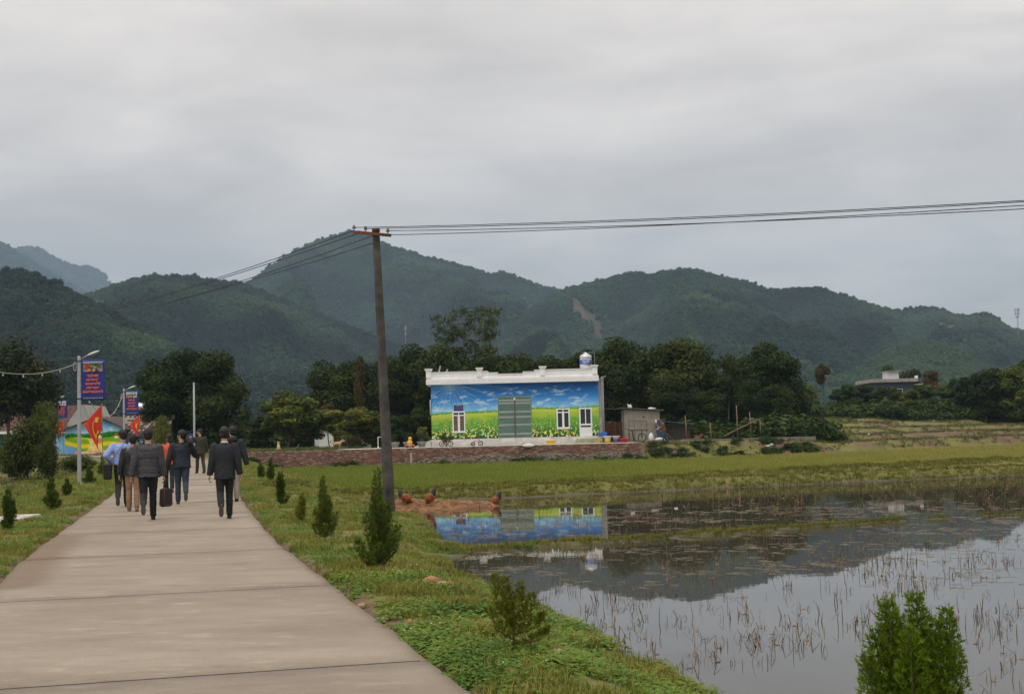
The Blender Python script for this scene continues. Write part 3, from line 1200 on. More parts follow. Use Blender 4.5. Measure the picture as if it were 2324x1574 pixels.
# ------------------------------------------------------------------ painted house
def painted_house():
    p = at(980, 997, 93.0)
    Z0 = 1.32
    hx = float(p[0])
    h = empty('painted_house', (hx, 93.0, Z0), 0, 'low flat-roofed house painted with a blue sky and a yellow flower field', 'house')
    W, D, H = 11.65, 8.0, 3.8
    holes = [(1.49, 2.32, .5, 1.88), (8.73, 9.58, .6, 1.92), (10.3, 11.12, -.2, 1.93), (4.66, 6.94, -.2, 2.85)]
    paint_panel('mural_wall', 0, W, 0, H, .036, field_mural, 0, h, holes)
    b = MB()
    b.box(0, W, .25, D, -.45, H-.01)                       # body behind the painted face
    for (a, c, z0, z1) in holes:                            # reveals
        b.box(a-.02, a, .004, .26, max(z0, 0), z1)
        b.box(c, c+.02, .004, .26, max(z0, 0), z1)
        b.box(a-.02, c+.02, .004, .26, z1, z1+.02)
    b.box(0.001, .02, .003, .26, 0, H-.02)
    b.box(W-.02, W-.001, .003, .26, 0, H-.02)
    b.build('side_wall', mat('grey_side_render', (.36, .35, .34), .8, .2, 1.5), h)
    # plinth and steps
    b = MB()
    b.box(-.02, W+.02, -.18, .24, -.5, -.002)
    for i, (a, c) in enumerate(((0, 1.9), (1.92, 3.9), (3.92, 4.62), (4.64, 6.96), (6.98, 8.9), (8.92, 10.0))):
        b.box(a, c, -.55, -.185, -.5, -.25)
    b.build('plinth', PLINTH, h)
    b = MB()
    b.box(10.05, 11.75, -.9, -.19, -.5, -.17)
    b.box(10.0, 11.8, -1.15, -.92, -.5, -.32)
    b.build('door_step', mat('mossy_step_plaster', (.36, .37, .22), .85, .35, 3), h)
    b = MB()
    b.add([(-1.3, -.6, -.5), (-.03, -.6, -.5), (-.03, -.6, -.02), (-1.3, .6, -.5), (-.03, .6, -.5), (-.03, .6, -.02)],
          [(0, 1, 2), (3, 5, 4), (0, 2, 5, 3), (1, 4, 5, 2), (0, 3, 4, 1)])
    b.build('ramp', PLINTH, h)
    # cornice and stepped parapet
    b = MB()
    b.bbox(-.3, W+.02, -.42, D+.1, 3.79, 4.17, .02)
    b.bbox(-.25, W-.03, -.36, D, 4.171, 4.24, .02)
    b.build('cornice', WHITE, h)
    b = MB()
    prof = [(-.22, 4.24), (W-.05, 4.24), (W-.05, 4.63), (7.2, 4.63), (7.2, 4.52), (6.4, 4.52), (6.4, 4.4), (4.7, 4.4), (4.7, 4.51), (4.05, 4.51), (4.05, 4.62), (-.22, 4.62)]
    b.prism([(x, z) for x, z in prof], -.33, -.18)
    pp = b.build('parapet', WHITE, h)
    b = MB()
    for a, c, z in ((-.24, 4.0, 4.62), (4.06, 4.72, 4.51), (4.72, 6.38, 4.4), (6.42, 7.18, 4.52), (7.2, W-.02, 4.63)):
        b.box(a, c, -.38, -.13, z+.001, z+.045)
    b.build('coping', WHITE, pp)
    for x in (-.12, 3.41, 7.8, W-.24):
        b = MB()
        for z, r in (((4.25, 4.72), .17), ((4.721, 4.78), .2), ((4.781, 4.84), .235), ((4.841, 4.9), .26)):
            b.box(x-r, x+r, -.26-r, -.26+r, z[0], z[1])
        b.build('parapet_post', WHITE, h)
    # relief of crossed lines under the cornice
    b = MB()
    n = 34
    for i in range(n):
        x = -.26 + i*(W+.22)/n
        w = (W+.22)/n
        for s in (0, 1):
            za, zb = (3.85, 4.1) if s == 0 else (4.1, 3.85)
            b.tube([(x, -.423, za), (x+w, -.423, zb)], .006, 4)
    b.build('diamond_relief', mat('relief_grey', (.55, .55, .56), .7), h)
    # windows
    def window(a, c, z0, z1, zt, blind=None):
        t = .055
        b = MB()
        b.box(a-.03, a+t, -.03, .06, z0-.03, z1+.03)
        b.box(c-t, c+.03, -.03, .06, z0-.03, z1+.03)
        b.box(a+t, c-t, -.028, .06, z1-t, z1+.028)
        b.box(a+t, c-t, -.028, .06, z0-.028, z0+t)
        b.box(a+t, c-t, -.024, .06, zt-.04, zt+.04)
        mid = (a+c)/2
        b.box(mid-.075, mid+.075, -.026, .06, z0+t, zt-.04)
        b.box(mid-.03, mid+.03, -.026, .06, zt+.04, z1-t)
        w = b.build('window', FRAME, h)
        for (u, v, p_, q_) in ((a+t, mid-.075, z0+t, zt-.04), (mid+.075, c-t, z0+t, zt-.04), (a+t, mid-.03, zt+.04, z1-t), (mid+.03, c-t, zt+.04, z1-t)):
            MB().box(u, v, .03, .045, p_, q_).build('pane', blind if (blind and q_ < zt) else GLASS, w)
        s = MB()
        s.box(a-.06, c+.06, -.08, -.032, z0-.07, z0-.032)
        s.build('sill', FRAME, w)
    window(1.49, 2.32, .5, 1.88, 1.64, mat('curtained_glass', (.16, .10, .07), .15, .3, 4))
    window(8.73, 9.58, .6, 1.92, 1.68)
    # white door with two glazed lights
    b = MB()
    a, c, z0, z1 = 10.3, 11.12, -.17, 1.93
    b.box(a-.03, a+.06, -.03, .06, z0, z1+.03)
    b.box(c-.06, c+.03, -.03, .06, z0, z1+.03)
    b.box(a+.06, c-.06, -.028, .06, z1-.06, z1+.028)
    b.box(a+.06, c-.06, -.01, .06, z0, .58)
    b.box(a+.06, c-.06, -.02, .06, .74, .86)
    b.box(a+.06, c-.06, -.021, .06, .58, .62)
    b.box(10.68, 10.74, -.02, .06, .86, z1-.06)
    d = b.build('door', FRAME, h)
    for u, v, p_, q_ in ((a+.06, 10.68, .86, z1-.06), (10.74, c-.06, .86, z1-.06), (a+.06, c-.06, .62, .74)):
        MB().box(u, v, .03, .045, p_, q_).build('pane', GLASS, d)
    MB().tube([(11.0, -.05, .7), (11.0, -.05, .8)], .012, 6).build('handle', mat('steel', (.5, .5, .5), .35, metal=1), d)
    # folding steel gate
    a, c, z0, z1 = 4.66, 6.94, -.12, 2.85
    GREEN = mat('faded_green_gate_paint', (.17, .28, .23), .5, .15, 4)
    b = MB()
    b.box(a, c, .05, .08, z0, z1, 1)
    n = 38
    for i in range(n):
        x = a + (i+.5)*(c-a)/n
        b.box(x-.018, x+.018, -.01, .05, z0+.03, z1-.05)
    b.box(a-.03, a, -.03, .07, z0, z1)
    b.box(c, c+.03, -.03, .07, z0, z1)
    b.box(a-.03, c+.03, -.035, .04, z1-.05, z1+.04)
    g = b.build('folding_gate', [GREEN, mat('dark_gate_back', (.03, .055, .045), .7)], h)
    LAT = mat('pale_lattice_bar', (.5, .54, .51), .5)
    for zc in (.25, .88, 1.42, 1.78, 2.38, 2.58):
        b = MB()
        for i in range(26):
            for s in (-1, 1):
                x = a+.04 + i*(c-a-.08)/26
                w = (c-a-.08)/26
                b.tube([(x, -.016, zc-s*.07), (x+w, -.016, zc+s*.07)], .014, 4)
        b.build('lattice_band', LAT, g)
    b = MB()
    b.box(5.76, 5.86, -.035, -.012, z0+.03, z1-.1)
    b.build('centre_post', mat('rust_brown_post', (.13, .085, .075), .7, .3, 8), g)
    b = MB().ell((5.8, -.05, 2.68), (.07, .03, .1), 10, 6)
    b.build('emblem', FRAME, g)
    # plaque over the left window
    b = MB().bbox(1.58, 2.22, -.03, -.004, 1.96, 2.36, .008)
    s = b.build('plaque', mat('dark_blue_plaque', (.035, .04, .14), .4), h)
    letter('lettering', 'NHÀ VĂN HÓA', .07, (1.93, -.033, 2.27), mat('pale_lettering', (.6, .6, .62), .6), s, .36)
    letter('lettering', 'NÔNG THÔN MỚI', .09, (1.9, -.033, 2.13), mat('red_lettering', (.62, .12, .13), .6), s, .52)
    # grey side pilaster and downpipes at the right corner
    b = MB().box(W+.002, W+.2, .05, .3, -.5, 4.0)
    b.build('corner_pilaster', mat('bare_grey_render', (.3, .29, .28), .85, .25, 2), h)
    for x in (W+.24, W+.33):
        MB().tube([(x, .0, -.5), (x, 0, 4.1)], .035, 8).build('downpipe', mat('grey_pipe', (.33, .33, .34), .5), h)
    MB().tube([(W+.1, -.1, 3.95), (W+.45, -.15, 4.05), (W+.5, -.2, 4.15)], .03, 6).build('spout', MATS['grey_pipe'], h)
    MB().tube([(0, -.02, 2.75), (-.06, -.05, 2.7), (-.06, -.05, 1.7)], .03, 6).build('downpipe', FRAME, h)
    # things on the roof
    t = empty('water_tank', (hx+10.9, 94.3, Z0+4.25), 0, 'steel rooftop water tank with a blue band on the painted house', 'water tank')
    STEEL = mat('brushed_tank_steel', (.62, .62, .63), .28, .1, 3, metal=.75)
    prof = [(.36, 0), (.43, .06), (.43, .22), (.405, .25), (.43, .28), (.43, .5), (.41, .53), (.43, .56), (.43, 1.0), (.41, 1.03), (.43, 1.06), (.43, 1.22), (.38, 1.3), (.2, 1.4), (.12, 1.44), (.12, 1.5), (.02, 1.52)]
    MB().lathe(prof, 24, (0, 0, .12)).build('tank_body', STEEL, t)
    MB().lathe([(.434, .66), (.437, .67), (.437, .97), (.434, .98)], 24, (0, 0, .12)).build('band', mat('blue_tank_band', (.03, .09, .33), .4), t)
    for k in range(4):
        a_ = math.pi/4+k*math.pi/2
        MB().tube([(.36*math.cos(a_), .36*math.sin(a_), 0), (.36*math.cos(a_), .36*math.sin(a_), .14)], .025, 6).build('leg', STEEL, t)
    MB().tube([(-.2, -.05, 1.62), (.62, -.05, 1.6), (.62, -.05, .1)], .02, 6).build('inlet_pipe', MATS['grey_pipe'], t)
    letter('lettering', 'TÂN MỸ', .26, (-.02, -.445, .93), mat('white_lettering', (.75, .75, .77), .6), t, .5, .004)
    t = empty('satellite_dish', (hx+9.25, 94.5, Z0+4.25), 0, 'white satellite dish peeping over the parapet left of the tank', 'dish')
    MB().lathe([(.02, 0), (.12, .03), (.21, .09), (.26, .16), (.25, .165), (.2, .1), (.02, .02)], 16, (0, 0, .3), axis='Z').build('reflector', WHITE, t)
    MB().tube([(0, 0, 0), (0, 0, .32)], .03, 6).build('stand', MATS['grey_pipe'], t)
    t = empty('roof_antenna', (hx+.6, 93.9, Z0+4.25), 0, 'two slanted grey antenna panels above the left end of the parapet', 'antenna')
    for x, l, a_ in ((-.18, .95, 14), (.2, .75, 28)):
        M = Matrix.Translation((x, 0, 0)) @ Matrix.Rotation(math.radians(a_), 4, 'Y')
        MB().box(-.045, .045, -.12, .12, 0, l, 0, M).build('panel', mat('dull_aluminium', (.42, .43, .45), .4, metal=.6), t)


painted_house()


# ------------------------------------------------------------------ yard, brick retaining wall, kerb, shed
def yard_things():
    b = MB().box(-11.5, 8.0, WALL_Y+.24, 92.4, .5, .835)
    tag(b.build('yard', mat('pale_yard_concrete', (.46, .44, .4), .8, .18, 1.2)), 'pale concrete yard in front of the painted house', 'yard', kind='structure')
    x0, x1 = -17.2, 8.25
    w = empty('brick_wall', (x0, WALL_Y, -.38), 0, 'long low weathered brick retaining wall on a rubble footing below the painted house', 'wall')
    L = x1-x0
    MB().box(0.02, L-.02, .02, .2, 0, 1.215).build('mortar_core', mat('lime_mortar', (.24, .2, .165), .9, .35, 3), w)
    r = random.Random(5)
    b = MB()
    bw, bh = .225, .074
    for row in range(16):
        z = .03+row*bh
        n = int(L/bw)
        for i in range(n+1):
            x = i*bw + (bw/2 if row % 2 else 0) - .05
            if x < 0 or x+.21 > L:
                continue
            rub = sstep(9, 14, x)
            if row < 3+6*float(rub)*(.8+.3*math.sin(x*1.7)) and r.random() < .93:
                continue
            if row == 15 and r.random() < .25:
                continue
            o = r.uniform(-.012, .012)
            b.box(x, x+.21, o, .1, z, z+.062, r.choice((0, 0, 0, 1, 1, 2)))
    bo = b.build('brickwork', [mat('old_red_brick', (.23, .115, .085), .85, .4, 7), mat('dark_brick', (.14, .08, .065), .9, .4, 7), mat('pale_brick', (.34, .22, .16), .85, .35, 7)], w)
    bo['kind'] = 'stuff'
    b = MB()
    for i in range(900):
        x = r.uniform(.1, L-.1)
        rub = float(sstep(7, 14, x))
        z = r.uniform(-.06, .14+.5*rub)
        s = r.uniform(.035, .09)
        b.ell((x, r.uniform(-.02, .05)-.05*(1-z), z), (s, s*.8, s*.65), 6, 4, r.choice((0, 0, 1)), None, False)
    so = b.build('rubble_footing', [mat('rubble_stone', (.28, .235, .17), .9, .4, 6), mat('mossy_stone', (.13, .13, .08), .9, .4, 6)], w)
    so['kind'] = 'stuff'
    MB().box(10.5, 10.62, -.04, .0, .05, .9).build('drain_pipe', mat('pale_pipe', (.4, .38, .35), .6), w)
    # concrete kerb to the right of the wall
    a, c = at(1436, 1006, 90.0), at(1852, 994, 98.0)
    d = Vector((c[0]-a[0], c[1]-a[1], 0))
    k = empty('concrete_kerb', (a[0], a[1], a[2]-.16), math.atan2(d.y, d.x), 'straight concrete kerb along the bank right of the brick wall', 'kerb')
    n = 5
    for i in range(n):
        MB().bbox(i*d.length/n+.01, (i+1)*d.length/n-.01, 0, .35, -.05, .3+(c[2]-a[2])*i/n, .015).build('block', mat('dull_kerb_concrete', (.22, .2, .165), .9, .3, 2.0), k)
    return k


yard_things()


def shed():
    Y = 96.0
    p, q = at(1418, 1000, Y), at(1498, 998, Y)
    z0 = .86
    s = empty('plaster_shed', (p[0], Y, z0), 0, 'small square grey plaster shed with a slanting sheet roof', 'shed')
    w, dp = 2.55, 2.6
    hl, hr = 2.3, 2.1
    m = mat('stained_shed_plaster', (.36, .33, .285), .85, .3, 1.3, bump=.25, bscale=12, col2=(.31, .29, .25))
    b = MB()
    b.prism([(0, -.3), (w, -.3), (w, hr), (0, hl)], 0, dp)
    b.build('wall', m, s)
    b = MB().box(1.33, 1.47, -.006, .02, 1.66, 1.74)
    b.build('vent_hole', mat('black_hole', (.01, .01, .01), .9), s)
    sl = (hr-hl)/w
    b = MB()
    for i in range(30):
        x = -.25 + i*(w+.55)/30
        x2 = x+(w+.55)/30
        zz = hl+.06+sl*x
        o = .02 if i % 2 else 0
        b.prism([(x, zz+o), (x2, zz+sl*(x2-x)+o), (x2, zz+sl*(x2-x)+o+.03), (x, zz+o+.03)], -.3, dp+.2)
    b.build('roof_sheet', mat('old_fibre_cement_sheet', (.24, .21, .17), .85, .3, 3), s)
    for x in (.4, .9, 1.5, 2.1):
        MB().box(x-.04, x+.04, -.2, dp, hl+sl*x-.045, hl+sl*x+.05).build('rafter', mat('grey_timber', (.17, .14, .11), .8, .3, 9), s)
    MB().tube([(-2.15, .6, hl+.1), (-.2, .5, hl+.03)], .02, 6).build('tie_pole', MATS['grey_timber'], s)
    BAG = mat('white_plastic_sack', (.7, .7, .74), .45, .1, 5)
    r = random.Random(2)
    for nm, x, sz, lab in (('plastic_bag', .42, (.19, .14, .2), 'knotted white plastic bag on the high end of the shed roof'),
                           ('sack', 1.95, (.29, .16, .12), 'flat white sack lying on the low end of the shed roof')):
        g = empty(nm, (p[0]+x, Y+.25, z0+hl+.1+sl*x), 0, lab, 'bag')
        b = MB()
        b.ell((0, 0, sz[2]*.6), (sz[0]*.75, sz[1], sz[2]*.7), 9, 6)
        b.ell((sz[0]*.55, .02, sz[2]*.55), (sz[0]*.5, sz[1]*.8, sz[2]*.5), 8, 5)
        b.build('sack_body', BAG, g)
        b = MB()
        if nm == 'plastic_bag':
            b.tube([(-.08, 0, sz[2]*1.1), (-.13, 0, sz[2]*1.5), (-.15, 0, sz[2]*1.75)], [.05, .03, .012], 6)
            b.tube([(.07, 0, sz[2]*1.05), (.12, 0, sz[2]*1.45)], [.05, .025], 6)
        else:
            b.tube([(sz[0], 0, sz[2]*.6), (sz[0]*1.25, 0, sz[2]*.5)], [.05, .03], 6)
        b.build('tied_end', BAG, g)
    return p[0], Y, z0


SHED = shed()


# ------------------------------------------------------------------ village houses on the left
def left_houses():
    # gabled house with a landscape painted on its end wall
    Y = 101.0
    sc_ = FP/Y
    p = at(148, 1026, Y)
    z0 = .86
    h = empty('mural_cottage', (p[0], Y, z0), 0, 'old tiled cottage whose gable end carries a painted village landscape', 'house')
    W = (282-148)/sc_
    ap = (226-148)/sc_
    el, er, pk = 1.85, 1.85, 2.75
    top = lambda x: np.where(x < ap, el+(pk-el)*x/ap, pk+(er-pk)*(x-ap)/(W-ap))
    paint_panel('mural_wall', 0, W, -.1, pk, .04, village_mural, 0, h, (), top)
    b = MB()
    D = 5.5
    b.prism([(0, -.4), (W, -.4), (W, er-.03), (ap, pk-.03), (0, el-.03)], .01, D)
    b.build('wall', mat('grey_cottage_render', (.3, .29, .27), .85, .25, 1.5), h)
    # roof of overlapping clay tiles with limed edges, in rows
    r = random.Random(8)
    ROOF = [mat('dark_clay_tile', (.075, .05, .04), .85, .4, 6), mat('limed_tile_edge', (.3, .26, .22), .9, .3, 6)]
    rd = MB()
    for sgn, x0, x1, za, zb in ((-1, -.35, ap, el-.17, pk), (1, ap, W+.35, pk, er-.17)):
        n = 9
        rd.prism([(x0, za+.03), (x1, zb+.03), (x1, zb+.09), (x0, za+.09)], -.3, D+.3)
    roof = rd.build('roof', mat('roof_board', (.1, .075, .06), .9, .3, 4), h)
    # the long wing to the right: its slope faces us
    wx0, wx1 = W+.06, W+3.0
    wg = MB()
    wg.box(wx0, wx1, .6, 4.0, -.4, 1.45)
    wg.build('wing_wall', MATS['grey_cottage_render'], h)
    b = MB()
    rows = 9
    for j in range(rows):
        t0 = j/rows
        yy, zz = .15+t0*2.6, 1.42+t0*1.35
        x = wx0-1.1*(1-t0)*0 - .9*t0
        while x < wx1+.1:
            w = r.uniform(.16, .22)
            b.box(x, x+w-.01, yy, yy+.42, zz+r.uniform(0, .03), zz+.06+r.uniform(0, .03), 1 if r.random() < .42 else 0,
                  Matrix.Translation((0, yy, zz)) @ Matrix.Rotation(math.radians(24), 4, 'X') @ Matrix.Translation((0, -yy, -zz)))
            x += w
    t = b.build('tile_course', ROOF, roof)
    t['kind'] = 'stuff'
    # horizontal steel tank behind
    q = at(318, 924, 104.0)
    g = empty('roof_tank', (q[0], 104.0, .86), 0, 'small shiny horizontal water tank on a stand behind the cottage', 'water tank')
    zt = float(q[2])-.86
    MB().lathe([(.28, -.62), (.38, -.55), (.38, -.2), (.36, -.17), (.38, -.14), (.38, .55), (.28, .62)], 16, (0, 0, zt), axis='X').build('tank_body', mat('bright_tank_steel', (.8, .8, .82), .25, metal=.6), g)
    for sx in (-.4, .4):
        MB().tube([(sx, 0, 0), (sx, 0, zt-.3)], .05, 6).build('leg', MATS['grey_pipe'], g)
    # teal house with the brown tiled roof
    Y = 110.0
    sc2 = FP/Y
    a = at(-140, 1010, Y)
    z0 = .86
    W = (214+140)/sc2
    h = empty('teal_house', (a[0], Y, z0), 0, 'teal village house with a brown tiled roof and white fascia at the left edge', 'house')
    TEAL = mat('teal_wall_paint', (.035, .17, .155), .7, .2, 1.5)
    xr = W-(214-150)/sc2
    MB().box(0, xr, .5, 6, -.3, 2.1).build('wall', TEAL, h)
    b = MB()
    xg = W
    b.prism([(xr, 1.2), (xr+1.35, 1.2), (xg+.05, 1.9), (xg-.95, 3.98), (xg-1.25, 3.98), (xr, 2.5)], .3, 6)
    b.build('gable_wall', mat('grey_gable_plaster', (.35, .34, .32), .85, .15, 1.5), h)
    MB().box(-.3, xr+1.4, -.35, .55, 1.72, 1.95).build('fascia', mat('white_fascia', (.7, .7, .7), .6, .08, 2), h)
    MB().box(xr-.9, xr+1.2, -.1, .3, -.3, 1.7).build('blue_panel', mat('pale_blue_panel', (.22, .42, .6), .6, .25, 2), h)
    b = MB()
    r = random.Random(3)
    rows = 13
    for j in range(rows):
        t0 = j/rows
        yy, zz = .0+t0*3.2, 1.98+t0*2.0
        x = -.4
        lim = xg-1.0-.0*t0 if j > 7 else xr+.55+.06*j
        while x < lim:
            b.box(x, x+.235, yy, yy+.33, zz+r.uniform(0, .015), zz+.05, r.choice((0, 0, 1)),
                  Matrix.Translation((0, yy, zz)) @ Matrix.Rotation(math.radians(26), 4, 'X') @ Matrix.Translation((0, -yy, -zz)))
            x += .25
    rf = MB().prism([(0, 0)]*0 or [(-.4, 1.9), (xr+.5, 1.9), (xg-1.0, 3.9), (-.4, 3.9)], 3.0, 3.2).build('roof', mat('dark_roof_board', (.05, .035, .03), .9), h)  # plain dark brown board standing behind the tile courses
    t = b.build('tile_course', [mat('brown_roof_tile', (.1, .05, .04), .8, .3, 5), mat('rust_roof_tile', (.13, .065, .045), .8, .3, 5)], rf)
    t['kind'] = 'stuff'
    for x in ((30-(-140))/sc2, (75-(-140))/sc2):
        w = MB().box(x-.55, x+.55, .46, .52, .5, 1.5).build('window', mat('teal_dark_frame', (.05, .09, .09), .6), h)
        MB().box(x-.45, x+.45, .44, .455, .6, 1.4).build('pane', GLASS, w)
    # pale block half hidden behind the garden trees
    Y = 104.0
    p = at(714, 1004, Y)
    h = empty('white_outhouse', (p[0], Y, .8), 0, 'small white-walled outhouse behind the garden trees', 'outhouse')
    MB().box(0, 1.45, 0, 2.5, -.2, 1.45).build('wall', WHITE, h)
    MB().box(1.46, 4.3, .4, 2.6, -.2, 1.3).build('side_wall', mat('dim_brown_wall', (.16, .1, .08), .85, .3, 3), h)
    MB().box(3.6, 4.35, .3, .39, -.2, 1.1).build('wall_panel', mat('pale_grey_panel', (.5, .5, .52), .8), h)
    MB().prism([(-.15, 1.452), (4.5, 1.45), (4.5, 1.53), (-.15, 1.58)], -.2, 2.8).build('roof', mat('grey_sheet', (.26, .27, .28), .7), h)
    # flat-roofed house among the trees on the right
    Y = 165.0
    s3 = FP/Y
    p = at(1985, 868, Y)
    zt = float(p[2])
    h = empty('flat_roof_house', (p[0], Y, 2.2), 0, 'blue-grey house with an overhanging slab roof among the trees on the right', 'house')
    w = 98/s3
    zt -= 2.2
    MB().box(.3, w-.5, .4, 7, -.5, zt-.02).build('wall', mat('slate_blue_wall', (.075, .105, .15), .8, .15, 1.5), h)
    rf = MB().bbox(-.45, w, -.3, 7.6, zt, zt+.42, .03).build('roof_slab', mat('grey_roof_slab', (.3, .28, .26), .85, .2, 1.5), h)
    MB().box(w-.32, w-.02, -.25, .2, zt+.43, zt+.75).build('post', WHITE, rf)
    t = MB().box(36/s3, 62/s3, 1.2, 3.5, zt+.43, zt+1.35).build('stair_tower', mat('pale_tower_paint', (.6, .6, .64), .7), h)
    MB().box(34/s3, 65/s3, .9, 3.8, zt+1.36, zt+1.46).build('tower_roof', MATS['grey_roof_slab'], t)
    MB().box(w-.3, w+.9, .3, 3, zt-.35, zt-.22).build('canopy', mat('pale_canopy', (.5, .5, .45), .7), h)
    for i in range(2):
        x = 1.2+i*1.9
        f = MB().box(x-.4, x+.4, .36, .41, zt-1.7, zt-.8).build('window', FRAME, h)
        MB().box(x-.34, x+.34, .345, .358, zt-1.64, zt-.86).build('pane', GLASS, f)


left_houses()
# ------------------------------------------------------------------ leaves, trees, shrubs
def leaf_quads(P, Nn, size, rg, aspect=.55, droop=0.0):
    """one folded diamond per point; returns V, F"""
    n = len(P)
    d = Nn/np.maximum(np.linalg.norm(Nn, axis=1)[:, None], 1e-9)
    a = rg.normal(size=(n, 3))
    a[:, 2] -= droop
    a -= d*np.sum(a*d, 1)[:, None]
    a /= np.maximum(np.linalg.norm(a, axis=1)[:, None], 1e-9)
    b = np.cross(d, a)
    s = (size*rg.uniform(.65, 1.3, n))[:, None] if np.ndim(size) == 0 else (size*rg.uniform(.65, 1.3, n))[:, None]
    V = np.stack([P-a*s, P-b*s*aspect+d*s*.12, P+a*s, P+b*s*aspect+d*s*.12], 1).reshape(-1, 3)
    F = np.arange(4*n).reshape(n, 4)
    return V, F


def crown_mesh(name, lobes, n, size, rg, m, aspect=.55, droop=.3, fill=.35, flatten=.0):
    """leaves on and inside many lobes (cx,cy,cz,rx,rz)"""
    L = np.array(lobes, float)
    w = L[:, 3]**2*1.0
    k = rg.choice(len(L), n, p=w/w.sum())
    d = rg.normal(size=(n, 3))
    d[:, 2] += .15
    d /= np.linalg.norm(d, axis=1)[:, None]
    inside = rg.random(n) < fill
    r = np.where(inside, rg.uniform(.35, .9, n), rg.uniform(.86, 1.1, n))
    rad = np.stack([L[k, 3], L[k, 3], L[k, 4]], 1)
    P = L[k, :3] + d*rad*r[:, None]
    N = d + rg.normal(size=(n, 3))*.55 + np.array([0, 0, .35])
    V, F = leaf_quads(P, N, size, rg, aspect, droop)
    lt = rg.uniform(0, 1, len(L))**1.3
    t = np.clip(.1+.65*lt[k] + rg.uniform(-.15, .35, n), 0, 1)
    me = np_mesh(name, V, F)
    set_float(me, 'tint', np.repeat(t, 4))
    me.materials.append(m)
    return me


def limb(b, p0, p1, r0, r1, r, bend=.12, n=5):
    p0, p1 = Vector(p0), Vector(p1)
    L = (p1-p0).length
    off = Vector((r.uniform(-1, 1), r.uniform(-1, 1), r.uniform(-.3, .6)))*L*bend
    pts = []
    for i in range(n+1):
        t = i/n
        pts.append(p0.lerp(p1, t) + off*math.sin(math.pi*t))
    b.tube(pts, [r0+(r1-r0)*i/n for i in range(n+1)], 6)
    return pts


BARK = mat('brown_bark', (.085, .065, .048), .9, .4, 6, bump=.4)
PALEBARK = mat('pale_bark', (.2, .175, .14), .9, .3, 6)
DENSE = leaf_mat('dense_grove_leaves', (.010, .022, .004), (.05, .078, .013))
OLIVE = leaf_mat('olive_grove_leaves', (.015, .028, .005), (.07, .09, .015))
GARDEN = leaf_mat('garden_tree_leaves', (.045, .07, .011), (.165, .19, .032), (.26, .2, .04), .04)
FLOWERY = leaf_mat('yellow_flowering_leaves', (.012, .022, .006), (.045, .06, .015), (.40, .25, .02), .22)
FRESH = leaf_mat('fresh_green_leaves', (.03, .06, .012), (.09, .14, .03))
RUSTY = leaf_mat('rust_tinged_leaves', (.05, .045, .012), (.12, .085, .025))
BAMBOO = leaf_mat('bamboo_leaves', (.04, .06, .02), (.12, .15, .05))


def tree_proto(seed, h, w, crown_from, m, n=7000, leaf=.16, nl=26, lean=0.0, trunk_r=.16, gaps=1.0, shape='round', bark=BARK, flat=.8):
    """trunk + limbs + crown for a tree h tall and w wide, foot at the origin"""
    r = random.Random(seed)
    rg = np.random.default_rng(seed)
    b = MB()
    fork = Vector((lean*h*.3, 0, h*(crown_from+.12)))
    limb(b, (0, 0, -.3), fork, trunk_r, trunk_r*.7, r, .05)
    lobes = []
    cz0, cz1 = h*crown_from, h
    for i in range(nl):
        for _ in range(40):
            u, v, s = r.uniform(-1, 1), r.uniform(-1, 1), r.uniform(-1, 1)
            rr = u*u+v*v+s*s
            if .15 < rr < .9:
                break
        zt = (s+1)/2
        wid = w/2
        if shape == 'cone':
            wid *= (1.15-.95*zt)
        elif shape == 'dome':
            wid *= min(1, .55+.9*(1-zt)**.6) if zt > .2 else .75
        lr = w*r.uniform(.15, .24)
        p = (u*(wid-lr*.6)+lean*zt*h*.3, v*(wid-lr*.6), cz0+lr*.4+zt*(cz1-cz0-lr*1.1))
        lobes.append((*p, lr*gaps, lr*flat*gaps))
        if i % 2 == 0:
            q = limb(b, fork-Vector((0, 0, h*.08*r.random())), p, trunk_r*.42, trunk_r*.08, r, .1)
    return b.mesh('trunk'), crown_mesh('crown', lobes, n, leaf, rg, m), bark


def put_tree(name, proto, D, top, base_z, Y, wpx, label, group, rz=None, ref=(10.0, 6.0), cat='tree'):
    """foot on the ground at distance Y under pixel column D, reaching pixel row `top`, wpx wide"""
    p = at(D, top, Y)
    z0 = base_z if base_z is not None else gz(p[0], Y)
    hh = (float(p[2])-z0)*1.04
    ww = wpx*Y/FP
    t = empty(name, (float(p[0]), Y, z0), rnd.uniform(0, 6.28) if rz is None else rz, label, cat, group)
    t.scale = (ww/ref[1], ww/ref[1], hh/ref[0])
    tm, cm, bark = proto
    o = link('trunk', tm, t)
    if not tm.materials:
        tm.materials.append(bark)
    link('crown', cm, t)
    return t


P_D = [tree_proto(s, 10, 6, .02, m, 15000, .17, 44) for s, m in ((21, DENSE), (22, DENSE), (23, OLIVE), (24, DENSE), (25, OLIVE))]
P_G = [tree_proto(s, 10, 6, .16, GARDEN, 6500, .24, 26, .2, .14, .9) for s in (31, 32)]
P_F = tree_proto(41, 10, 8, .25, FLOWERY, 9000, .2, 34)
P_T = [tree_proto(s, 10, 5, .04, m, 6500, .24, 30, 0, .14, .95) for s, m in ((51, OLIVE), (52, DENSE), (53, FRESH), (54, GARDEN))]
P_R = tree_proto(61, 10, 4, .62, RUSTY, 3000, .24, 16, .1, .12, 1.0)
P_S = tree_proto(62, 10, 4.5, .3, RUSTY, 1900, .25, 20, .1, .1, .9, 'cone')
P_BARE = tree_proto(63, 10, 5, .3, OLIVE, 2600, .2, 24, .1, .12, .8, bark=PALEBARK)
ORD = ['first', 'second', 'third', 'fourth', 'fifth', 'sixth', 'seventh', 'eighth', 'ninth', 'tenth', 'eleventh', 'twelfth', 'thirteenth', 'fourteenth']

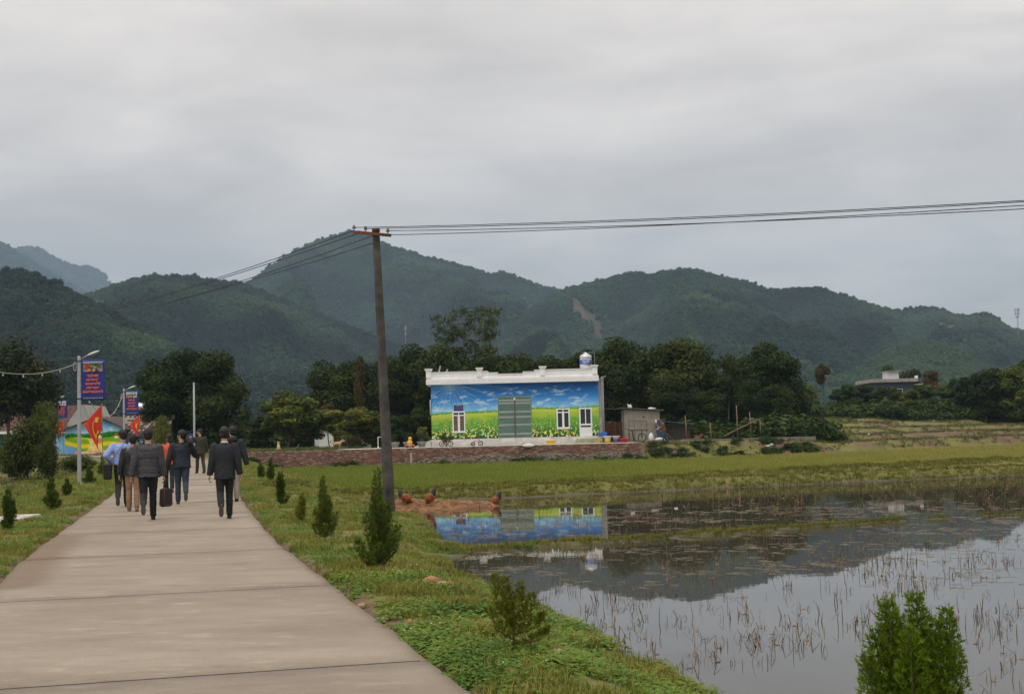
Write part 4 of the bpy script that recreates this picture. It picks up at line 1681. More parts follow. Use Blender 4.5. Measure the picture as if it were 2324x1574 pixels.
k = 0
for i, (D, top, w, Y) in enumerate(((755, 802, 112, 110), (812, 815, 105, 113), (880, 806, 105, 110), (932, 784, 115, 112), (992, 779, 125, 109), (1058, 774, 130, 112),
                                    (1122, 796, 115, 108), (1182, 800, 125, 110), (1240, 810, 120, 109), (1292, 812, 90, 112))):
    put_tree('grove_tree', P_D[i % 5], D, top, .82, Y, w*1.2, 'dense dark tree, %s from the left in the grove behind the painted house' % ORD[i], 'grove behind the painted house')
for i, (D, top, w, Y) in enumerate(((1338, 790, 110, 113), (1395, 768, 120, 111), (1468, 758, 145, 113), (1540, 766, 135, 110), (1588, 776, 110, 113),
                                    (1690, 800, 100, 113), (1738, 780, 130, 110), (1790, 842, 80, 112))):
    put_tree('grove_tree', P_D[(i*2+1) % 5], D, top, .9, Y, w*1.2, 'dense dark tree, %s from the left in the grove behind the shed' % ORD[i], 'grove behind the shed')
for i, (D, top, w, Y) in enumerate(((1520, 850, 90, 106), (1600, 870, 80, 105), (1700, 862, 85, 106), (1762, 870, 80, 106))):
    put_tree('young_grove_tree', P_D[(i*3+2) % 5], D, top, 1.0, Y, w*1.1, 'shorter leafy tree, %s from the left at the grove edge right of the shed' % ORD[i], 'front trees of the grove')
put_tree('bare_limbed_tree', P_BARE, 1648, 790, 1.0, 107, 100, 'pale-stemmed thin-leaved tree with bare limbs in the grove right of the shed', None)
for i, (D, top, w, Y) in enumerate(((362, 798, 105, 104), (425, 786, 130, 106), (492, 792, 130, 104))):
    put_tree('village_tree', P_D[i], D, top, .85, Y, w*1.15, 'tall dark tree, %s from the left of the three over the road bend' % ORD[i], 'trees over the road bend')
put_tree('bright_bush_tree', P_T[2], 552, 915, .85, 112, 50, 'bright green tree peeping out right of the tall dark trees', None)
for i, (D, top, w, Y, pr, lab) in enumerate(((592, 938, 62, 101, P_T[1], 'small dark tree at the left end of the brick wall'),
                                             (650, 886, 120, 97, P_G[0], 'yellowish garden tree with twin pale stems behind the brick wall'),
                                             (712, 915, 90, 99, P_G[1], 'olive garden tree left of the white outhouse'),
                                             (748, 898, 74, 101, P_S, 'pointed dull green tree above the white outhouse'),
                                             (792, 915, 110, 98, P_G[1], 'spreading garden tree right of the white outhouse'),
                                             (845, 925, 70, 99, P_T[3], 'light garden tree beside the power pole'),
                                             (815, 775, 46, 104, P_S, 'tall thin-topped tree with yellow leaves rising over the garden'),
                                             (905, 935, 60, 98, P_T[1], 'dark leafy tree between the power pole and the painted house'),
                                             (950, 925, 60, 99, P_T[0], 'leafy tree close to the left corner of the painted house'))):
    put_tree('garden_tree', pr, D, top, .82, Y, w*1.15, lab, 'garden trees left of the painted house')
xs = [1800, 1832, 1900, 1932, 1962, 1995, 2030, 2066, 2104, 2140, 2170]
tops = [856, 868, 874, 862, 868, 874, 876, 878, 864, 866, 852]
for i, (D, top) in enumerate(zip(xs, tops)):
    put_tree('hedge_tree', P_T[(i*7+i//3) % 4], D, top, None, 150-rnd.uniform(0, 5), 60, 'low tree, %s from the left in the tree line before the blue-grey house' % ORD[i], 'low tree line on the right')
for i, (D, top, w, Y, pr, lab) in enumerate(((1866, 828, 52, 146, P_R, 'slender tree with a round rusty crown left of the blue-grey house'),
                                             (2022, 814, 60, 176, P_T[2], 'bright conical tree behind the roof of the blue-grey house'),
                                             (2066, 830, 74, 178, P_T[1], 'round dark tree behind the blue-grey house'),
                                             (2112, 822, 72, 162, P_S, 'loose rusty tree at the right end of the blue-grey house'))):
    put_tree('far_tree', pr, D, top, None, Y, w, lab, None)
for i, (D, top, w, Y) in enumerate(((2196, 848, 74, 140), (2232, 836, 78, 136), (2268, 826, 84, 140), (2304, 820, 88, 135), (2345, 798, 95, 138))):
    put_tree('right_edge_tree', P_T[(1, 0, 1, 3, 1)[i]], D, top, None, Y, w*1.2, 'dark tree, %s from the left in the clump at the right edge' % ORD[i], 'tree clump at the right edge')
put_tree('flowering_tree', P_F, 22, 775, .85, 92, 215, 'dark tree speckled with yellow flowers at the left edge', None, ref=(10, 8))
put_tree('flowering_tree', P_F, 72, 832, .85, 95, 120, 'smaller yellow-flowered tree beside the left lamp post', None, ref=(10, 8))
# low shrubs on the left
P_B = [tree_proto(s, 10, 10, .02, m, 5200, .3, 30, 0, .12, 1.0) for s, m in ((71, OLIVE), (72, GARDEN))]
for D, top, base, w, Y, pr, lab in ((62, 945, 1062, 125, 62, P_B[0], 'big rounded dark shrub in the left field'), (105, 988, 1064, 60, 60, P_B[0], 'dark shrub right of the big rounded shrub'),
                                    (98, 908, 985, 80, 84, P_B[1], 'olive shrub in front of the teal house'), (20, 985, 1060, 70, 64, P_B[1], 'olive shrub at the left edge of the field'),
                                    (178, 1030, 1070, 90, 66, P_B[1], 'low straggling shrub behind the nearest lamp post'), (365, 940, 1005, 55, 88, P_B[1], 'pale shrub beside the tiled wing'),
                                    (575, 1035, 1062, 34, 74, P_B[0], 'weedy shrub at the left end of the brick wall')):
    put_tree('shrub', pr, D, top, None, Y, w, lab, None, ref=(10, 10), cat='shrub')


def bamboo():
    r = random.Random(9)
    rg = np.random.default_rng(9)
    Y = 118.0
    base = at(1060, 985, Y)
    t = empty('bamboo_clump', (base[0], Y, .85), 0, 'feathery bamboo rising above the grove left of the painted house', 'bamboo')
    tips = [(990, 722), (1004, 735), (1030, 712), (1048, 705), (1062, 722), (1082, 700), (1100, 712), (1118, 702), (1128, 710), (1105, 745), (1022, 750)]
    for D, y in tips:
        q = at(D, y, Y)-np.array([base[0], Y, .85])
        q = Vector((q[0], r.uniform(-1, 1), q[2]))
        root = Vector((q.x*.35+r.uniform(-.3, .3), q.y*.3, 0))
        pts = [root.lerp(q, s) + Vector((0, 0, .9*math.sin(math.pi*s)*s)) for s in np.linspace(0, 1, 10)]
        b = MB()
        b.tube(pts, [.05-.04*i/9 for i in range(10)], 6)
        c = b.build('culm', mat('bamboo_cane', (.13, .14, .06), .6, .2, 3), t)
        P = []
        for s in range(4, 10):
            for _ in range(3):
                c0 = pts[s] + Vector((r.gauss(0, .25), r.gauss(0, .25), r.gauss(0, .2)))
                P += [np.array(c0)+rg.normal(size=3)*[.22, .22, .16] for _ in range(14)]
        P = np.array(P)
        N = rg.normal(size=P.shape) + [0, 0, .3]
        V, F = leaf_quads(P, N, .26, rg, .24, 1.2)
        me = np_mesh('foliage', V, F)
        set_float(me, 'tint', np.repeat(rg.random(len(P)), 4))
        link('foliage', me, c, BAMBOO)


bamboo()


# ------------------------------------------------------------------ young thuja shrubs along the verges
def thuja_mesh(seed, h, w, n, leaf, plumes=7, spread=.5, sparse=0.0, axis_tip=1.0, tips=None):
    r = random.Random(seed)
    rg = np.random.default_rng(seed)
    b = MB()
    b.tube([(0, 0, -.1), (.01, 0, h*.35), (0, .01, h*.8)], [h*.016, h*.012, h*.004], 6)
    axes = [((0, 0, h*.1), (r.uniform(-.02, .02)*h, 0, h*axis_tip), w*.155)]
    for i in range(plumes):
        a = 2*math.pi*(i+r.random()*.7)/plumes
        z0 = h*(r.uniform(.02, .1) if i % 2 else r.uniform(.1, .25))
        tip = h*(r.uniform(.22, .46) if i % 2 else r.uniform(.5, .86))
        rr = w*.5*(r.uniform(.8, 1.05) if i % 2 else r.uniform(.7, 1.0)*min(.8, 1.2-tip/h))
        axes.append(((0, 0, z0), (math.cos(a)*rr, math.sin(a)*rr, tip), w*r.uniform(.1, .15)))
    if tips:
        axes = [((0, 0, h*z0), (x, y, z*.935), rr) for x, y, z, z0, rr in tips]
    V, F, T = [], [], []
    tot = sum((Vector(q)-Vector(p)).length*s for p, q, s in axes)
    for p, q, s in axes:
        p, q = np.array(p), np.array(q)
        L = np.linalg.norm(q-p)
        m_ = int(n*L*s/tot)
        mid = (p+q)/2 + (q-p)*[.35, .35, -.12]
        b.tube([tuple(p), tuple(mid), tuple(q)], [h*.008, h*.006, h*.002], 5)
        t = rg.beta(1.5, 1.15, m_)
        ax = ((1-t)**2)[:, None]*p + (2*t*(1-t))[:, None]*mid + (t**2)[:, None]*q
        ang = rg.uniform(0, 6.28, m_)
        env = 1.35*s*np.clip(1.03-t, 0, 1)**.6*np.clip(t*4+.3, 0, 1)
        clump = 1+.28*np.sin(ang*3+t*19+seed)+.2*np.sin(t*31+ang)
        rad = env*np.sqrt(rg.uniform(.05, 1, m_))*clump
        P = ax + np.stack([np.cos(ang)*rad, np.sin(ang)*rad, rg.normal(size=m_)*h*.012], 1)
        out = np.stack([np.cos(ang)*.75, np.sin(ang)*.75, np.full(m_, .85)], 1) + rg.normal(size=(m_, 3))*.35
        out /= np.linalg.norm(out, axis=1)[:, None]
        side = np.cross(out, rg.normal(size=(m_, 3)))
        side /= np.linalg.norm(side, axis=1)[:, None]
        l = (leaf*rg.uniform(.6, 1.4, m_))[:, None]
        # a frond: thin stalk diamond with two side needles
        nrm = np.cross(out, side)
        Q = [P, P+out*l*.5+side*l*.09, P+out*l, P+out*l*.5-side*l*.09,
             P+out*l*.25, P+out*l*.62+side*l*.42, P+out*l*.45, P+out*l*.25,
             P+out*l*.4, P+out*l*.6, P+out*l*.78-side*l*.4, P+out*l*.45]
        b0 = sum(len(x) for x in V)
        V.append(np.stack(Q, 1).reshape(-1, 3))
        i0 = b0+np.arange(m_)*12
        F.append(np.stack([np.stack([i0+0, i0+1, i0+2, i0+3], 1), np.stack([i0+4, i0+5, i0+6, i0+7], 1), np.stack([i0+8, i0+9, i0+10, i0+11], 1)], 1).reshape(-1, 4))
        T.append(np.repeat(np.clip(rg.uniform(.1, .75, m_)+.3*np.sin(ang*2+t*9)*.5, 0, 1), 12))
    me = np_mesh('foliage', np.vstack(V), np.vstack(F))
    set_float(me, 'tint', np.concatenate(T))
    return b.mesh('stem'), me


THUJA = leaf_mat('thuja_fronds', (.042, .078, .007), (.13, .18, .022), trans=.2)
THUJA_B = leaf_mat('bright_thuja_fronds', (.06, .115, .006), (.19, .28, .024), trans=.25)
THUJA_Y = leaf_mat('yellowing_thuja_fronds', (.08, .1, .008), (.22, .23, .022), trans=.2)
STEM = mat('thuja_stem', (.09, .06, .04), .9, .3, 20)


def thuja(D, base, top, wpx, Y, lab, m, seed, n=2600, leaf=.05, plumes=7, group='young thujas along the verge', x=None, tips=None, rz=None):
    q = at(D, top, Y)
    X = float(q[0]) if x is None else x
    z0 = gz(X, Y)
    h, w = float(q[2])-z0, wpx*Y/FP*.9
    s, f = thuja_mesh(seed, h, w, n, leaf, plumes, tips=tips)
    t = empty('thuja', (X, Y, z0), rnd.uniform(0, 6) if rz is None else rz, lab, 'shrub', group)
    link('stem', s, t, STEM)
    link('foliage', f, t, m)


thuja(2062, 1700, 1345, 215, 5.0, 'bright green thuja in the near right corner', THUJA_B, 101, 19000, .028, 9, rz=0, tips=[(-.075, .0, .985, .35, .085), (.035, .02, 1.0, .35, .09), (.13, -.03, .95, .35, .075), (-.17, -.02, .79, .3, .075), (.175, .03, .8, .3, .07), (-.03, -.1, .89, .3, .085), (.06, .1, .9, .3, .085), (-.05, .06, .94, .4, .07), (.09, -.05, .91, .4, .07), (-.12, .03, .87, .35, .07), (0, 0, .87, .3, .12), (.02, -.1, .6, .2, .07), (-.1, .08, .6, .2, .07), (.11, -.06, .58, .2, .06)])
thuja(1160, 1480, 1296, 135, 9.6, 'scraggly yellowing thuja at the water edge', THUJA_Y, 102, 2600, .036, 6, rz=0, tips=[(-.12, 0, .62, .35, .04), (-.04, .05, .60, .35, .045), (.06, 0, .55, .35, .05), (.15, .03, .47, .3, .045), (.22, -.03, .33, .25, .045), (-.14, -.08, .38, .2, .03), (.25, .05, .2, .12, .04)])
thuja(858, 1292, 1066, 112, 15.9, 'tallest dark thuja in front of the power pole', THUJA, 103, 5200, .05, 14)
thuja(735, 1222, 1082, 66, 20.9, 'dark conical thuja second along the right verge', THUJA, 104, 3000, .055, 11)
thuja(683, 1184, 1122, 40, 25.4, 'stunted brownish thuja on the right verge', THUJA_Y, 105, 900, .06, 5)
thuja(637, 1150, 1072, 42, 31.4, 'narrow dark thuja on a bare stem on the right verge', THUJA, 106, 1500, .07, 5)
thuja(614, 1100, 1040, 30, 45.0, 'slim thuja farthest along the right verge', THUJA, 107, 1000, .08, 5)
thuja(592, 1092, 1052, 34, 49.0, 'bushy little thuja farthest up the right verge', THUJA, 108, 1000, .08, 5)
thuja(20, 1208, 1112, 52, 24.3, 'tall thin thuja at the left edge of the picture', THUJA, 109, 1900, .06, 5)
thuja(118, 1165, 1084, 52, 31.0, 'cone-shaped thuja on the left verge', THUJA, 110, 1800, .07, 6)
thuja(152, 1135, 1088, 34, 38.0, 'small thuja just behind the cone-shaped one on the left verge', THUJA, 111, 1200, .07, 5)
thuja(202, 1108, 1058, 34, 46.0, 'dark thuja at the foot of the nearest lamp post', THUJA, 112, 1200, .08, 5)
thuja(232, 1082, 1036, 30, 54.0, 'thuja on the left verge behind the man in the blue shirt', THUJA, 113, 1000, .08, 5)
thuja(271, 1038, 1012, 14, 92.0, 'tiny dark thuja in front of the painted cottage gable', THUJA, 114, 500, .1, 4)


# ------------------------------------------------------------------ grass, weeds, rice, stubble
def blade_mat(name, a, b_, c=None):
    if name in MATS:
        return MATS[name]
    m = bpy.data.materials.new(name)
    m.use_nodes = True
    nt = m.node_tree
    p = nt.nodes['Principled BSDF']
    ai = node(nt, 'ShaderNodeAttribute', attribute_name='itint', attribute_type='INSTANCER')
    at_ = node(nt, 'ShaderNodeAttribute', attribute_name='tint')
    f = mathn(nt, 'ADD', mathn(nt, 'MULTIPLY', ai.outputs['Fac'], .75), mathn(nt, 'MULTIPLY', at_.outputs['Fac'], .25))
    col = ramp(nt, f, [(0.0, a), (.5, b_), (1.0, c)]) if c else ramp(nt, f, [(0.0, a), (1.0, b_)])
    nt.links.new(col, p.inputs['Base Color'])
    p.inputs['Roughness'].default_value = .6
    p.inputs['Specular IOR Level'].default_value = .3
    t = node(nt, 'ShaderNodeBsdfTranslucent')
    nt.links.new(col, t.inputs[0])
    mx = node(nt, 'ShaderNodeMixShader', i_0=.25)
    nt.links.new(p.outputs[0], mx.inputs[1])
    nt.links.new(t.outputs[0], mx.inputs[2])
    nt.links.new(mx.outputs[0], nt.nodes['Material Output'].inputs[0])
    MATS[name] = m
    return m


def tuft(seed, m, n=12, h=1.0, w=.06, spread=.35, lean=.5):
    r = random.Random(seed)
    V, F, T = [], [], []
    for i in range(n):
        a = r.uniform(0, 6.28)
        p = Vector((r.gauss(0, spread*.5), r.gauss(0, spread*.5), -.05))
        d = Vector((math.cos(a), math.sin(a), 0))
        s = d.cross(Vector((0, 0, 1)))*w*.5
        hh = h*r.uniform(.5, 1.05)
        k = r.uniform(.1, lean)*hh
        m1, tip = p+Vector((0, 0, hh*.6))+d*k*.4, p+Vector((0, 0, hh*r.uniform(.8, 1.0)))+d*k*1.3
        b = len(V)
        V += [p-s, p+s, m1-s*.75, m1+s*.75, tip-s*.1, tip+s*.1]
        F += [(b, b+1, b+3, b+2), (b+2, b+3, b+5, b+4)]
        T += [r.random()]*6
    me = bpy.data.meshes.new('tuft')
    me.from_pydata([tuple(v) for v in V], [], F)
    set_float(me, 'tint', T)
    me.materials.append(m)
    return me


def weed(seed, m, n=14, flower=None):
    r = random.Random(seed)
    V, F, T, MI = [], [], [], []
    for i in range(n):
        a, el = r.uniform(0, 6.28), r.uniform(.15, 1.2)
        d = Vector((math.cos(a)*math.cos(el), math.sin(a)*math.cos(el), math.sin(el)))
        p = d*r.uniform(.2, .75)
        u = Vector((math.cos(a), math.sin(a), r.uniform(-.4, .3))).normalized()
        s = u.cross(Vector((r.uniform(-.3, .3), r.uniform(-.3, .3), 1))).normalized()
        l, w = r.uniform(.25, .55), r.uniform(.06, .16)
        nn = u.cross(s)
        b = len(V)
        V += [p, p+u*l*.45+s*w+nn*.03, p+u*l, p+u*l*.45-s*w+nn*.03, p+u*l*.5-nn*.03]
        F += [(b, b+1, b+4), (b+1, b+2, b+4), (b+2, b+3, b+4), (b+3, b, b+4)]
        T += [r.random()]*5
        MI += [0]*4
    if flower:
        for i in range(2):
            p = Vector((r.uniform(-.4, .4), r.uniform(-.4, .4), r.uniform(.7, 1.0)))
            b = len(V)
            V += [p+Vector((.06, 0, .02)), p+Vector((0, .06, 0)), p+Vector((-.06, 0, .02)), p+Vector((0, -.06, .03))]
            F.append((b, b+1, b+2, b+3))
            MI.append(1)
            T += [1]*4
    me = bpy.data.meshes.new('weed')
    me.from_pydata([tuple(v) for v in V], [], F)
    me.polygons.foreach_set('material_index', MI)
    set_float(me, 'tint', T)
    me.materials.append(m)
    if flower:
        me.materials.append(flower)
    return me


def road_e(x, y):
    d, s = line_dist(x, y, RL[::3])
    return d-ROADW, s


def spots(xr, yr, dens, rg, keep):
    """random places, dens per square metre, filtered by keep(x, y, z)"""
    n = int((xr[1]-xr[0])*(yr[1]-yr[0])*dens)
    x, y = rg.uniform(*xr, n), rg.uniform(*yr, n)
    k = keep(x, y)
    x, y = x[k], y[k]
    z = ground_z(x, y)
    return x, y, z


def flat_rot(n, rg, tilt=.15):
    return np.stack([rg.uniform(-tilt, tilt, n), rg.uniform(-tilt, tilt, n), rg.uniform(0, 6.28, n)], 1)


GRASS = blade_mat('verge_grass', (.09, .12, .012), (.21, .22, .032), (.35, .28, .09))
WEED = blade_mat('verge_weeds', (.05, .125, .01), (.135, .235, .024), (.24, .27, .05))
FLOW = mat('tiny_white_petals', (.7, .7, .68), .7)
TUFTS = [tuft(s, GRASS, 13, 1, .07, .5) for s in (1, 2, 3)]
WEEDS = [weed(s, WEED, 15, FLOW if s == 6 else None) for s in (4, 5, 6)]


def verges():
    rg = np.random.default_rng(5)
    X, Y, Z, H, PK, IT = [], [], [], [], [], []

    def add(xr, yr, dens, hs, side):
        def keep(x, y):
            e, s = road_e(x, y)
            ok = (e > .0+.05*perlin(x*4, y*4, 3)) & (np.sign(s) == side) & (e < (4.6 if side > 0 else 5.5))
            v = fbm(x*.9, y*.9, 3, 19)
            return ok & (rg.random(len(x)) < np.clip(.66+1.5*v, .04, 1)*np.clip(.35+e*1.2, 0, 1))
        x, y, z = spots(xr, yr, dens, rg, keep)
        ok = (z > WATER_Z+.015)
        x, y, z = x[ok], y[ok], z[ok]
        n = len(x)
        v = fbm(x*.7, y*.7, 3, 29)
        isw = rg.random(n) < np.clip(.36+1.0*v, .05, .85)
        X.append(x), Y.append(y), Z.append(z)
        H.append(hs*rg.uniform(.6, 1.5, n)*np.where(isw, 1.0+.5*(y < 15), 1.1))
        fl = rg.random(n) < .015
        PK.append(np.where(isw, np.where(fl, 5, rg.integers(3, 5, n)), rg.integers(0, 3, n)))
        IT.append(np.clip(.45+.6*fbm(x*1.1, y*1.1, 4, 39)+rg.uniform(-.22, .22, n), 0, 1))
    add((-2.5, 6), (3.5, 11), 800, .075, 1)
    add((-4, 3), (11, 17), 580, .08, 1)
    add((-6, 2), (17, 27), 330, .075, 1)
    add((-14, 0), (27, 44), 150, .09, 1)
    add((-20, -6), (44, 72), 60, .11, 1)
    add((-13, -4), (12, 24), 330, .075, -1)
    add((-18, -7), (24, 40), 170, .09, -1)
    add((-26, -10), (40, 75), 70, .11, -1)
    x, y, z, h, pk, it = (np.concatenate(q) for q in (X, Y, Z, H, PK, IT))
    scatter('verge_grass', np.stack([x, y, z], 1), flat_rot(len(x), rg), h, it, TUFTS+WEEDS, pk, 'short grass and broad-leaved weeds on the road verges', 'grass')


verges()


def fields():
    rg = np.random.default_rng(6)
    RICE = blade_mat('rice_regrowth', (.13, .2, .016), (.255, .26, .042), (.39, .3, .12))
    RT = [tuft(s, RICE, 16, 1, .05, .55, .35) for s in (11, 12, 13)]

    def keep(x, y):
        e, s = road_e(x, y)
        d2, s2 = line_dist(x, y, DIKE2)
        return (s > 0) & (e > 4) & (y < field_edge(x)-2.8) & ((s2 < 0) | (y > 60)) & (d2 > .3) & (y > 43)
    xs, ys, zs = [], [], []
    for xr, yr, d in (((-18, 30), (42, 64), 22), ((-22, 60), (64, 90), 12), ((8, 70), (90, 128), 7)):
        x, y, z = spots(xr, yr, d, rg, keep)
        xs.append(x), ys.append(y), zs.append(z)
    x, y, z = map(np.concatenate, (xs, ys, zs))
    tan = sstep(-4, 22, x+.15*(60-y))
    it = np.clip(.06+.62*tan+.4*fbm(x*.3, y*.5, 3, 3)+rg.uniform(-.12, .12, len(x)), 0, 1)
    h = rg.uniform(.14, .32, len(x))
    scatter('rice_regrowth', np.stack([x, y, z], 1), flat_rot(len(x), rg), np.stack([h*.9, h*.9, h], 1), it, RT, rg.integers(0, 3, len(x)),
            'thin yellow-green rice regrowth covering the far paddies', 'rice')
    # turf on the dikes, drowned strip and shore
    TURF = blade_mat('dike_turf', (.09, .11, .013), (.18, .18, .025), (.26, .21, .055))
    TT = [tuft(s, TURF, 14, 1, .09, .6, .8) for s in (14, 15)]
    xs, ys, zs, hs = [], [], [], []
    for L, wd, den, hh in ((DIKE1, .75, 60, .13), (DIKE2, .7, 60, .15), (STRIP, .34, 110, .1)):
        def kp(x, y):
            d, _ = line_dist(x, y, L)
            return (d < wd*(1+.4*fbm(x*.8, y*.8, 2, 7)))
        for xr, yr in (((-8, 20), (22, 63)), ((20, 45), (45, 76))):
            x, y, z = spots(xr, yr, den, rg, kp)
            ok = z > WATER_Z+.005
            xs.append(x[ok]), ys.append(y[ok]), zs.append(z[ok]), hs.append(np.full(ok.sum(), hh))
    x, y, z, h = map(np.concatenate, (xs, ys, zs, hs))
    it = np.clip(.4+.5*fbm(x*.6, y*.6, 3, 5)+rg.uniform(-.15, .15, len(x)), 0, 1)
    scatter('dike_turf', np.stack([x, y, z], 1), flat_rot(len(x), rg), h*rg.uniform(.6, 1.4, len(x)), it, TT, rg.integers(0, 2, len(x)),
            'matted green turf on the paddy dikes', 'grass')
    # rough grass and undergrowth on banks, terraces and the left field
    ROUGH = blade_mat('rough_grass', (.045, .065, .012), (.12, .135, .025), (.19, .16, .06))
    RG = [tuft(s, ROUGH, 16, 1, .12, .8, .8) for s in (16, 17)] + [weed(s, ROUGH, 22) for s in (18, 19)]

    def kr(x, y):
        e, s = road_e(x, y)
        terr = (x > 8.3) & (y > field_edge(x)+.3) & (s > 0)
        lf = (s < 0) & (e > 3.0)
        foot = (s > 0) & (y < 86) & (y > 83.4) & (x < 9) & (x > -17)
        yardg = (s > 0) & (y > 86.6) & (x < -11.5)
        return (terr | lf | foot | yardg) & (rg.random(len(x)) < np.clip(.5+.9*fbm(x*.3, y*.3, 3, 71), .08, 1)+foot*.6)
    xs, ys, zs = [], [], []
    for xr, yr, d in (((-34, -8), (16, 46), 9), ((-50, -12), (46, 96), 5), ((-26, 10), (84, 104), 9), ((8, 75), (88, 150), 11)):
        x, y, z = spots(xr, yr, d, rg, kr)
        xs.append(x), ys.append(y), zs.append(z)
    x, y, z = map(np.concatenate, (xs, ys, zs))
    it = np.clip(.4+.5*fbm(x*.25, y*.25, 3, 81)+rg.uniform(-.15, .15, len(x)), 0, 1)
    h = rg.uniform(.12, .32, len(x))
    foot = (y < 86) & (y > 83.2) & (x > -17) & (x < 9)
    h = np.where(foot, rg.uniform(.12, .3, len(x)), h)
    scatter('rough_grass', np.stack([x, y, z], 1), flat_rot(len(x), rg), h, it, RG, rg.integers(0, 4, len(x)), 'rough grass and weeds on the banks and fallow fields', 'grass')
    # leafy undergrowth at the wall foot and on the bank
    UNDER = leaf_mat('undergrowth_leaves', (.015, .034, .006), (.055, .09, .017), inst=True)
    UB = []
    for s in (1, 2):
        r2 = np.random.default_rng(s+200)
        lob = [(r2.uniform(-.5, .5), r2.uniform(-.5, .5), r2.uniform(.15, .55), r2.uniform(.2, .34), r2.uniform(.2, .3)) for _ in range(7)]
        UB.append(crown_mesh('undergrowth', lob, 420, .08, r2, UNDER))

    def ku(x, y):
        foot = (x < 8.6) & (x > -16.5) & (y > 85.1) & (y < 85.8) & (fbm(x*.35, y*0, 3, 91) > -.05)
        bank = (x > 8.6) & (x < 21) & (y > field_edge(x)+.2) & (y < field_edge(x)+3.0) & (fbm(x*.4, y*.3, 2, 92) > -.1)
        return foot | bank
    x, y, z = spots((-17, 75), (84, 160), 2.2, rg, ku)
    s = rg.uniform(.35, .7, len(x))

    def kt(x, y):
        return ((y > 138) & (y < 146) & (x > 24) & (x < 62)) | ((y > 105) & (y < 116) & (x > -19) & (x < 24)) | ((y > 99) & (y < 106) & (x > 10.5) & (x < 24)) | ((y > 103) & (y < 109) & (x < -19) & (x > -32))
    x2, y2, z2 = spots((-33, 62), (98, 148), .8, rg, kt)
    x, y, z, s = np.r_[x, x2], np.r_[y, y2], np.r_[z, z2], np.r_[s, rg.uniform(1.3, 2.6, len(x2))]
    s = np.stack([s*rg.uniform(.9, 1.7, len(x)), s*rg.uniform(.9, 1.5, len(x)), s*rg.uniform(.5, 1.1, len(x))], 1)
    scatter('undergrowth', np.stack([x, y, z], 1), flat_rot(len(x), rg, .1), s, rg.uniform(.2, .9, len(x)), UB, rg.integers(0, 2, len(x)), 'leafy undergrowth along the wall foot and the banks', 'undergrowth')


fields()


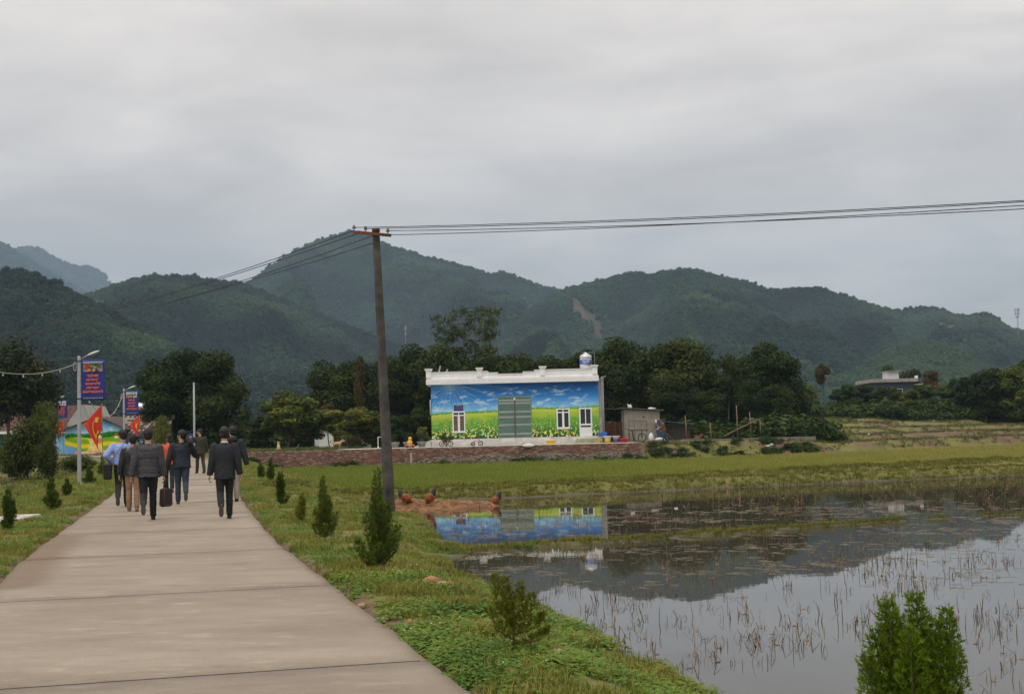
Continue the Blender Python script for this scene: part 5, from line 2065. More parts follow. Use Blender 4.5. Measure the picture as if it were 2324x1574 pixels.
def stubble():
    rg = np.random.default_rng(8)
    r = random.Random(8)
    STRAW = blade_mat('wet_stubble', (.1, .06, .03), (.25, .16, .085), (.42, .32, .19))
    SHOOT = blade_mat('green_shoots', (.06, .085, .012), (.12, .14, .03))
    kinds = []
    for s in range(8):
        b = MB()
        for i in range(r.choice((1, 2, 3, 5)) if s < 6 else 4):
            x, y = r.gauss(0, .06), r.gauss(0, .06)
            h = r.choice((.04, .06, .08, .11, .15, .22))*r.uniform(.8, 1.2)
            a = r.uniform(0, 6.28)
            ln = r.uniform(.02, .22)*h
            rad = r.uniform(.0026, .0046)
            if s < 6 and r.random() < .45:            # broken stalk folded back to the water
                hh = h*.6
                px, py = x+math.cos(a)*hh*.5, y+math.sin(a)*hh*.5
                b.tube([(x, y, -.06), (px, py, hh), (px+math.cos(a+.6)*hh*.8, py+math.sin(a+.6)*hh*.8, r.uniform(0, .4)*hh)], [rad, rad*.9, rad*.5], 4)
            else:
                b.tube([(x, y, -.06), (x+math.cos(a)*ln*.4, y+math.sin(a)*ln*.4, h*.55), (x+math.cos(a)*ln, y+math.sin(a)*ln, h)], [rad, rad*.9, rad*.4], 4)
        if s in (1, 4):                                # matted root clump
            b.ell((0, 0, -.004), (.03, .02, .014), 6, 4, 0, None, False)
        me = b.mesh('stubble')
        set_float(me, 'tint', [r.random() for _ in me.vertices])
        me.materials.append(STRAW if s < 6 else SHOOT)
        kinds.append(me)

    def inp(x, y):
        return in_poly(x, y, POND)
    xs, ys, pk, sc2 = [], [], [], []

    def add(xr, yr, den, kds, s0, s1, fn=None):
        n = int((xr[1]-xr[0])*(yr[1]-yr[0])*den)
        x, y = rg.uniform(*xr, n), rg.uniform(*yr, n)
        k = inp(x, y)
        if fn is not None:
            k &= rg.random(n) < fn(x, y)
        x, y = x[k], y[k]
        xs.append(x), ys.append(y), pk.append(rg.choice(kds, len(x))), sc2.append(rg.uniform(s0, s1, len(x)))
    rowf = lambda x, y: np.clip(.35+.8*fbm(x*.55, y*.55, 3, 15), .05, 1)
    add((0, 14), (7, 20), 17.0, [0, 1, 2, 3, 4, 5, 0, 1, 2, 3, 4, 5, 6], .55, 1.15, rowf)
    add((-2, 18), (20, 34), 13.0, [0, 1, 2, 3, 4, 5, 0, 2, 3, 5, 6], .55, 1.15, rowf)
    add((-3, 34), (33, 56), 15, [0, 1, 2, 3, 4, 5, 6, 7, 6, 7], .8, 1.4, lambda x, y: np.clip(sstep(1, 7, x)*sstep(28, 40, y-.22*x)*(.55+.6*fbm(x*.4, y*.6, 3, 25)), .04, 1))
    x, y, p_, s_ = map(np.concatenate, (xs, ys, pk, sc2))
    n = len(x)
    it = np.clip(rg.uniform(.1, .8, n), 0, 1)
    scatter('rice_stubble', np.stack([x, y, np.full(n, WATER_Z)], 1), flat_rot(n, rg, .2), s_, it, kinds, p_, 'broken brown rice stubble standing in the flooded paddy', 'stubble')
    fk = []
    for s in range(4):
        b = MB()
        for i in range(r.choice((1, 1, 2))):
            a, l = r.gauss(0, .35), r.uniform(.1, .36)
            x, y = r.gauss(0, .1), r.gauss(0, .05)
            b.tube([(x-math.cos(a)*l/2, y-math.sin(a)*l/2, .004), (x, y+.01, .006), (x+math.cos(a)*l/2, y+math.sin(a)*l/2, .004)], .0021, 4)
        me = b.mesh('floating_straw')
        set_float(me, 'tint', [r.random() for _ in me.vertices])
        me.materials.append(mat('bleached_straw', (.34, .29, .22), .7, .3, 4))
        fk.append(me)
    n = 9000
    x, y = rg.uniform(-2, 18, n), rg.uniform(15, 36, n)
    k = inp(x, y) & (rg.random(n) < np.clip(.25+1.1*fbm(x*.45, y*.7, 3, 35), .02, 1)*sstep(15, 19, y)*sstep(37, 31, y-.1*x)*sstep(14, 9, x))
    x, y = x[k], y[k]
    n = len(x)
    rot = np.stack([np.zeros(n), np.zeros(n), rg.normal(0, .5, n)+.1], 1)
    scatter('floating_straw', np.stack([x, y, np.full(n, WATER_Z)], 1), rot, rg.uniform(.5, 1.1, n), rg.random(n), fk, rg.integers(0, 4, n), 'bleached straw bits floating on the flooded paddy', 'straw')


stubble()
# ------------------------------------------------------------------ power pole and its lines
GALV = mat('galvanised_steel', (.34, .36, .38), .45, .12, 4, metal=.35)
RUST = mat('rusty_steel', (.16, .06, .03), .85, .4, 14)
CABLE = mat('black_cable', (.02, .02, .022), .5)


def power_pole():
    Yp = 27.2
    b0 = gp(886, 1168, -.35)
    Yp = float(b0[1])
    tp = at(853, 520, Yp)
    x0, z0 = float(b0[0]), gz(b0[0], Yp)
    t = empty('power_pole', (x0, Yp, z0), 0, 'leaning tapered concrete power pole with a rusty crossarm at the water edge', 'pole')
    top = Vector((float(tp[0])-x0, .0, float(tp[2])-z0))
    H = top.z
    # tapered pole with chamfered square section, turned a little
    V, F = [], []
    n = 9
    for i in range(n):
        s = i/(n-1)
        c = Vector((top.x*s, 0, -.5+(H+.5)*s))
        hw = .125-.052*s
        ch = hw*.35
        ring = [(-hw, -hw+ch), (-hw+ch, -hw), (hw-ch, -hw), (hw, -hw+ch), (hw, hw-ch), (hw-ch, hw), (-hw+ch, hw), (-hw, hw-ch)]
        a = math.radians(24)
        for x, y in ring:
            V.append((c.x+x*math.cos(a)-y*math.sin(a), x*math.sin(a)+y*math.cos(a), c.z))
    for i in range(n-1):
        for k_ in range(8):
            j = (k_+1) % 8
            F.append((i*8+k_, i*8+j, i*8+8+j, i*8+8+k_))
    F += [tuple(range(7, -1, -1)), tuple((n-1)*8+k_ for k_ in range(8))]
    MB().add(V, F).build('shaft', mat('weathered_pole_concrete', (.045, .04, .036), .9, .35, 2.5, bump=.4, bscale=18, col2=(.085, .078, .07)), t)
    MB().tube([(top.x*.985, 0, H-.06), (top.x, 0, H+.015)], .1, 10).build('cap_band', RUST, t)
    la, ra = at(803, 523, Yp+.15), at(888, 531, Yp-.12)
    la, ra = Vector(la)-Vector((x0, Yp, z0)), Vector(ra)-Vector((x0, Yp, z0))
    d = (ra-la)
    M = Matrix.Translation(la - Vector((0, .1, .05))) @ d.to_track_quat('X', 'Z').to_matrix().to_4x4()
    MB().box(0, d.length, -.03, .03, -.035, .035, 0, M).build('crossarm', RUST, t)
    ins = []
    for s in (.02, .33, .92):
        p = la.lerp(ra, s) + Vector((0, -.1, -.02))
        i_ = MB().lathe([(.012, 0), (.012, .05), (.045, .055), (.05, .08), (.03, .1), (.036, .115), (.02, .14)], 10, p).build('insulator', mat('brown_porcelain', (.2, .15, .13), .3), t)
        ins.append(p + Vector((x0, Yp, z0)) + Vector((0, 0, .08)))
    ins.append(Vector((x0, Yp, z0)) + Vector((top.x-.02, -.06, H-.16)))
    # lines to the right, to a pole beyond the frame; and to the left along the road
    rightpix = [(2324, 455), (2324, 458), (2324, 466), (2324, 474)]
    for k_, (p, (u, v)) in enumerate(zip((ins[0], ins[1], ins[3], ins[2]), rightpix)):
        e = Vector(at(u, v, 24.4-.12*k_))
        e2 = p + (e-p)*1.85
        e2.z += .45
        pts = []
        for i in range(41):
            s = i/40
            q = p.lerp(e2, s)
            # through p, e and e2
            se = 1/1.85
            q.z += -(p.lerp(e2, se).z-e.z)*s*(1-s)/(se*(1-se))
            pts.append(q)
        w = MB().tube(pts, .0095, 6).build('power_line', CABLE)
        tag(w, 'black power line from the pole to the right edge, %s from the top' % ORD[k_], 'cable', 'power lines to the right')
    leftpix = [((0, 758), (480, 635)), ((0, 762), (480, 639)), ((0, 772), (540, 640)), ((0, 776), (540, 644))]
    starts = [la + Vector((x0, Yp-.1, z0-.02)), la.lerp(ra, .2) + Vector((x0, Yp-.1, z0-.05)), la.lerp(ra, .55) + Vector((x0, Yp-.1, z0-.08)), Vector((x0+top.x-.08, Yp, z0+H-.34))]
    for k_, (p, (a_, b_)) in enumerate(zip(starts, leftpix)):
        e = Vector(at(a_[0], a_[1], 58.0))
        m_ = Vector(at(b_[0], b_[1], 40.0))
        # parabola through p (s=0), m_ (s=.4 by distance), and e (s=1)
        sm = (m_.y-p.y)/(e.y-p.y)
        pts = []
        for i in range(41):
            s = i/40*1.15
            L0 = (s-sm)*(s-1)/((0-sm)*(0-1))
            L1 = (s-0)*(s-1)/((sm-0)*(sm-1))
            L2 = (s-0)*(s-sm)/((1-0)*(1-sm))
            q = p*L0 + m_*L1 + e*L2
            pts.append(q)
        w = MB().tube(pts, .0105, 6).build('power_line', CABLE)
        tag(w, 'black power line from the pole towards the left hill, %s from the top' % ORD[k_], 'cable', 'power lines to the left')


power_pole()


# ------------------------------------------------------------------ lamp posts with banners, flags, light strings
BANNER = mat('royal_blue_banner', (.022, .03, .2), .55, .06, 2)
REDTXT = mat('banner_red_lettering', (.62, .13, .11), .6)
EDGETXT = mat('banner_pale_outline', (.55, .5, .6), .6)
PALETXT = mat('banner_white_lettering', (.6, .62, .7), .6)


def photo_print(name, parent, x0, x1, z0, z1, y, seed):
    rg = np.random.default_rng(seed)
    pal = [[lin(60, 110, 60), lin(40, 70, 45), lin(170, 40, 30), lin(150, 120, 130), lin(60, 50, 70), lin(190, 140, 120)],
           [lin(190, 205, 215), lin(90, 150, 90), lin(60, 90, 60), lin(150, 130, 120), lin(70, 60, 80), lin(180, 110, 90)],
           [lin(200, 210, 215), lin(205, 190, 60), lin(170, 90, 50), lin(190, 70, 80), lin(120, 140, 90), lin(210, 200, 190)]][seed % 3]

    def fn(x, z):
        v = fbm(x*5+seed, z*7, 3, seed)
        o = np.array(pal[0])*np.ones((len(x), 3))
        for i, c in enumerate(pal[1:]):
            m_ = (fbm(x*6+i*3.1, z*8+seed, 2, seed+i*5) > .18) & ((z < z0+(z1-z0)*.75) | (i < 1))
            o[m_] = c
        if seed % 3 == 0:
            o[np.hypot((x-(x0+.2*(x1-x0)))/.07, (z-(z1-.12))/.12) < 1] = lin(190, 45, 30)
        return o
    return paint_panel(name, x0, x1, z0, z1, .022, fn, y, parent, m=print_mat('banner_photo_print', .5))


def lamp_post(D, top, base, Y, bz, label, banner, lines, seed, armD=None, blab=None, h_arm=.9):
    p = at(D, top, Y)
    X = float(p[0])
    z0 = gz(X, Y) if bz is None else bz
    H = float(p[2])-z0
    t = empty('lamp_post', (X, Y, z0), 0, label, 'lamp post', 'street lamp posts')
    MB().lathe([(.075, -.2), (.075, 0), (.072, .02), (.062, H*.99), (.05, H), (.01, H+.01)], 12).build('pole', GALV, t)
    MB().bbox(-.14, .14, -.14, .14, -.05, .015, .01).build('base_plate', GALV, t)
    arm = MB().tube([(.03, 0, H-.14), (.2, 0, H-.03), (.33, 0, H+.03)], .018, 6).build('arm', GALV, t)
    M = Matrix.Translation((.5, 0, H+.1)) @ Matrix.Rotation(math.radians(-20), 4, 'Y')
    b = MB()
    b.ell((0, 0, 0), (.24, .075, .04), 14, 8, 0, M)
    b.build('lamp_head', mat('white_lamp_housing', (.78, .78, .78), .35), arm)
    w, h = banner
    bx0, bz1 = .1, H-.15
    g = empty('banner', (X, Y-.03, z0), 0, blab, 'banner', 'blue banners on the lamp posts')
    b = MB()
    n = 14
    V = []
    for i in range(n+1):
        for j in range(n+1):
            u, v = i/n, j/n
            V.append((bx0+u*w, .012*math.sin(u*7+v*3+seed), bz1-v*h))
    F = [(i*(n+1)+j, (i+1)*(n+1)+j, (i+1)*(n+1)+j+1, i*(n+1)+j+1) for i in range(n) for j in range(n)]
    b.add(V, F, 0, True)
    o = b.build('cloth', BANNER, g)
    md = o.modifiers.new('thickness', 'SOLIDIFY')
    md.thickness = .008
    for zz in (bz1-.03, bz1-h+.06):
        MB().tube([(-.07, .03, zz), (bx0+w*.98, .03, zz)], .009, 6).build('rod', CABLE, g)
        MB().lathe([(.078, zz-.02), (.078, zz+.02)], 12, (0, .03, 0)).build('strap', CABLE, g)
    yf = -.035
    MB().box(bx0+.06*w, bx0+.92*w, yf, yf+.006, bz1-.07*h, bz1-.05*h).build('white_line', PALETXT, g)
    photo_print('picture', g, bx0+.08*w, bx0+.9*w, bz1-.29*h, bz1-.075*h, yf, seed)
    z = bz1-.395*h
    dz = (.50*h)/len(lines)
    for s, wf in lines:
        letter('lettering', s, dz*.62, (bx0+w*.49, yf-.006, z), REDTXT, g, w*wf, .012*h/1.42)
        z -= dz
    letter('lettering', 'BAN CHỈ ĐẠO XÂY DỰNG NÔNG THÔN MỚI', .06*h/1.4, (bx0+w*.5, yf-.004, bz1-.955*h), PALETXT, g, w*.84)
    return Vector((X, Y, z0)), H


L1 = [('TUỔI TRẺ', .47), ('MƯỜNG CÒ', .55), ('CHUNG SỨC', .64), ('XÂY DỰNG', .56), ('NÔNG THÔN MỚI', .86)]
L2 = [('TUỔI TRẺ', .5), ('CHUNG SỨC', .6), ('XÂY DỰNG', .54), ('NÔNG THÔN MỚI', .82)]
L3 = [('TUỔI TRẺ', .7), ('MƯỜNG CÒ', .68), ('CHUNG SỨC', .7), ('XÂY DỰNG', .66), ('QUÊ HƯƠNG', .6), ('GIÀU ĐẸP', .56)]
LP1, H1 = lamp_post(179.5, 808, 1105, 47.5, None, 'nearest galvanised lamp post beside the left verge', (.83, 1.42), L1, 3, blab='large blue banner with red lettering on the nearest lamp post')
LP2, H2 = lamp_post(281, 882, 1000, 83.0, None, 'second lamp post in front of the tiled wing', (.82, 1.44), L2, 4, blab='blue banner on the second lamp post above the tiled roof')
LP3, H3 = lamp_post(125, 904, 1005, 104.0, .86, 'farthest lamp post in front of the brown tiled roof', (.86, 1.42), L3, 5, blab='small blue banner on the farthest lamp post')
q = at(440, 868, 80.0)
t = empty('bare_post', (q[0], 80.0, gz(q[0], 80)), 0, 'plain galvanised post without lamp or banner at the road bend', 'post')
hh = float(q[2])-gz(q[0], 80)
MB().lathe([(.07, -.2), (.07, .02), (.055, hh-.02), (.03, hh)], 12).build('pole', GALV, t)
MB().bbox(-.13, .13, -.13, .13, -.05, .015, .01).build('base_plate', GALV, t)
MB().lathe([(.062, hh-.12), (.066, hh-.1), (.066, hh-.02)], 12).build('cap', GALV, t)


def light_string(p, e, sag, label, bulbs=7, loop=True):
    p, e = Vector(p), Vector(e)
    t = empty('light_string', p, 0, label, 'light string', 'strings of lights between the lamp posts')
    pts = [(p.lerp(e, s)-p) - Vector((0, 0, 4*sag*s*(1-s))) for s in np.linspace(0, 1, 30)]
    MB().tube(pts, .014, 6).build('cord', mat('pale_cord', (.36, .34, .3), .6), t)
    for k_ in range(1, bulbs):
        s = k_/bulbs
        q_ = (p.lerp(e, s)-p) - Vector((0, 0, 4*sag*s*(1-s)))
        MB().lathe([(.006, -.12), (.02, -.11), (.028, -.07), (.014, -.03), (.008, 0)], 8, q_).build('bulb', mat('milky_bulb', (.5, .48, .42), .3), t)
    if loop:
        b = MB()
        lp = [Vector((-.06+.05*math.cos(a), -.02, -.12+.16*math.sin(a))) for a in np.linspace(0, 2*math.pi, 14)]
        b.tube(lp, .016, 6, 0, False)
        b.build('coil', MATS['pale_cord'], t)


light_string(LP1+Vector((-.08, 0, H1-.25)), Vector(at(-150, 790, 38.0)), .55, 'pale light string sagging from the nearest lamp post to the left edge')
light_string(LP2+Vector((-.08, 0, H2-.35)), LP1+Vector((0, .05, H1-.9)), 1.3, 'light string running from the second lamp post to the nearest one')
light_string(LP3+Vector((-.08, 0, H3-.35)), Vector(at(-60, 920, 95.0)), .15, 'thin light string from the farthest lamp post to the left edge', 5, False)

FLAGRED = mat('red_flag_cloth', (.58, .03, .018), .6, .1, 5)
GOLD = mat('gold_emblem_cloth', (.75, .5, .02), .6)


def flag(Dtop, ytop, Y, drop, wide, label, emblem, fold=1.0):
    """cloth hanging in folds off an upright staff; hoist on the right, fly drooping to the left"""
    p = at(Dtop, ytop, Y)
    X = float(p[0])
    z0 = gz(X, Y)
    H = float(p[2])-z0
    t = empty('red_flag', (X, Y, z0), 0, label, 'flag', 'red flags along the road')
    MB().tube([(.04, .03, -.1), (.0, 0, H)], .014, 8).build('staff', mat('bamboo_staff', (.22, .16, .08), .6, .2, 10), t)
    n, m_ = 26, 22
    P = np.zeros((n+1, m_+1, 3))
    hoist = drop*.62
    for i in range(n+1):
        u = i/n
        for j in range(m_+1):
            v = j/m_
            x = -u*wide*(1-.45*v*u) + .0
            z = H-.05-v*hoist - u*drop*.46*(1+.25*v)
            x += wide*.55*u*u*v
            y = fold*(.05*math.sin(u*9+v*2.5)*u + .03*math.sin(v*7+u*4)*u)
            P[i, j] = (x, y, z)
    V = P.reshape(-1, 3)
    idx = np.arange((n+1)*(m_+1)).reshape(n+1, m_+1)
    F = np.stack([idx[:-1, :-1].ravel(), idx[1:, :-1].ravel(), idx[1:, 1:].ravel(), idx[:-1, 1:].ravel()], 1)
    me = np_mesh('cloth', V, F, smooth=True)
    o = link('cloth', me, t, FLAGRED)
    md = o.modifiers.new('thickness', 'SOLIDIFY')
    md.thickness = .006

    def on(u, v):
        a, b_ = min(max(u, 0), 1)*n, min(max(v, 0), 1)*m_
        i, j = min(int(a), n-1), min(int(b_), m_-1)
        fa, fb = a-i, b_-j
        q_ = (P[i, j]*(1-fa)*(1-fb)+P[i+1, j]*fa*(1-fb)+P[i, j+1]*(1-fa)*fb+P[i+1, j+1]*fa*fb)
        return Vector(q_) + Vector((0, -.02, 0))
    em = MB()

    def ribbon(pts, w):
        V, F = [], []
        for k_, (u, v) in enumerate(pts):
            u0, v0 = pts[max(k_-1, 0)]
            u1, v1 = pts[min(k_+1, len(pts)-1)]
            du, dv = u1-u0, (v1-v0)
            l = math.hypot(du, dv) or 1
            ww = w[k_] if isinstance(w, list) else w
            V += [on(u-dv/l*ww, v+du/l*ww), on(u+dv/l*ww, v-du/l*ww)]
        for k_ in range(len(pts)-1):
            F.append((2*k_, 2*k_+1, 2*k_+3, 2*k_+2))
        em.add(V, F)
    if emblem == 'sickle':
        # sickle: a crescent with a short grip; hammer: a shaft crossing it with a head
        arc = [(.42+.25*math.cos(a), .52-.27*math.sin(a)) for a in np.linspace(-2.0, 1.35, 18)]
        ribbon(arc, [.012+.05*math.sin(math.pi*(i+.5)/18) for i in range(18)])
        ribbon([(.42+.25*math.cos(-2.0), .52-.27*math.sin(-2.0)), (.2, .87)], .04)
        ribbon([(.28, .34), (.62, .84)], .035)
        ribbon([(.2, .42), (.4, .26)], .065)
    else:
        star = []
        for k_ in range(10):
            a = math.pi/2 + k_*math.pi/5
            rr = .3 if k_ % 2 == 0 else .12
            star.append(on(.42+.7*rr*math.cos(a), .5-rr*math.sin(a)))
        V = [on(.42, .5)] + star
        em.add(V, [(0, 1+k_, 1+(k_+1) % 10) for k_ in range(10)])
    em.build('emblem', GOLD, o)


flag(231, 914, 49.0, 1.55, .66, 'large red flag with a gold hammer and sickle beside the nearest lamp post', 'sickle')
flag(317, 940, 82.0, 1.25, .62, 'red flag with a gold star hanging below the second banner', 'star')
flag(143, 952, 100.0, 1.15, .62, 'small red flag with a gold star in front of the teal house', 'star')


# ------------------------------------------------------------------ far masts
def mast(D, y0, y1, Y, label, boxes):
    p, q_ = at(D, y0, Y), at(D+3, y1, Y)
    h = float(p[2]-q_[2])
    t = empty('radio_mast', (float(q_[0]), Y, float(q_[2])), 0, label, 'mast')
    r = h*.018
    MB().tube([(0, 0, -h*.4), (0, 0, h*.8), (0, 0, h)], [r, r*.8, r*.25], 8).build('pole', mat('mast_grey', (.35, .35, .36), .6), t)
    for zz, rr, hh_ in boxes:
        for k_ in range(3):
            a = k_*2.09+.4
            c = Vector((math.cos(a)*rr*h, math.sin(a)*rr*h, zz*h))
            MB().box(c.x-.02*h, c.x+.02*h, c.y-.02*h, c.y+.02*h, c.z-hh_*h, c.z+hh_*h).build('antenna', MATS['mast_grey'], t)
            MB().tube([(0, 0, zz*h), tuple(c)], r*.5, 5).build('bracket', MATS['mast_grey'], t)


mast(2308, 698, 752, 900.0, 'telecom mast on the hillside at the right edge', ((.9, .09, .07), (.75, .08, .05), (.62, .05, .04)))
mast(918, 738, 785, 420.0, 'slim telecom mast behind the grove right of the power pole', ((.86, .03, .09), (.6, .03, .06)))


# ------------------------------------------------------------------ straw heap with three fowl
def remesh(b, voxel, smooth=4, name='body'):
    o = link(name, b.mesh(name))
    md = o.modifiers.new('r', 'REMESH')
    md.mode, md.voxel_size, md.use_smooth_shade = 'VOXEL', voxel, True
    if smooth:
        s = o.modifiers.new('s', 'SMOOTH')
        s.factor, s.iterations = .5, smooth
    dg = bpy.context.evaluated_depsgraph_get()
    me = bpy.data.meshes.new_from_object(o.evaluated_get(dg))
    old = o.data
    bpy.data.objects.remove(o)
    bpy.data.meshes.remove(old)
    me.materials.clear()
    me.name = name
    return me


def straw_heap():
    rg = np.random.default_rng(12)
    c = np.array([-2.65, 37.2])
    n = 60
    X, Y = np.meshgrid(np.linspace(-2.9, 2.9, n*2), np.linspace(-1.9, 1.9, n))
    a = math.radians(12)
    rr = np.hypot(X/2.75, Y/1.65)+.12*fbm(X*.9, Y*.9, 3, 4)
    Z = WATER_Z - .12 + .34*sstep(1.05, .25, rr) + .05*fbm(X*2.2, Y*2.2, 4, 6)*sstep(1.1, .7, rr)
    V = np.stack([(c[0]+X*math.cos(a)-Y*math.sin(a)).ravel(), (c[1]+X*math.sin(a)+Y*math.cos(a)).ravel(), Z.ravel()], 1)
    i = np.arange(V.shape[0]).reshape(n, 2*n)
    F = np.stack([i[:-1, :-1].ravel(), i[:-1, 1:].ravel(), i[1:, 1:].ravel(), i[1:, :-1].ravel()], 1)
    t = empty('straw_heap', (0, 0, 0), 0, 'low reddish brown heap of rotting straw lying in the water behind the pole', 'straw heap')
    link('heap', np_mesh('heap', V, F, smooth=True), t, mat('rotting_straw', (.15, .07, .03), .95, .35, 5, bump=.8, bscale=40, col2=(.24, .125, .055)))
    k_ = rg.choice(len(V), 2600)
    P = V[k_]
    P = P[P[:, 2] > WATER_Z-.02]
    b = MB()
    for p in P:
        an, l = rg.uniform(0, 6.28), rg.uniform(.05, .16)
        d = np.array([math.cos(an), math.sin(an), rg.uniform(-.1, .4)])*l/2
        s = np.array([-math.sin(an), math.cos(an), 0])*.006
        p = p+[0, 0, .012]
        b.add([p-d-s, p-d+s, p+d+s, p+d-s], [(0, 1, 2, 3)], int(rg.integers(0, 2)))
    o = b.build('loose_straw', [mat('straw_rust', (.27, .14, .06), .9), mat('straw_dark', (.12, .06, .03), .9)], t)
    o['kind'] = 'stuff'

    def top(x, y):
        j = np.argmin((V[:, 0]-x)**2+(V[:, 1]-y)**2)
        return float(V[j, 2])
    RUS = mat('russet_plumage', (.2, .05, .018), .7, .45, 18, col2=(.3, .085, .03))
    BLK = mat('black_plumage', (.012, .014, .018), .5)
    for D, y, up, face, lab in ((918, 1147, .35, 1, 'russet fowl with a black head crouching just right of the pole'), (980, 1146, .95, -.6, 'upright russet fowl with a black head in the middle of the straw heap'),
                                (1127, 1146, .75, -1, 'russet fowl with a black neck at the right end of the straw heap')):
        Yb = 36.6 if D < 1100 else 37.6
        p = at(D, y, Yb)
        g = empty('fowl', (float(p[0]), Yb, top(float(p[0]), Yb)), 0 if face > 0 else math.pi, lab, 'fowl', 'fowl on the straw heap')
        # built tail towards +x; back slopes up towards the neck with `up`
        el = math.radians(15+38*up)
        ax = Vector((-math.cos(el), 0, math.sin(el)))
        hip = Vector((.05, 0, .13))
        b = MB()
        b.tube([hip-ax*.17, hip-ax*.06, hip+ax*.08, hip+ax*.2], [(.03, .04), (.095, .1), (.1, .105), (.05, .05)], 12)
        b.ell(hip+ax*.03, (.13, .1, .12), 12, 8)
        b.tube([hip-ax*.12, hip-ax*.3+Vector((.02, 0, -.02))], [(.06, .03), (.02, .05)], 8, flat=(0, 1, 0))
        link('body', remesh(b, .016, 3), g, RUS)
        nk = hip+ax*.17
        hd = nk+Vector((-.004, 0, .085))
        b = MB()
        b.tube([nk-ax*.05, nk.lerp(hd, .5), hd], [.085, .07, .055], 10)
        b.ell(hd+Vector((-.01, 0, .01)), (.06, .05, .055), 10, 7)
        h_ = link('head', remesh(b, .012, 2), g, BLK)
        MB().tube([hd+Vector((-.045, 0, .005)), hd+Vector((-.1, 0, -.01))], [(.02, .012), (.006, .004)], 6).build('beak', mat('horn_beak', (.25, .17, .06), .5), h_)
        MB().ell(hd+Vector((-.01, 0, .055)), (.03, .006, .018), 8, 5).build('comb', mat('dark_red_comb', (.2, .02, .015), .6), h_)
        for s in (-1, 1):
            b = MB()
            b.ell(hip+ax*.02+Vector((.03, s*.095, .02)), (.14, .022, .075), 10, 6, 0, Matrix.Rotation(el*.8, 3, 'Y'))
            b.build('wing', RUS, g)
            MB().tube([hip+Vector((0, s*.04, -.08)), Vector((.04, s*.05, 0)), Vector((-.02, s*.05, .004))], [.014, .009, .006], 5).build('leg', MATS['horn_beak'], g)


straw_heap()


# ------------------------------------------------------------------ dogs and small things in the yard
def dog(D, y, Y, s, yaw, label, m, sit=False, z0=.835):
    p = at(D, y, Y)
    g = empty('dog', (float(p[0]), Y, z0), yaw, label, 'dog', 'dogs in the yard')
    b = MB()
    if not sit:
        b.tube([(-.26, 0, .38), (-.1, 0, .39), (.12, 0, .4), (.26, 0, .42)], [.08, .1, .12, .085], 12)
        b.tube([(.22, 0, .44), (.33, 0, .53)], [.085, .065], 10)
        hd = Vector((.4, 0, .57))
        for sx, sy in ((.2, .07), (.2, -.07)):
            b.tube([(sx, sy, .38), (sx-.01, sy, .2), (sx, sy, .03), (sx+.04, sy, .015)], [.05, .03, .024, .022], 8)
        for sy in (.075, -.075):
            b.tube([(-.22, sy, .4), (-.17, sy, .27), (-.27, sy, .16), (-.25, sy, .03), (-.21, sy, .015)], [.07, .05, .03, .024, .022], 8)
        b.tube([(-.3, 0, .42), (-.4, 0, .5), (-.38, 0, .62), (-.28, 0, .62)], [.035, .045, .04, .02], 8)
    else:
        b.tube([(-.18, 0, .12), (-.1, 0, .26), (.04, 0, .42), (.1, 0, .5)], [.12, .125, .11, .075], 12)
        hd = Vector((.16, 0, .62))
        b.tube([(.06, 0, .45), (.13, 0, .6)], [.085, .065], 10)
        for sy in (.07, -.07):
            b.tube([(.06, sy, .4), (.09, sy, .2), (.1, sy, .02), (.14, sy, .015)], [.05, .034, .024, .022], 8)
            b.tube([(-.12, sy*1.3, .16), (.03, sy*1.5, .14), (-.04, sy*1.4, .04), (.06, sy*1.4, .02)], [.09, .06, .035, .025], 8)
        b.tube([(-.24, 0, .07), (-.4, .05, .05)], [.035, .02], 8)
    b.ell(hd, (.1, .075, .08), 12, 8)
    b.tube([hd+Vector((.05, 0, -.01)), hd+Vector((.17, 0, -.035))], [.05, .03], 8)
    for sy in (-1, 1):
        b.tube([hd+Vector((-.03, sy*.05, .05)), hd+Vector((-.04, sy*.065, .14))], [.035, .01], 6)
    link('body', remesh(b, .02, 2), g, m)
    MB().ell(hd+Vector((.175, 0, -.025)), (.018, .018, .015), 6, 4).build('nose', CABLE, g)
    for sy in (-1, 1):
        MB().ell(hd+Vector((.075, sy*.045, .025)), (.012, .01, .012), 6, 4).build('eye', CABLE, g)
    g.scale = (s, s, s)


TAN = mat('tan_dog_coat', (.42, .3, .17), .9, .25, 12)
dog(764, 1003, 87.6, 1.0, 0.2, 'tan dog standing on the pale yard left of the power pole', TAN)
dog(632, 1012, 87.4, .9, 1.8, 'tan dog sitting near the left end of the brick wall', TAN, True, .8)
dog(676, 1010, 88.5, .6, 1.2, 'small dark dog sitting in the yard between the two tan dogs', mat('dark_dog_coat', (.06, .05, .045), .9, .3, 12), True)


def wheel(r, w, c, axis='Y', m=0):
    b = MB()
    lp = [Vector((r*math.cos(a), 0, r*math.sin(a)))+Vector(c) for a in np.linspace(0, 2*math.pi, 18)]
    b.tube(lp, w, 6, 0, False)
    for a in np.linspace(0, 2*math.pi, 6, endpoint=False):
        b.tube([Vector(c), Vector((r*math.cos(a), 0, r*math.sin(a)))+Vector(c)], w*.35, 4)
    return b


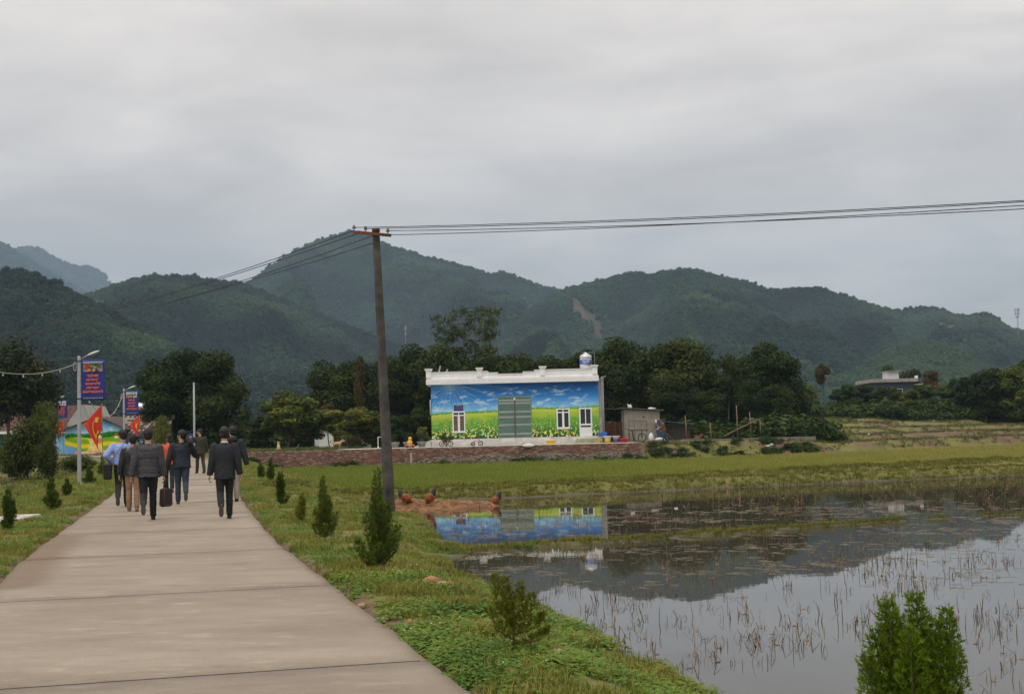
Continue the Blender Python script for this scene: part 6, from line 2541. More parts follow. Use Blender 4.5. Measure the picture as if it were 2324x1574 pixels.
def tiny_things():
    BLACKR = mat('black_rubber', (.02, .02, .02), .7)
    z = .836

    def px(D, Y):
        return float(at(D, 1000, Y)[0])
    # toddler tricycle, pink and black
    x = px(1082, 90.6)
    t = empty('toddler_bike', (x, 90.6, z), 0, 'pink and black toddler bicycle in front of the folding gate', 'toddler bike')
    PINK = mat('pink_plastic', (.65, .25, .4), .4)
    for cx, r in ((-.26, .12), (.26, .15)):
        wheel(r, .03, (cx, 0, r+.02)).build('wheel', BLACKR, t)
    MB().tube([(-.26, 0, .14), (-.12, 0, .3), (.16, 0, .32), (.26, 0, .17)], .028, 8).build('frame', PINK, t)
    MB().tube([(.16, 0, .32), (.12, 0, .52)], .02, 8).build('steering_post', BLACKR, t)
    MB().tube([(.12, -.16, .52), (.14, 0, .54), (.12, .16, .52)], .02, 8).build('handlebar', PINK, t)
    MB().bbox(-.22, .0, -.07, .07, .3, .37, .02).build('seat', PINK, t)
    # red child's bicycle behind a potted plant
    x = px(1012, 90.2)
    t = empty('red_bicycle', (x, 90.5, z), .25, 'small red bicycle behind the potted plant by the left window', 'bicycle')
    REDP = mat('red_bike_paint', (.5, .03, .03), .4)
    for cx in (-.3, .3):
        wheel(.17, .025, (cx, 0, .19)).build('wheel', BLACKR, t)
    MB().tube([(-.3, 0, .19), (-.1, 0, .45), (.22, 0, .47), (.3, 0, .19)], .022, 8).build('frame', REDP, t)
    MB().tube([(-.3, 0, .19), (.0, 0, .2), (.22, 0, .47)], .02, 8).build('chain_stay', REDP, t)
    MB().tube([(.2, -.2, .6), (.22, 0, .58), (.2, .2, .6)], .018, 8).build('handlebar', BLACKR, t)
    MB().bbox(-.2, 0, -.06, .06, .47, .52, .02).build('saddle', REDP, t)

    def potted(D, Y, label, m, h, w, pot=True, seed=1, zz=z):
        rg = np.random.default_rng(seed)
        t = empty('potted_plant', (px(D, Y), Y, zz), 0, label, 'plant', 'plants in the yard')
        if pot:
            MB().lathe([(.2, 0), (.3, .3), (.34, .32), (.34, .38), (.29, .38), (.27, .33)], 14).build('pot', mat('grey_cement_pot', (.3, .28, .26), .85, .2, 4), t)
        lob = [(rg.uniform(-w, w)*.5, rg.uniform(-w, w)*.4, .4*pot+h*rg.uniform(.35, .95), w*.22, w*.22) for _ in range(9)]
        link('foliage', crown_mesh('foliage', lob, 500, .06, rg, m), t)
        b = MB()
        r = random.Random(seed)
        for l in lob[:6]:
            limb(b, (0, 0, .2*pot), l[:3], .025, .006, r)
        b.build('stem', BARK, t)
    potted(1013, 89.6, 'leafy plant growing before the left window of the painted house', FRESH, .9, .7, False, 1)
    potted(896, 90.5, 'plant in a round cement pot right of the power pole', OLIVE, .5, .5, True, 2)
    potted(925, 90.7, 'plant in a wide cement pot between the power pole and the house', DENSE, .6, .6, True, 3)
    potted(957, 91.0, 'thin plant in a cement pot at the left corner of the painted house', GARDEN, .9, .6, True, 4)
    # yellow and orange toy figure
    x = px(930, 88.6)
    t = empty('toy_rider', (x, 88.6, z), 0, 'yellow and orange ride-on toy in the yard right of the power pole', 'toy')
    YEL, ORA = mat('yellow_plastic', (.7, .42, .03), .4), mat('orange_plastic', (.65, .2, .08), .4)
    MB().ell((0, 0, .34), (.17, .13, .18), 12, 8).build('seat_shell', YEL, t)
    MB().ell((.02, 0, .6), (.12, .11, .12), 12, 8).build('head', YEL, t)
    MB().bbox(-.24, .3, -.12, .12, .09, .2, .03).build('base', ORA, t)
    for cx in (-.17, .2):
        for cy in (-.13, .13):
            MB().lathe([(.07, -.02), (.08, 0), (.07, .02)], 10, (cx, cy, .08), axis='Y').build('wheel', BLACKR, t)
    # yellow crate, white dish on the wall
    x = px(1250, 90.5)
    t = empty('yellow_crate', (x, 90.4, z), 0, 'yellow plastic crate on the yard below the right window', 'crate')
    b = MB()
    b.box(-.3, .3, -.2, .2, 0, .03)
    for q_ in ((-.3, .3, -.2, -.17), (-.3, .3, .17, .2), (-.3, -.27, -.17, .17), (.27, .3, -.17, .17)):
        b.box(*q_, .03, .24)
    b.build('tray', YEL, t)
    MB().bbox(-.33, .33, -.23, -.201, .2, .25, .008).build('rim', YEL, t)
    x = px(1199, 86)
    t = empty('white_basin', (x, 85.95, .74), 0, 'white plastic sheet hanging over the top of the brick wall', 'plastic sheet')
    MB().ell((0, -.05, .07), (.38, .09, .12), 14, 8).build('folded_sheet', mat('white_plastic_sheet', (.72, .72, .74), .5), t)
    # tap standpipe
    x = px(858, 88.5)
    t = empty('standpipe', (x, 88.5, z), 0, 'white standpipe with a bent top beside the power pole', 'pipe')
    MB().tube([(0, 0, 0), (0, 0, .75), (.3, 0, .76)], .03, 8).build('pipe', FRAME, t)
    MB().lathe([(.05, 0), (.05, .12), (.035, .14)], 10).build('foot', FRAME, t)
    # clutter between the house and the shed
    Y = 91.0
    x = px(1368, Y)
    t = empty('blue_box', (x, Y, z), 0, 'blue plastic box on a yellow bench at the right corner of the painted house', 'box')
    MB().bbox(-.3, .3, -.2, .2, .42, .72, .02).build('box_shell', mat('blue_plastic', (.03, .12, .4), .4), t)
    MB().bbox(-.32, .32, -.22, .22, .38, .419, .01).build('bench_top', YEL, t)
    for sx in (-.27, .27):
        MB().box(sx-.03, sx+.03, -.18, .18, 0, .379).build('leg', YEL, t)

    def basin(D, Yb, label, m, r=.28, h=.17, zz=z, stand=None):
        t = empty('basin', (px(D, Yb), Yb, zz), 0, label, 'basin', 'basins beside the house')
        o = h0 = 0
        if stand:
            MB().lathe([(r*.7, 0), (r*.75, .26), (r*.7, .27)], 14).build('stand', stand, t)
            h0 = .272
        MB().lathe([(r*.72, h0), (r, h0+h), (r*1.06, h0+h), (r*1.06, h0+h+.02), (r*.96, h0+h+.02), (r*.7, h0+.03)], 18).build('bowl', m, t)
        MB().lathe([(r*1.06, h0+h-.012), (r*1.09, h0+h), (r*1.06, h0+h+.012)], 18).build('rim', m, t)
    WP = mat('white_basin_plastic', (.75, .75, .75), .4)
    basin(1379, 90.4, 'white basin on a yellow stool at the right corner of the house', WP, .27, .16, z, YEL)
    basin(1398, 90.6, 'white basin on a blue bucket left of the red basin', WP, .27, .16, z, mat('dull_blue_bucket', (.09, .11, .28), .5))
    basin(1416, 90.4, 'red plastic basin standing on the yard beside the shed', mat('red_basin_plastic', (.55, .03, .04), .4), .34, .26)
    # ladder leaning in the shade
    x = px(1403, 94)
    t = empty('ladder', (x+1.0, 94.0, .835), 0, 'dark ladder standing left of the shed', 'ladder')
    for sx in (-.2, .2):
        MB().tube([(sx, 0, 0), (sx, .35, 2.0)], .025, 6).build('rail', MATS['grey_timber'], t)
    for i in range(6):
        MB().tube([(-.2, .06*(i+.5), .28*(i+1)), (.2, .06*(i+.5), .28*(i+1))], .018, 6).build('rung', MATS['grey_timber'], t)
    # brown board fence behind
    x0 = px(1368, 98)
    t = empty('board_fence', (x0, 98.0, .835), 0, 'reddish brown board fence between the house and the shed', 'fence')
    BR = mat('red_brown_boards', (.12, .05, .03), .85, .4, 6, objvar=.25)
    for i in range(9):
        MB().box(i*.2, i*.2+.185, 0, .025, 0, 1.45+.04*math.sin(i*2.3)).build('board', BR, t)
    for zz in (.35, 1.15):
        MB().box(0, 1.8, .03, .07, zz, zz+.08).build('rail', BR, t)
    # wheelbarrow tipped on its nose: tray flat, wheel below
    x = px(1454, 92.5)
    t = empty('wheelbarrow', (x, 92.5, .84), 0, 'dark wheelbarrow with a flat tray in front of the shed', 'wheelbarrow')
    DK = mat('dark_iron', (.035, .04, .042), .6, .3, 8)
    MB().bbox(-.75, .55, -.3, .3, .76, .82, .02).build('tray', DK, t)
    wheel(.27, .03, (.1, 0, .29)).build('wheel', BLACKR, t)
    MB().tube([(.1, 0, .3), (.1, 0, .78)], .035, 6).build('fork', DK, t)
    for sy in (-.25, .25):
        MB().tube([(-.6, sy, .76), (-1.25, sy, 1.02)], .03, 6).build('handle', MATS['grey_timber'], t)
        MB().tube([(-.55, sy, .76), (-.45, sy, .02)], .022, 6).build('leg', DK, t)
    # rusty frame leaning on the shed
    x = px(1444, 95.6)
    t = empty('rusty_frame', (x, 95.5, .86), 0, 'rusty rectangular steel frame leaning on the shed wall', 'frame')
    for a, b_ in (((-.55, 0, .3), (-.45, .25, 1.5)), ((.75, 0, .1), (.8, .25, 1.42)), ((-.46, .24, 1.5), (.82, .24, 1.4))):
        MB().tube([a, b_], .022, 6).build('bar', RUST, t)
    # leaning poles tied with rag
    x = px(1487, 91.6)
    t = empty('pole_bundle', (x, 91.7, .9), 0, 'bundle of leaning poles with a white rag in front of the shed', 'poles')
    for e_, b_ in (((-.25, 0, .1), (.05, .1, 1.45)), ((.05, 0, 0), (.05, .1, 1.7)), ((1.25, 0, .05), (.1, .1, 1.2)), ((.95, 0, .1), (.08, .05, 1.15)), ((-.7, .05, .1), (-.05, .1, .9))):
        MB().tube([e_, ((e_[0]+b_[0])/2-.03, .05, (e_[2]+b_[2])/2-.05), b_], .025, 6).build('pole', mat('dry_wood', (.22, .16, .1), .85, .3, 8), t)
    MB().ell((.1, -.02, 1.3), (.07, .05, .13), 8, 6).build('rag', BAG2, t)
    # white sacks at the foot
    for D, Y_, lab, sz in ((1478, 90.6, 'grey-white sack standing at the end of the brick wall', (.17, .15, .3)), (1497, 91.2, 'heap of crumpled white bags at the foot of the leaning poles', (.32, .2, .13))):
        t = empty('feed_sack', (px(D, Y_), Y_, .87), 0, lab, 'sack')
        b = MB()
        b.ell((0, 0, sz[2]*.8), sz, 10, 7)
        b.ell((sz[0]*.6, .03, sz[2]*.6), (sz[0]*.6, sz[1]*.8, sz[2]*.6), 8, 6)
        b.build('sack_body', BAG2, t)
        MB().tube([(0, 0, sz[2]*1.6), (.03, 0, sz[2]*1.95)], [.05, .07], 7).build('tied_neck', BAG2, t)
    # blue tarpaulin hung at the right corner of the shed
    sx, sy, sz_ = SHED
    V, F = [], []
    for i in range(13):
        for j in range(9):
            u, v = j/8, i/12
            V.append((-.15+.75*u+.25*v*(1-u)*.8, .04*math.sin(u*9+v*3), 1.45-1.3*v+.05*u))
    F = [(i*9+j, i*9+j+1, i*9+10+j, i*9+9+j) for i in range(12) for j in range(8)]
    t = empty('blue_tarpaulin', (sx+2.25, sy-.5, sz_), 0, 'slate blue tarpaulin hanging at the right corner of the shed', 'tarpaulin')
    o = MB().add(V, F, 0, True).build('cloth', mat('slate_blue_tarp', (.045, .06, .12), .7, .2, 3), t)
    o.modifiers.new('thickness', 'SOLIDIFY').thickness = .01
    MB().tube([(-.2, 0, 1.47), (.7, 0, 1.52)], .02, 6).build('rod', MATS['dry_wood'], t)
    # low green-roofed coop and stakes to the right
    x = px(1512, 97)
    t = empty('chicken_coop', (x, 97.0, 1.0), 0, 'low coop with a greenish sheet roof right of the shed', 'coop')
    MB().box(0, 1.75, 0, 1.4, -.1, .95).build('wall', mat('dark_coop_boards', (.045, .035, .028), .9, .3, 5), t)
    MB().prism([(-.2, 1.22), (1.95, 1.0), (1.95, 1.04), (-.2, 1.26)], -.3, 1.6).build('roof', mat('green_grey_sheet', (.1, .14, .125), .6, .2, 3), t)
    WD = MATS['dry_wood']
    for D, y0, y1, Y_, lab in ((1555, 942, 990, 96, 'upright stake at the right end of the coop'), (1611, 958, 990, 97, 'short stake in the middle of the bank'), (1671, 919, 985, 98, 'tallest stake of the rough fence right of the coop'),
                               (1701, 934, 986, 98, 'slanted stake right of the tallest one'), (1724, 950, 985, 98.5, 'rightmost stake of the rough fence')):
        a_, b_ = at(D, y0, Y_), at(D+3, y1+8, Y_)
        h_ = float(a_[2]-b_[2])
        t = empty('fence_stake', tuple(b_), 0, lab, 'stake', 'stakes of the rough fence')
        MB().tube([(0, 0, -.1), (float(a_[0]-b_[0])*.5+.02, .02, h_*.5), (float(a_[0]-b_[0]), 0, h_)], [.045, .04, .03], 6).build('shaft', WD, t)
        MB().tube([(-.08, 0, h_*.6), (.1, 0, h_*.62)], .015, 5).build('tie', WD, t)
    for D0, y0, D1, y1, Y_, lab in ((1640, 990, 1722, 950, 97.5, 'long pole slanting up across the rough fence'), (1515, 1003, 1590, 992, 93, 'long plank lying on the bank right of the standing person'), (1560, 1000, 1640, 997, 94.5, 'second plank lying farther along the bank')):
        a_, b_ = Vector(at(D0, y0, Y_)), Vector(at(D1, y1, Y_+.5))
        t = empty('timber', tuple(a_), 0, lab, 'plank', 'loose timbers by the rough fence')
        M = (b_-a_).to_track_quat('X', 'Z').to_matrix().to_4x4()
        MB().box(0, (b_-a_).length, -.07, .07, -.02, .02, 0, M).build('plank', WD, t)
        MB().box(.1, .2, -.075, .075, -.025, .025, 0, M).build('binding', MATS['grey_timber'], t)
    x = px(1592, 95.2)
    t = empty('brick_pile', (x, 95.2, 1.0), 0, 'small pile of orange bricks on the bank', 'brick pile')
    for i in range(9):
        M = Matrix.Translation((rnd.uniform(-.45, .45), rnd.uniform(-.1, .1), .05+.09*(i//4))) @ Matrix.Rotation(rnd.uniform(0, 3), 4, 'Z')
        MB().box(-.11, .11, -.05, .05, -.035, .035, 0, M).build('brick', mat('orange_brick', (.35, .15, .07), .85, .25, 9), t)
    # culvert slab on the left verge and stones by the road
    p = gp(22, 1186, -.05)
    t = empty('concrete_slab', (float(p[0]), float(p[1]), gz(p[0], p[1])), .1, 'pale concrete slab lying on the left verge', 'slab')
    MB().bbox(-.3, .38, -1.0, 1.0, -.05, .1, .02).build('slab_body', mat('pale_slab_concrete', (.48, .45, .4), .8, .15, 3), t)
    MB().box(-.02, .02, -.95, .95, .1, .104).build('groove', CONC, t)
    # loose orange-brown stones on the near verge
    r = random.Random(4)
    places = [(980, 1325, .12), (1003, 1332, .1), (1015, 1322, .09), (1032, 1338, .08), (960, 1330, .07), (905, 1305, .06), (1072, 1366, .05), (820, 1375, .05), (760, 1330, .04), (1265, 1480, .09), (1290, 1500, .07), (1240, 1510, .06), (1160, 1540, .06), (1060, 1450, .05), (930, 1420, .04), (1205, 1455, .05)]
    names = ['largest orange stone of the cluster on the verge', 'second orange stone of the verge cluster', 'round orange stone of the verge cluster', 'right-hand stone of the verge cluster', 'left-hand stone of the verge cluster',
             'orange stone above the verge cluster', 'stone right of the verge cluster', 'stone in the grass nearest the road joint', 'small stone at the road edge by the tall thuja', 'biggest stone at the foot of the yellowing thuja', 'stone right of the yellowing thuja foot',
             'stone below the yellowing thuja', 'stone at the lower end of the verge', 'stone halfway between the road and the yellowing thuja', 'lone pebble near the road edge', 'stone just left of the yellowing thuja']
    ST = [mat('orange_stone', (.33, .17, .09), .9, .3, 14), mat('buff_stone', (.36, .26, .18), .9, .3, 14)]
    for i, ((D, y, s), nm) in enumerate(zip(places, names)):
        p = gp(D, y, -.06)
        X, Y_ = float(p[0]), float(p[1])
        b = MB()
        V, F = [], []
        b.ell((0, 0, 0), (s, s*.8, s*.6), 8, 6, 0, None, False)
        b.v = [tuple(c*(1+r.uniform(-.16, .16)) for c in v) for v in b.v]
        o = b.build('stone', ST[i % 2])
        o.location = (X, Y_, gz(X, Y_)+s*.3)
        o.rotation_euler = (r.uniform(-.3, .3), r.uniform(-.3, .3), r.uniform(0, 6))
        tag(o, nm, 'stone', 'stones on the near verge')
    # white scraps on the far fields
    sc_pl = [(1100, 1040, 'scrap of white litter at the wall foot under the gate'), (1312, 1043, 'scrap of white litter at the right end of the wall foot'), (1414, 1040, 'white scrap at the corner of the brick wall'), (1750, 1018, 'largest white plastic scrap on the bank below the kerb'),
             (1742, 1022, 'white strip of plastic beside the largest scrap'), (1792, 1018, 'white scrap right of the kerb end'), (1812, 1018, 'second white scrap right of the kerb end'), (1955, 993, 'pale boulder on the terraces'), (1973, 1010, 'white scrap on the middle terrace'), (2120, 975, 'white stone high on the terraces'),
             (1330, 1104, 'white scrap on the dike'), (1535, 1148+10, 'white scrap floating in the stubble')]
    for i, (D, y, nm) in enumerate(sc_pl):
        Y_ = [85, 85, 85.4, 94.5, 94, 99, 101, 116, 112, 135, 46, 34][i]
        p = at(D, y, Y_)
        X = float(p[0])
        z_ = gz(X, Y_)
        s = (.12, .1, .1, .2, .22, .12, .12, .3, .15, .2, .07, .05)[i]
        b = MB()
        b.ell((0, 0, s*.25), (s, s*.7, s*.38), 8, 5, 0, None, False)
        b.v = [tuple(c*(1+r.uniform(-.25, .25)) for c in v) for v in b.v]
        o = b.build('boulder' if i in (7, 9) else 'litter', ST[1] if i in (7, 9) else BAG2)
        o.location = (X, Y_, max(z_, WATER_Z))
        tag(o, nm, 'stone' if i in (7, 9) else 'litter', 'pale scraps on the far fields')


BAG2 = mat('white_plastic_sack', (.7, .7, .74), .45, .1, 5)
tiny_things()
# ------------------------------------------------------------------ people
SKIN = mat('skin', (.4, .22, .145), .55, .08, 20)
HAIR = mat('black_hair', (.012, .01, .009), .45, .3, 60, bump=.5, bscale=90)
EYE = mat('eye_dark', (.02, .015, .012), .3)
LIP = mat('lip', (.3, .12, .1), .5)


def hand(b, wrist, d, palm_n, out, s=1.0, curl=.6, m=0):
    """palm and five bent fingers; d along the forearm, palm_n out of the palm, out towards the thumb"""
    d, palm_n, out = d.normalized(), palm_n.normalized(), out.normalized()
    M = Matrix((out, d, palm_n)).transposed()
    c = wrist + d*.045*s
    b.ell(c, (.04*s, .055*s, .016*s), 8, 6, m, M)
    for i, (u, L) in enumerate(((-.03, .055), (-.011, .07), (.01, .075), (.029, .068))):
        p0 = c + out*u*s + d*.04*s
        a1, a2 = curl*.7, curl*1.7
        p1 = p0 + (d*math.cos(a1)+palm_n*math.sin(a1))*L*.5*s
        p2 = p1 + (d*math.cos(a2)+palm_n*math.sin(a2))*L*.5*s
        b.tube([p0-d*.01, p1, p2], [.0095*s, .009*s, .007*s], 6, m)
    t0 = c + out*.034*s - d*.02*s
    t1 = t0 + (out*.7+d*.7).normalized()*.035*s + palm_n*.01*s
    t2 = t1 + (d*.9+palm_n*.45-out*.1).normalized()*.03*s
    b.tube([t0, t1, t2], [.012*s, .0105*s, .008*s], 6, m)


def crease(me, amp, seed, zmax=9.0, f=11.0):
    """folds of cloth pushed into a surface"""
    n = len(me.vertices)
    co, no = np.zeros(n*3), np.zeros(n*3)
    me.vertices.foreach_get('co', co)
    me.vertices.foreach_get('normal', no)
    co, no = co.reshape(-1, 3), no.reshape(-1, 3)
    u = co[:, 0]*f+co[:, 1]*f*.8
    d = fbm(u+.6*co[:, 2]*f, co[:, 2]*f*1.7-u*.4, 3, seed % 97)
    d = (1-np.abs(d)*1.8)*amp*(co[:, 2] < zmax-.02)
    me.vertices.foreach_set('co', (co+no*d[:, None]).ravel())
    me.update()


def person(D, y, Y, label, top, trousers, shoes, height=1.7, yaw=None, legs=((8, 6), (-8, 55)), arms=((-8, 6, 12), (10, 6, 15)), head_yaw=0.0, jk=None,
           hem=.80, bulk=1.0, padded=False, hair_long=False, collar=None, zfix=None, sole=None, lean=3.0, tuck=False, extra=None, hair_scale=1.0):
    """figure walking along local +y; legs = (thigh angle, knee bend) left, right; arms = (forward swing, outward, elbow) left, right (degrees)"""
    p = at(D, y, Y)
    X = float(p[0])
    if zfix is None:
        zfix = float(z_road(Y))
    if yaw is None:
        yaw = math.atan2(.26, 1)
    t = empty('person', (X, Y, zfix), yaw, label, 'person')
    s = height/1.7
    rd = math.radians
    feet = []
    hipz = 0
    LJ = []
    for (a, k_), sx in zip(legs, (-1, 1)):
        a, sh = rd(a), rd(a-k_)
        kn = Vector((0, math.sin(a)*.43, -math.cos(a)*.43))
        an = kn + Vector((0, math.sin(sh)*.40, -math.cos(sh)*.40))
        LJ.append((kn, an, sh, sx))
    low = min(an.z - .075*max(.35, math.cos(sh)) for kn, an, sh, sx in LJ)
    hipz = -low
    hips = Vector((0, 0, hipz))
    lv = Vector((0, math.sin(rd(lean)), math.cos(rd(lean))))
    sh_c = hips + lv*.5
    neck = hips + lv*.56
    headc = hips + lv*.70 + Vector((0, .025, 0))
    # ---- body: legs, pelvis, torso core, neck and head in one skin
    b = MB()
    b.ell(hips+Vector((0, 0, .03)), (.155, .115, .13), 14, 9)
    wid = 1.0 if bulk < 1.2 else 1.05
    for kn, an, sh, sx in LJ:
        h0 = hips + Vector((sx*.085, 0, 0))
        b.tube([h0+Vector((0, 0, .05)), h0, h0+kn*.5, h0+kn, h0+kn.lerp(an, .45)+Vector((0, -.012, 0)), h0+an+(an-kn).normalized()*.01],
               [(.095*wid, .1), (.1*wid, .105), (.083*wid, .09), (.066, .07), (.064, .07), (.056, .062)], 12, flat=(1, 0, 0))
    b.tube([hips, hips+lv*.3, sh_c-lv*.04, sh_c+lv*.02], [(.14, .1), (.135, .095), (.15, .09), (.06, .06)], 12, flat=(1, 0, 0))
    b.tube([sh_c-lv*.02, neck, headc-Vector((0, .01, .06))], [.062, .056, .056], 10)
    HM = Matrix.Rotation(head_yaw, 3, 'Z')
    b.ell(headc+Vector((0, 0, .02)), (.078, .096, .105), 14, 10, 0, HM)
    b.ell(headc+HM @ Vector((0, .03, -.055)), (.055, .06, .055), 12, 8, 0, HM)
    b.tube([headc+HM @ Vector((0, .088, .015)), headc+HM @ Vector((0, .112, -.018)), headc+HM @ Vector((0, .09, -.03))], [.011, .017, .014], 8)
    for sx in (-1, 1):
        b.ell(headc+HM @ Vector((sx*.08, -.008, -.005)), (.012, .022, .034), 8, 6, 0, HM)
    me = remesh(b, .0135, 2)
    crease(me, .006, int(D)+5, sh_c.z)
    z = np.zeros(len(me.polygons)*3)
    me.polygons.foreach_get('center', z)
    z = z.reshape(-1, 3)
    sk = z[:, 2] > (sh_c.z+.0)
    me.polygons.foreach_set('material_index', sk.astype(np.int32))
    # hands and face appended to the same skin
    ap = MB()
    AJ = []
    for arm, sx in zip(arms, (-1, 1)):
        a, o, e = arm[:3]
        sp = sh_c + Vector((sx*(.185*(1+.08*(bulk-1)*5)), 0, -.045))
        d1 = Vector((sx*math.sin(rd(o)), math.sin(rd(a))*math.cos(rd(o)), -math.cos(rd(a))*math.cos(rd(o))))
        el = sp + d1*.29
        ax = Vector((1, 0, 0))
        d2 = Matrix.Rotation(rd(e), 3, ax) @ d1
        if len(arm) > 3:
            d2.x -= sx*arm[3]
        d2 = d2.normalized()
        wr = el + d2*.245
        AJ.append((sp, el, wr, d2, sx))
        pal = Vector((-sx, 0, 0))
        pal = (pal-d2*pal.dot(d2)).normalized()
        hand(ap, wr, d2, pal, pal.cross(d2)*(-1 if sx < 0 else 1)*(-1), 1.05, .75, 0)
    for sx in (-1, 1):
        ap.ell(headc+HM @ Vector((sx*.031, .086, .022)), (.011, .007, .006), 6, 4, 1, HM)
    ap.ell(headc+HM @ Vector((0, .087, -.058)), (.022, .008, .006), 8, 4, 2, HM)
    bm_v = [tuple(v.co) for v in me.vertices]
    bm_f = [tuple(p_.vertices) for p_ in me.polygons]
    mi = [int(q_) for q_ in sk]
    n0 = len(bm_v)
    full = bpy.data.meshes.new('body')
    full.from_pydata(bm_v + ap.v, [], bm_f + [tuple(i+n0 for i in f) for f in ap.f])
    full.polygons.foreach_set('material_index', mi + [1+q_ for q_ in ap.m])
    full.polygons.foreach_set('use_smooth', [True]*len(full.polygons))
    full.update()
    link('body', full, t, [trousers, SKIN, EYE, LIP])
    # ---- jacket or shirt
    b = MB()
    hz = hem*1.0
    zs = np.linspace(0, 1, 30)
    pts, rad = [], []
    base = Vector((0, 0, hz/1.0-.9)) + hips + Vector((0, 0, .0))
    base = Vector((0, 0, hipz-(.88-hem)))
    for q_ in zs:
        pt = base.lerp(sh_c+lv*.0, q_)
        wx = np.interp(q_, [0, .15, .45, .75, .9, .97, 1], [.178, .172, .165, .192, .19, .155, .09])
        wy = np.interp(q_, [0, .15, .45, .75, .9, .97, 1], [.135, .13, .118, .125, .112, .09, .07])
        if tuck:
            wx = np.interp(q_, [0, .08, .45, .75, .9, .97, 1], [.135, .165, .165, .19, .185, .15, .085])
            wy = np.interp(q_, [0, .08, .45, .75, .9, .97, 1], [.1, .125, .12, .125, .11, .088, .068])
        g_ = 1+(bulk-1)*1.0
        if padded:
            g_ *= 1-.055*(abs(math.sin(q_*math.pi*4.4))**8)
        pts.append(pt)
        rad.append((float(wx)*g_, float(wy)*g_))
    b.tube(pts, rad, 22, flat=(1, 0, 0))
    b.tube([sh_c-lv*.035, sh_c+lv*.035], [.09*bulk, .074], 14)
    for sp, el, wr, d2, sx in AJ:
        inn = sp + Vector((-sx*.07, 0, .02))
        r0 = .07*bulk
        n = 9
        pa, ra = [inn, sp], [r0*.9, r0*1.06]
        for q_ in np.linspace(.2, 1, n):
            pa.append(sp.lerp(el, q_))
            ra.append(r0*(1.04-.18*q_)*(1-.04*(padded and int(q_*9) % 3 == 0)))
        for q_ in np.linspace(.12, 1, n):
            pa.append(el.lerp(wr, q_))
            ra.append(r0*(.86-.14*q_)*(1-.05*(padded and int(q_*9) % 3 == 0)))
        b.tube(pa, ra, 12)
    me = remesh(b, .0135, 2)
    crease(me, .006, int(D))
    jo = link('shirt' if tuck else 'jacket', me, t, top)
    if collar:
        MB().tube([neck-lv*.035, neck-lv*.005], [.07, .066], 14).build('shirt_collar', collar, t)
    if jk:
        # second tone on the back and chest panel
        z = np.zeros(len(me.polygons)*3)
        me.polygons.foreach_get('center', z)
        z = z.reshape(-1, 3)
        me.materials.append(jk)
        me.polygons.foreach_set('material_index', ((np.abs(z[:, 0]) < .135) & (z[:, 2] > base.z+.06) & (z[:, 2] < sh_c.z-.05)).astype(np.int32))
    # ---- hair
    b = MB()
    hs = hair_scale
    b.ell(headc+HM @ Vector((0, -.014, .04)), (.088*hs, .1*hs, .1*hs), 14, 10, 0, HM)
    b.ell(headc+HM @ Vector((0, -.045, -.015)), (.076*hs, .062*hs, .075), 12, 8, 0, HM)
    if hair_long:
        b.tube([headc+HM @ Vector((0, -.04, .02)), headc+HM @ Vector((0, -.07, -.09)), headc+HM @ Vector((0, -.075, -.2))], [(.085, .06), (.088, .05), (.06, .03)], 12, flat=(1, 0, 0))
    hm = remesh(b, .0135, 1)
    crease(hm, .011, int(D)+9, 9, 38)
    link('hair', hm, t, HAIR)
    # ---- shoes
    for kn, an, sh, sx in LJ:
        a0 = hips + Vector((sx*.085, 0, 0)) + an
        f = Vector((0, math.cos(sh), math.sin(sh)))
        dn = Vector((0, math.sin(sh), -math.cos(sh)))
        if sh > -.35:
            f, dn = Vector((0, 1, 0)), Vector((0, 0, -1))
        b = MB()
        hl = a0 - f*.045 + dn*.045
        b.tube([hl, hl+f*.08, hl+f*.16+dn*.006, hl+f*.225+dn*.012], [(.036, .034), (.042, .04), (.046, .03), (.03, .018)], 10, 0, flat=(1, 0, 0))
        b.tube([a0-dn*.03, a0+dn*.03], [.05, .042], 10)
        sh_o = b.build('shoe', shoes, t)
        b = MB()
        c = hl + dn*.034
        side = Vector((1, 0, 0))
        prof = [(-.045, .028), (-.02, .038), (.06, .035), (.13, .044), (.19, .04), (.235, .02)]
        V = [c+f*u-side*w for u, w in prof] + [c+f*u+side*w for u, w in prof[::-1]]
        n = len(V)
        V2 = [v+dn*.014 for v in V]
        b.add(V+V2, [tuple(range(n)), tuple(range(2*n-1, n-1, -1))] + [(i, i+n, (i+1) % n+n, (i+1) % n) for i in range(n)])
        b.build('sole', sole or mat('grey_rubber_sole', (.1, .095, .085), .8), sh_o)
    t.scale = (s, s, s)
    W = Matrix.Translation((X, Y, zfix)) @ Matrix.Rotation(yaw, 4, 'Z') @ Matrix.Diagonal((s, s, s, 1))
    info = {'M': W, 'hand': [W @ (wr+d2*.07) for sp, el, wr, d2, sx in AJ], 'shoulder': [W @ sp for sp, el, wr, d2, sx in AJ], 'head': W @ headc, 'hip': W @ hips, 'yaw': yaw}
    return info


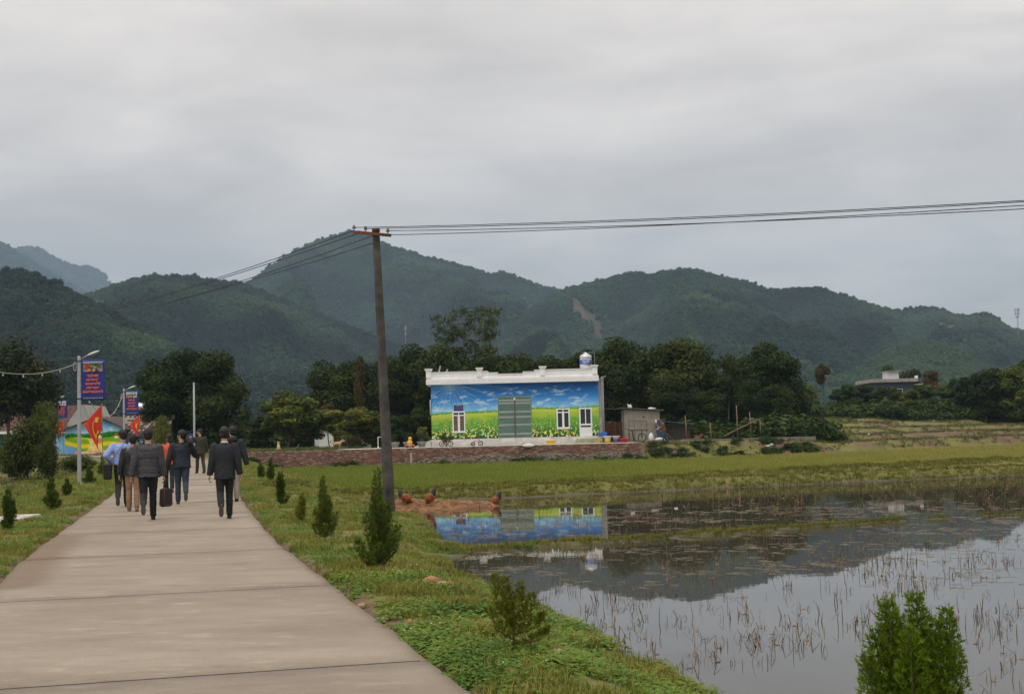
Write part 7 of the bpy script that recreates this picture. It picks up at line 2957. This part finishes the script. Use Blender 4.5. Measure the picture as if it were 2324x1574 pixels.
BLACKC = mat('black_trouser_cloth', (.012, .012, .014), .8, .2, 12, bump=.3, bscale=25)
SUIT = mat('black_suit_cloth', (.014, .016, .021), .75, .2, 8, bump=.3, bscale=14)
GREYPAD = mat('charcoal_padded_cloth', (.045, .045, .05), .7, .2, 9, bump=.5, bscale=16)
LEATHER = mat('black_leather', (.015, .016, .016), .4, .3, 12, bump=.5, bscale=22)
BLUE = mat('light_blue_shirt_cloth', (.27, .36, .68), .75, .08, 6, bump=.4, bscale=14)
NAVY = mat('dark_navy_cloth', (.012, .018, .035), .7, .2, 8, bump=.4, bscale=14)
NAVYSLEEVE = mat('black_sleeve_cloth', (.012, .013, .015), .7, .2, 8, bump=.4, bscale=14)
ORANGE = mat('orange_jacket_cloth', (.62, .075, .015), .65, .1, 8, bump=.4, bscale=14)
JEANS = mat('dark_denim', (.025, .038, .065), .8, .3, 10, bump=.3, bscale=25)
KHAKI = mat('tan_trouser_cloth', (.24, .15, .085), .8, .2, 10, bump=.3, bscale=25)
BEIGE = mat('beige_trouser_cloth', (.36, .3, .26), .8, .15, 10, bump=.3, bscale=25)
OLIVEC = mat('dark_olive_suit', (.035, .034, .02), .8, .2, 8, bump=.3, bscale=14)
BSHOE = mat('black_shoe', (.012, .012, .012), .4)
TSHOE = mat('tan_shoe', (.24, .16, .1), .7)
RSHOE = mat('brown_shoe', (.09, .045, .03), .6)

grey_man = person(337, 1180, 26.4, 'person in a charcoal padded jacket carrying a black bag in the right hand', GREYPAD, BLACKC, BSHOE, 1.76, legs=((-6, 62), (9, 8)),
                  arms=((-14, 11, 14), (-4, 9, 10)), hem=.78, bulk=1.22, padded=True)
suit_man = person(511, 1178, 26.2, 'person in a black suit with a white collar at the right of the group', SUIT, BLACKC, BSHOE, 1.75, legs=((-4, 55), (8, 6)),
                  arms=((-6, 9, 10), (-8, 10, 8)), hem=.72, bulk=1.12, collar=mat('white_collar_cloth', (.7, .7, .72), .7))
blue_man = person(278, 1150, 31.6, 'person in a light blue shirt with a shoulder bag, leftmost of the group', BLUE, BLACKC, BSHOE, 1.78, legs=((-8, 48), (10, 6)),
                  arms=((-32, 34, 75, 1.15), (-5, 8, 25)), hem=.9, bulk=1.12, tuck=True, head_yaw=.6)
cam_man = person(302, 1160, 29.6, 'person in a black leather jacket and tan trousers shouldering a video camera', LEATHER, KHAKI, TSHOE, 1.66, legs=((4, 5), (-6, 12)),
                 arms=((-8, 10, 12), (35, 25, 125, .6)), hem=.78, bulk=1.12)
navy_man = person(413, 1143, 32.2, 'person in a dark navy jacket and jeans shouldering a video camera', NAVYSLEEVE, JEANS, RSHOE, 1.74, legs=((8, 6), (-8, 55)),
                  arms=((-10, 16, 14), (30, 25, 120, .6)), hem=.82, bulk=1.2, jk=NAVY, head_yaw=1.0)
orange_w = person(384, 1115, 38.5, 'person with long dark hair in a bright orange jacket', ORANGE, BLACKC, BSHOE, 1.64, legs=((8, 6), (-10, 22)),
                  arms=((10, 8, 14), (-6, 8, 12)), hem=.8, bulk=1.1, hair_long=True, head_yaw=.7)
hood_man = person(529, 1140, 32.8, 'person in a black hooded jacket and beige trousers beside the black suit', NAVYSLEEVE, BEIGE, BSHOE, 1.8, legs=((-6, 14), (6, 6)),
                  arms=((6, 8, 14), (-14, 13, 12)), hem=.8, bulk=1.18, head_yaw=.5)
olive_man = person(455, 1073, 54.0, 'person in a dark olive suit filming farthest up the road', OLIVEC, OLIVEC, BSHOE, 1.76, legs=((14, 8), (-8, 10)),
                   arms=((45, 18, 95), (-4, 8, 12)), hem=.74, bulk=1.12, head_yaw=1.2, yaw=.6)
hidden = person(319, 1140, 33.5, 'dark-haired person mostly hidden behind the charcoal jacket', NAVY, BLACKC, BSHOE, 1.68, legs=((8, 6), (-8, 20)),
                arms=((8, 6, 12), (-8, 6, 12)), hem=.8, bulk=1.1)
shed_p = person(1508, 1003, 90.6, 'person in a brown top and blue jeans holding something white by the shed', mat('brown_top_cloth', (.16, .065, .02), .8, .2, 8), mat('blue_denim', (.04, .075, .12), .8, .2, 8), mat('pink_slipper', (.4, .2, .17), .6),
                1.56, legs=((8, 6), (-10, 12)), arms=((15, 6, 62), (15, 6, 62)), hem=.86, bulk=1.1, yaw=1.35, zfix=float(at(1508, 1004, 90.6)[2]), lean=10)

# hood lying on the back of the hooded jacket
M = hood_man['M']
o = MB().ell((0, -.095, 1.42), (.115, .06, .085), 14, 8).build('hood', NAVYSLEEVE)
o.parent = [q_ for q_ in bpy.data.objects if q_.name.startswith('person') and q_.get('label', '').startswith('person in a black hooded')][0]


def carried(name, label, cat, loc, rz=0.0):
    return empty(name, loc, rz, label, cat)


BAGC = mat('black_bag_nylon', (.01, .01, .012), .6, .2, 10)
# laptop bag in the right hand of the charcoal jacket
h_ = grey_man['hand'][1]
g = carried('laptop_bag', 'black laptop bag with thin red piping hanging from the right hand', 'bag', h_ - Vector((-.03, 0, .56)), grey_man['yaw']+1.0)
MB().bbox(-.17, .17, -.05, .05, .02, .38, .03).build('bag_body', BAGC, g)
for yy in (-.052, .052):
    MB().tube([(-.15, yy, .05), (-.13, yy, .36), (.13, yy, .36), (.15, yy, .05), (-.15, yy, .05)], .005, 5).build('piping', mat('dark_red_piping', (.28, .02, .02), .6), g)
MB().tube([(-.08, 0, .37), (-.06, 0, .52), (0, 0, .56), (.06, 0, .52), (.08, 0, .37)], .012, 6).build('handle', BAGC, g)
# shoulder bag of the blue shirt
hp = blue_man['hip']
Mb = blue_man['M']
g = carried('shoulder_bag', 'black shoulder bag on the left hip of the blue shirt', 'bag', Mb @ Vector((-.31, -.02, .62)), blue_man['yaw'])
MB().bbox(-.09, .09, -.2, .2, 0, .36, .03).build('bag_body', BAGC, g)
MB().bbox(-.1, .1, -.205, .205, .2, .37, .03).build('flap', BAGC, g)
MB().tube([(.0, -.16, .35), (.16, -.2, .55), (.36, -.16, .82), (.42, -.02, .90), (.36, .14, .82), (.16, .19, .55), (0, .16, .35)], [(.028, .006)]*7, 6, flat=(0, 1, 0)).build('strap', BAGC, g)


def video_camera(info, label, right=1, sc_=1.0, lift=.1, red=True):
    sp = info['shoulder'][1]
    g = carried('video_camera', label, 'camera', sp + Vector((0, 0, lift-.02)), info['yaw'])
    DK = mat('camera_black', (.014, .014, .016), .5)
    MB().bbox(-.065, .065, -.22, .16, .0, .2, .02).build('camera_body', DK, g)
    MB().bbox(-.06, .06, -.34, -.225, .0, .22, .02).build('battery', mat('battery_grey', (.03, .035, .05), .5), g)
    MB().box(-.035, .035, -.346, -.341, .12, .17).build('battery_label', mat('cyan_label', (.1, .3, .42), .5), g)
    if red:
        MB().ell((0, -.345, .08), (.018, .008, .018), 8, 5).build('tally_mark', mat('red_mark', (.5, .05, .03), .5), g)
    MB().lathe([(.05, .16), (.055, .18), (.055, .3), (.065, .31), (.07, .4)], 12, (0, 0, .1), axis='Y').build('lens', DK, g)
    MB().tube([(0, -.16, .2), (0, -.14, .27), (0, .1, .27), (0, .13, .2)], .014, 6).build('handle', DK, g)
    MB().tube([(-.02, .12, .26), (-.16, .14, .24)], .022, 8).build('viewfinder', DK, g)
    MB().tube([(.05, .05, .3), (.05, .32, .31)], .017, 8).build('microphone', DK, g)
    g.scale = (sc_,)*3


video_camera(cam_man, 'video camera on the shoulder of the leather jacket', 1, .95, .08)
video_camera(navy_man, 'video camera with a cyan label on the shoulder of the navy jacket', 1, 1.05, .08)
g = carried('camcorder', 'small camcorder held up by the person in the olive suit', 'camera', olive_man['hand'][0]+Vector((0, 0, .03)), olive_man['yaw'])
MB().bbox(-.04, .04, -.09, .09, 0, .09, .012).build('camera_body', MATS['camera_black'], g)
MB().lathe([(.03, .09), (.035, .1), (.035, .17)], 10, (0, 0, .05), axis='Y').build('lens', MATS['camera_black'], g)
g = carried('white_bundle', 'white bundle held by the person by the shed', 'bundle', (shed_p['hand'][0]+shed_p['hand'][1])/2+Vector((0, 0, -.02)), 0)
MB().ell((0, 0, .03), (.1, .08, .05), 10, 7).build('cloth', BAG2, g)
MB().ell((.05, 0, .09), (.07, .07, .03), 8, 5).build('fold', BAG2, g)
# ------------------------------------------------------------------ haze
def build_haze():
    b = MB().box(-6500, 6500, -4200, 6500, -3.0, 900)
    m = bpy.data.materials.new('thin_valley_haze')
    m.use_nodes = True
    nt = m.node_tree
    nt.nodes.remove(nt.nodes['Principled BSDF'])
    v = node(nt, 'ShaderNodeVolumePrincipled')
    v.inputs['Color'].default_value = (.54, .755, 1.0, 1)
    v.inputs['Density'].default_value = HAZE
    v.inputs['Anisotropy'].default_value = 0.0
    nt.links.new(v.outputs[0], nt.nodes['Material Output'].inputs['Volume'])
    o = b.build('haze', m)
    tag(o, 'thin bluish haze filling the valley', 'haze', kind='stuff')


HAZE = 1.85e-4
build_haze()
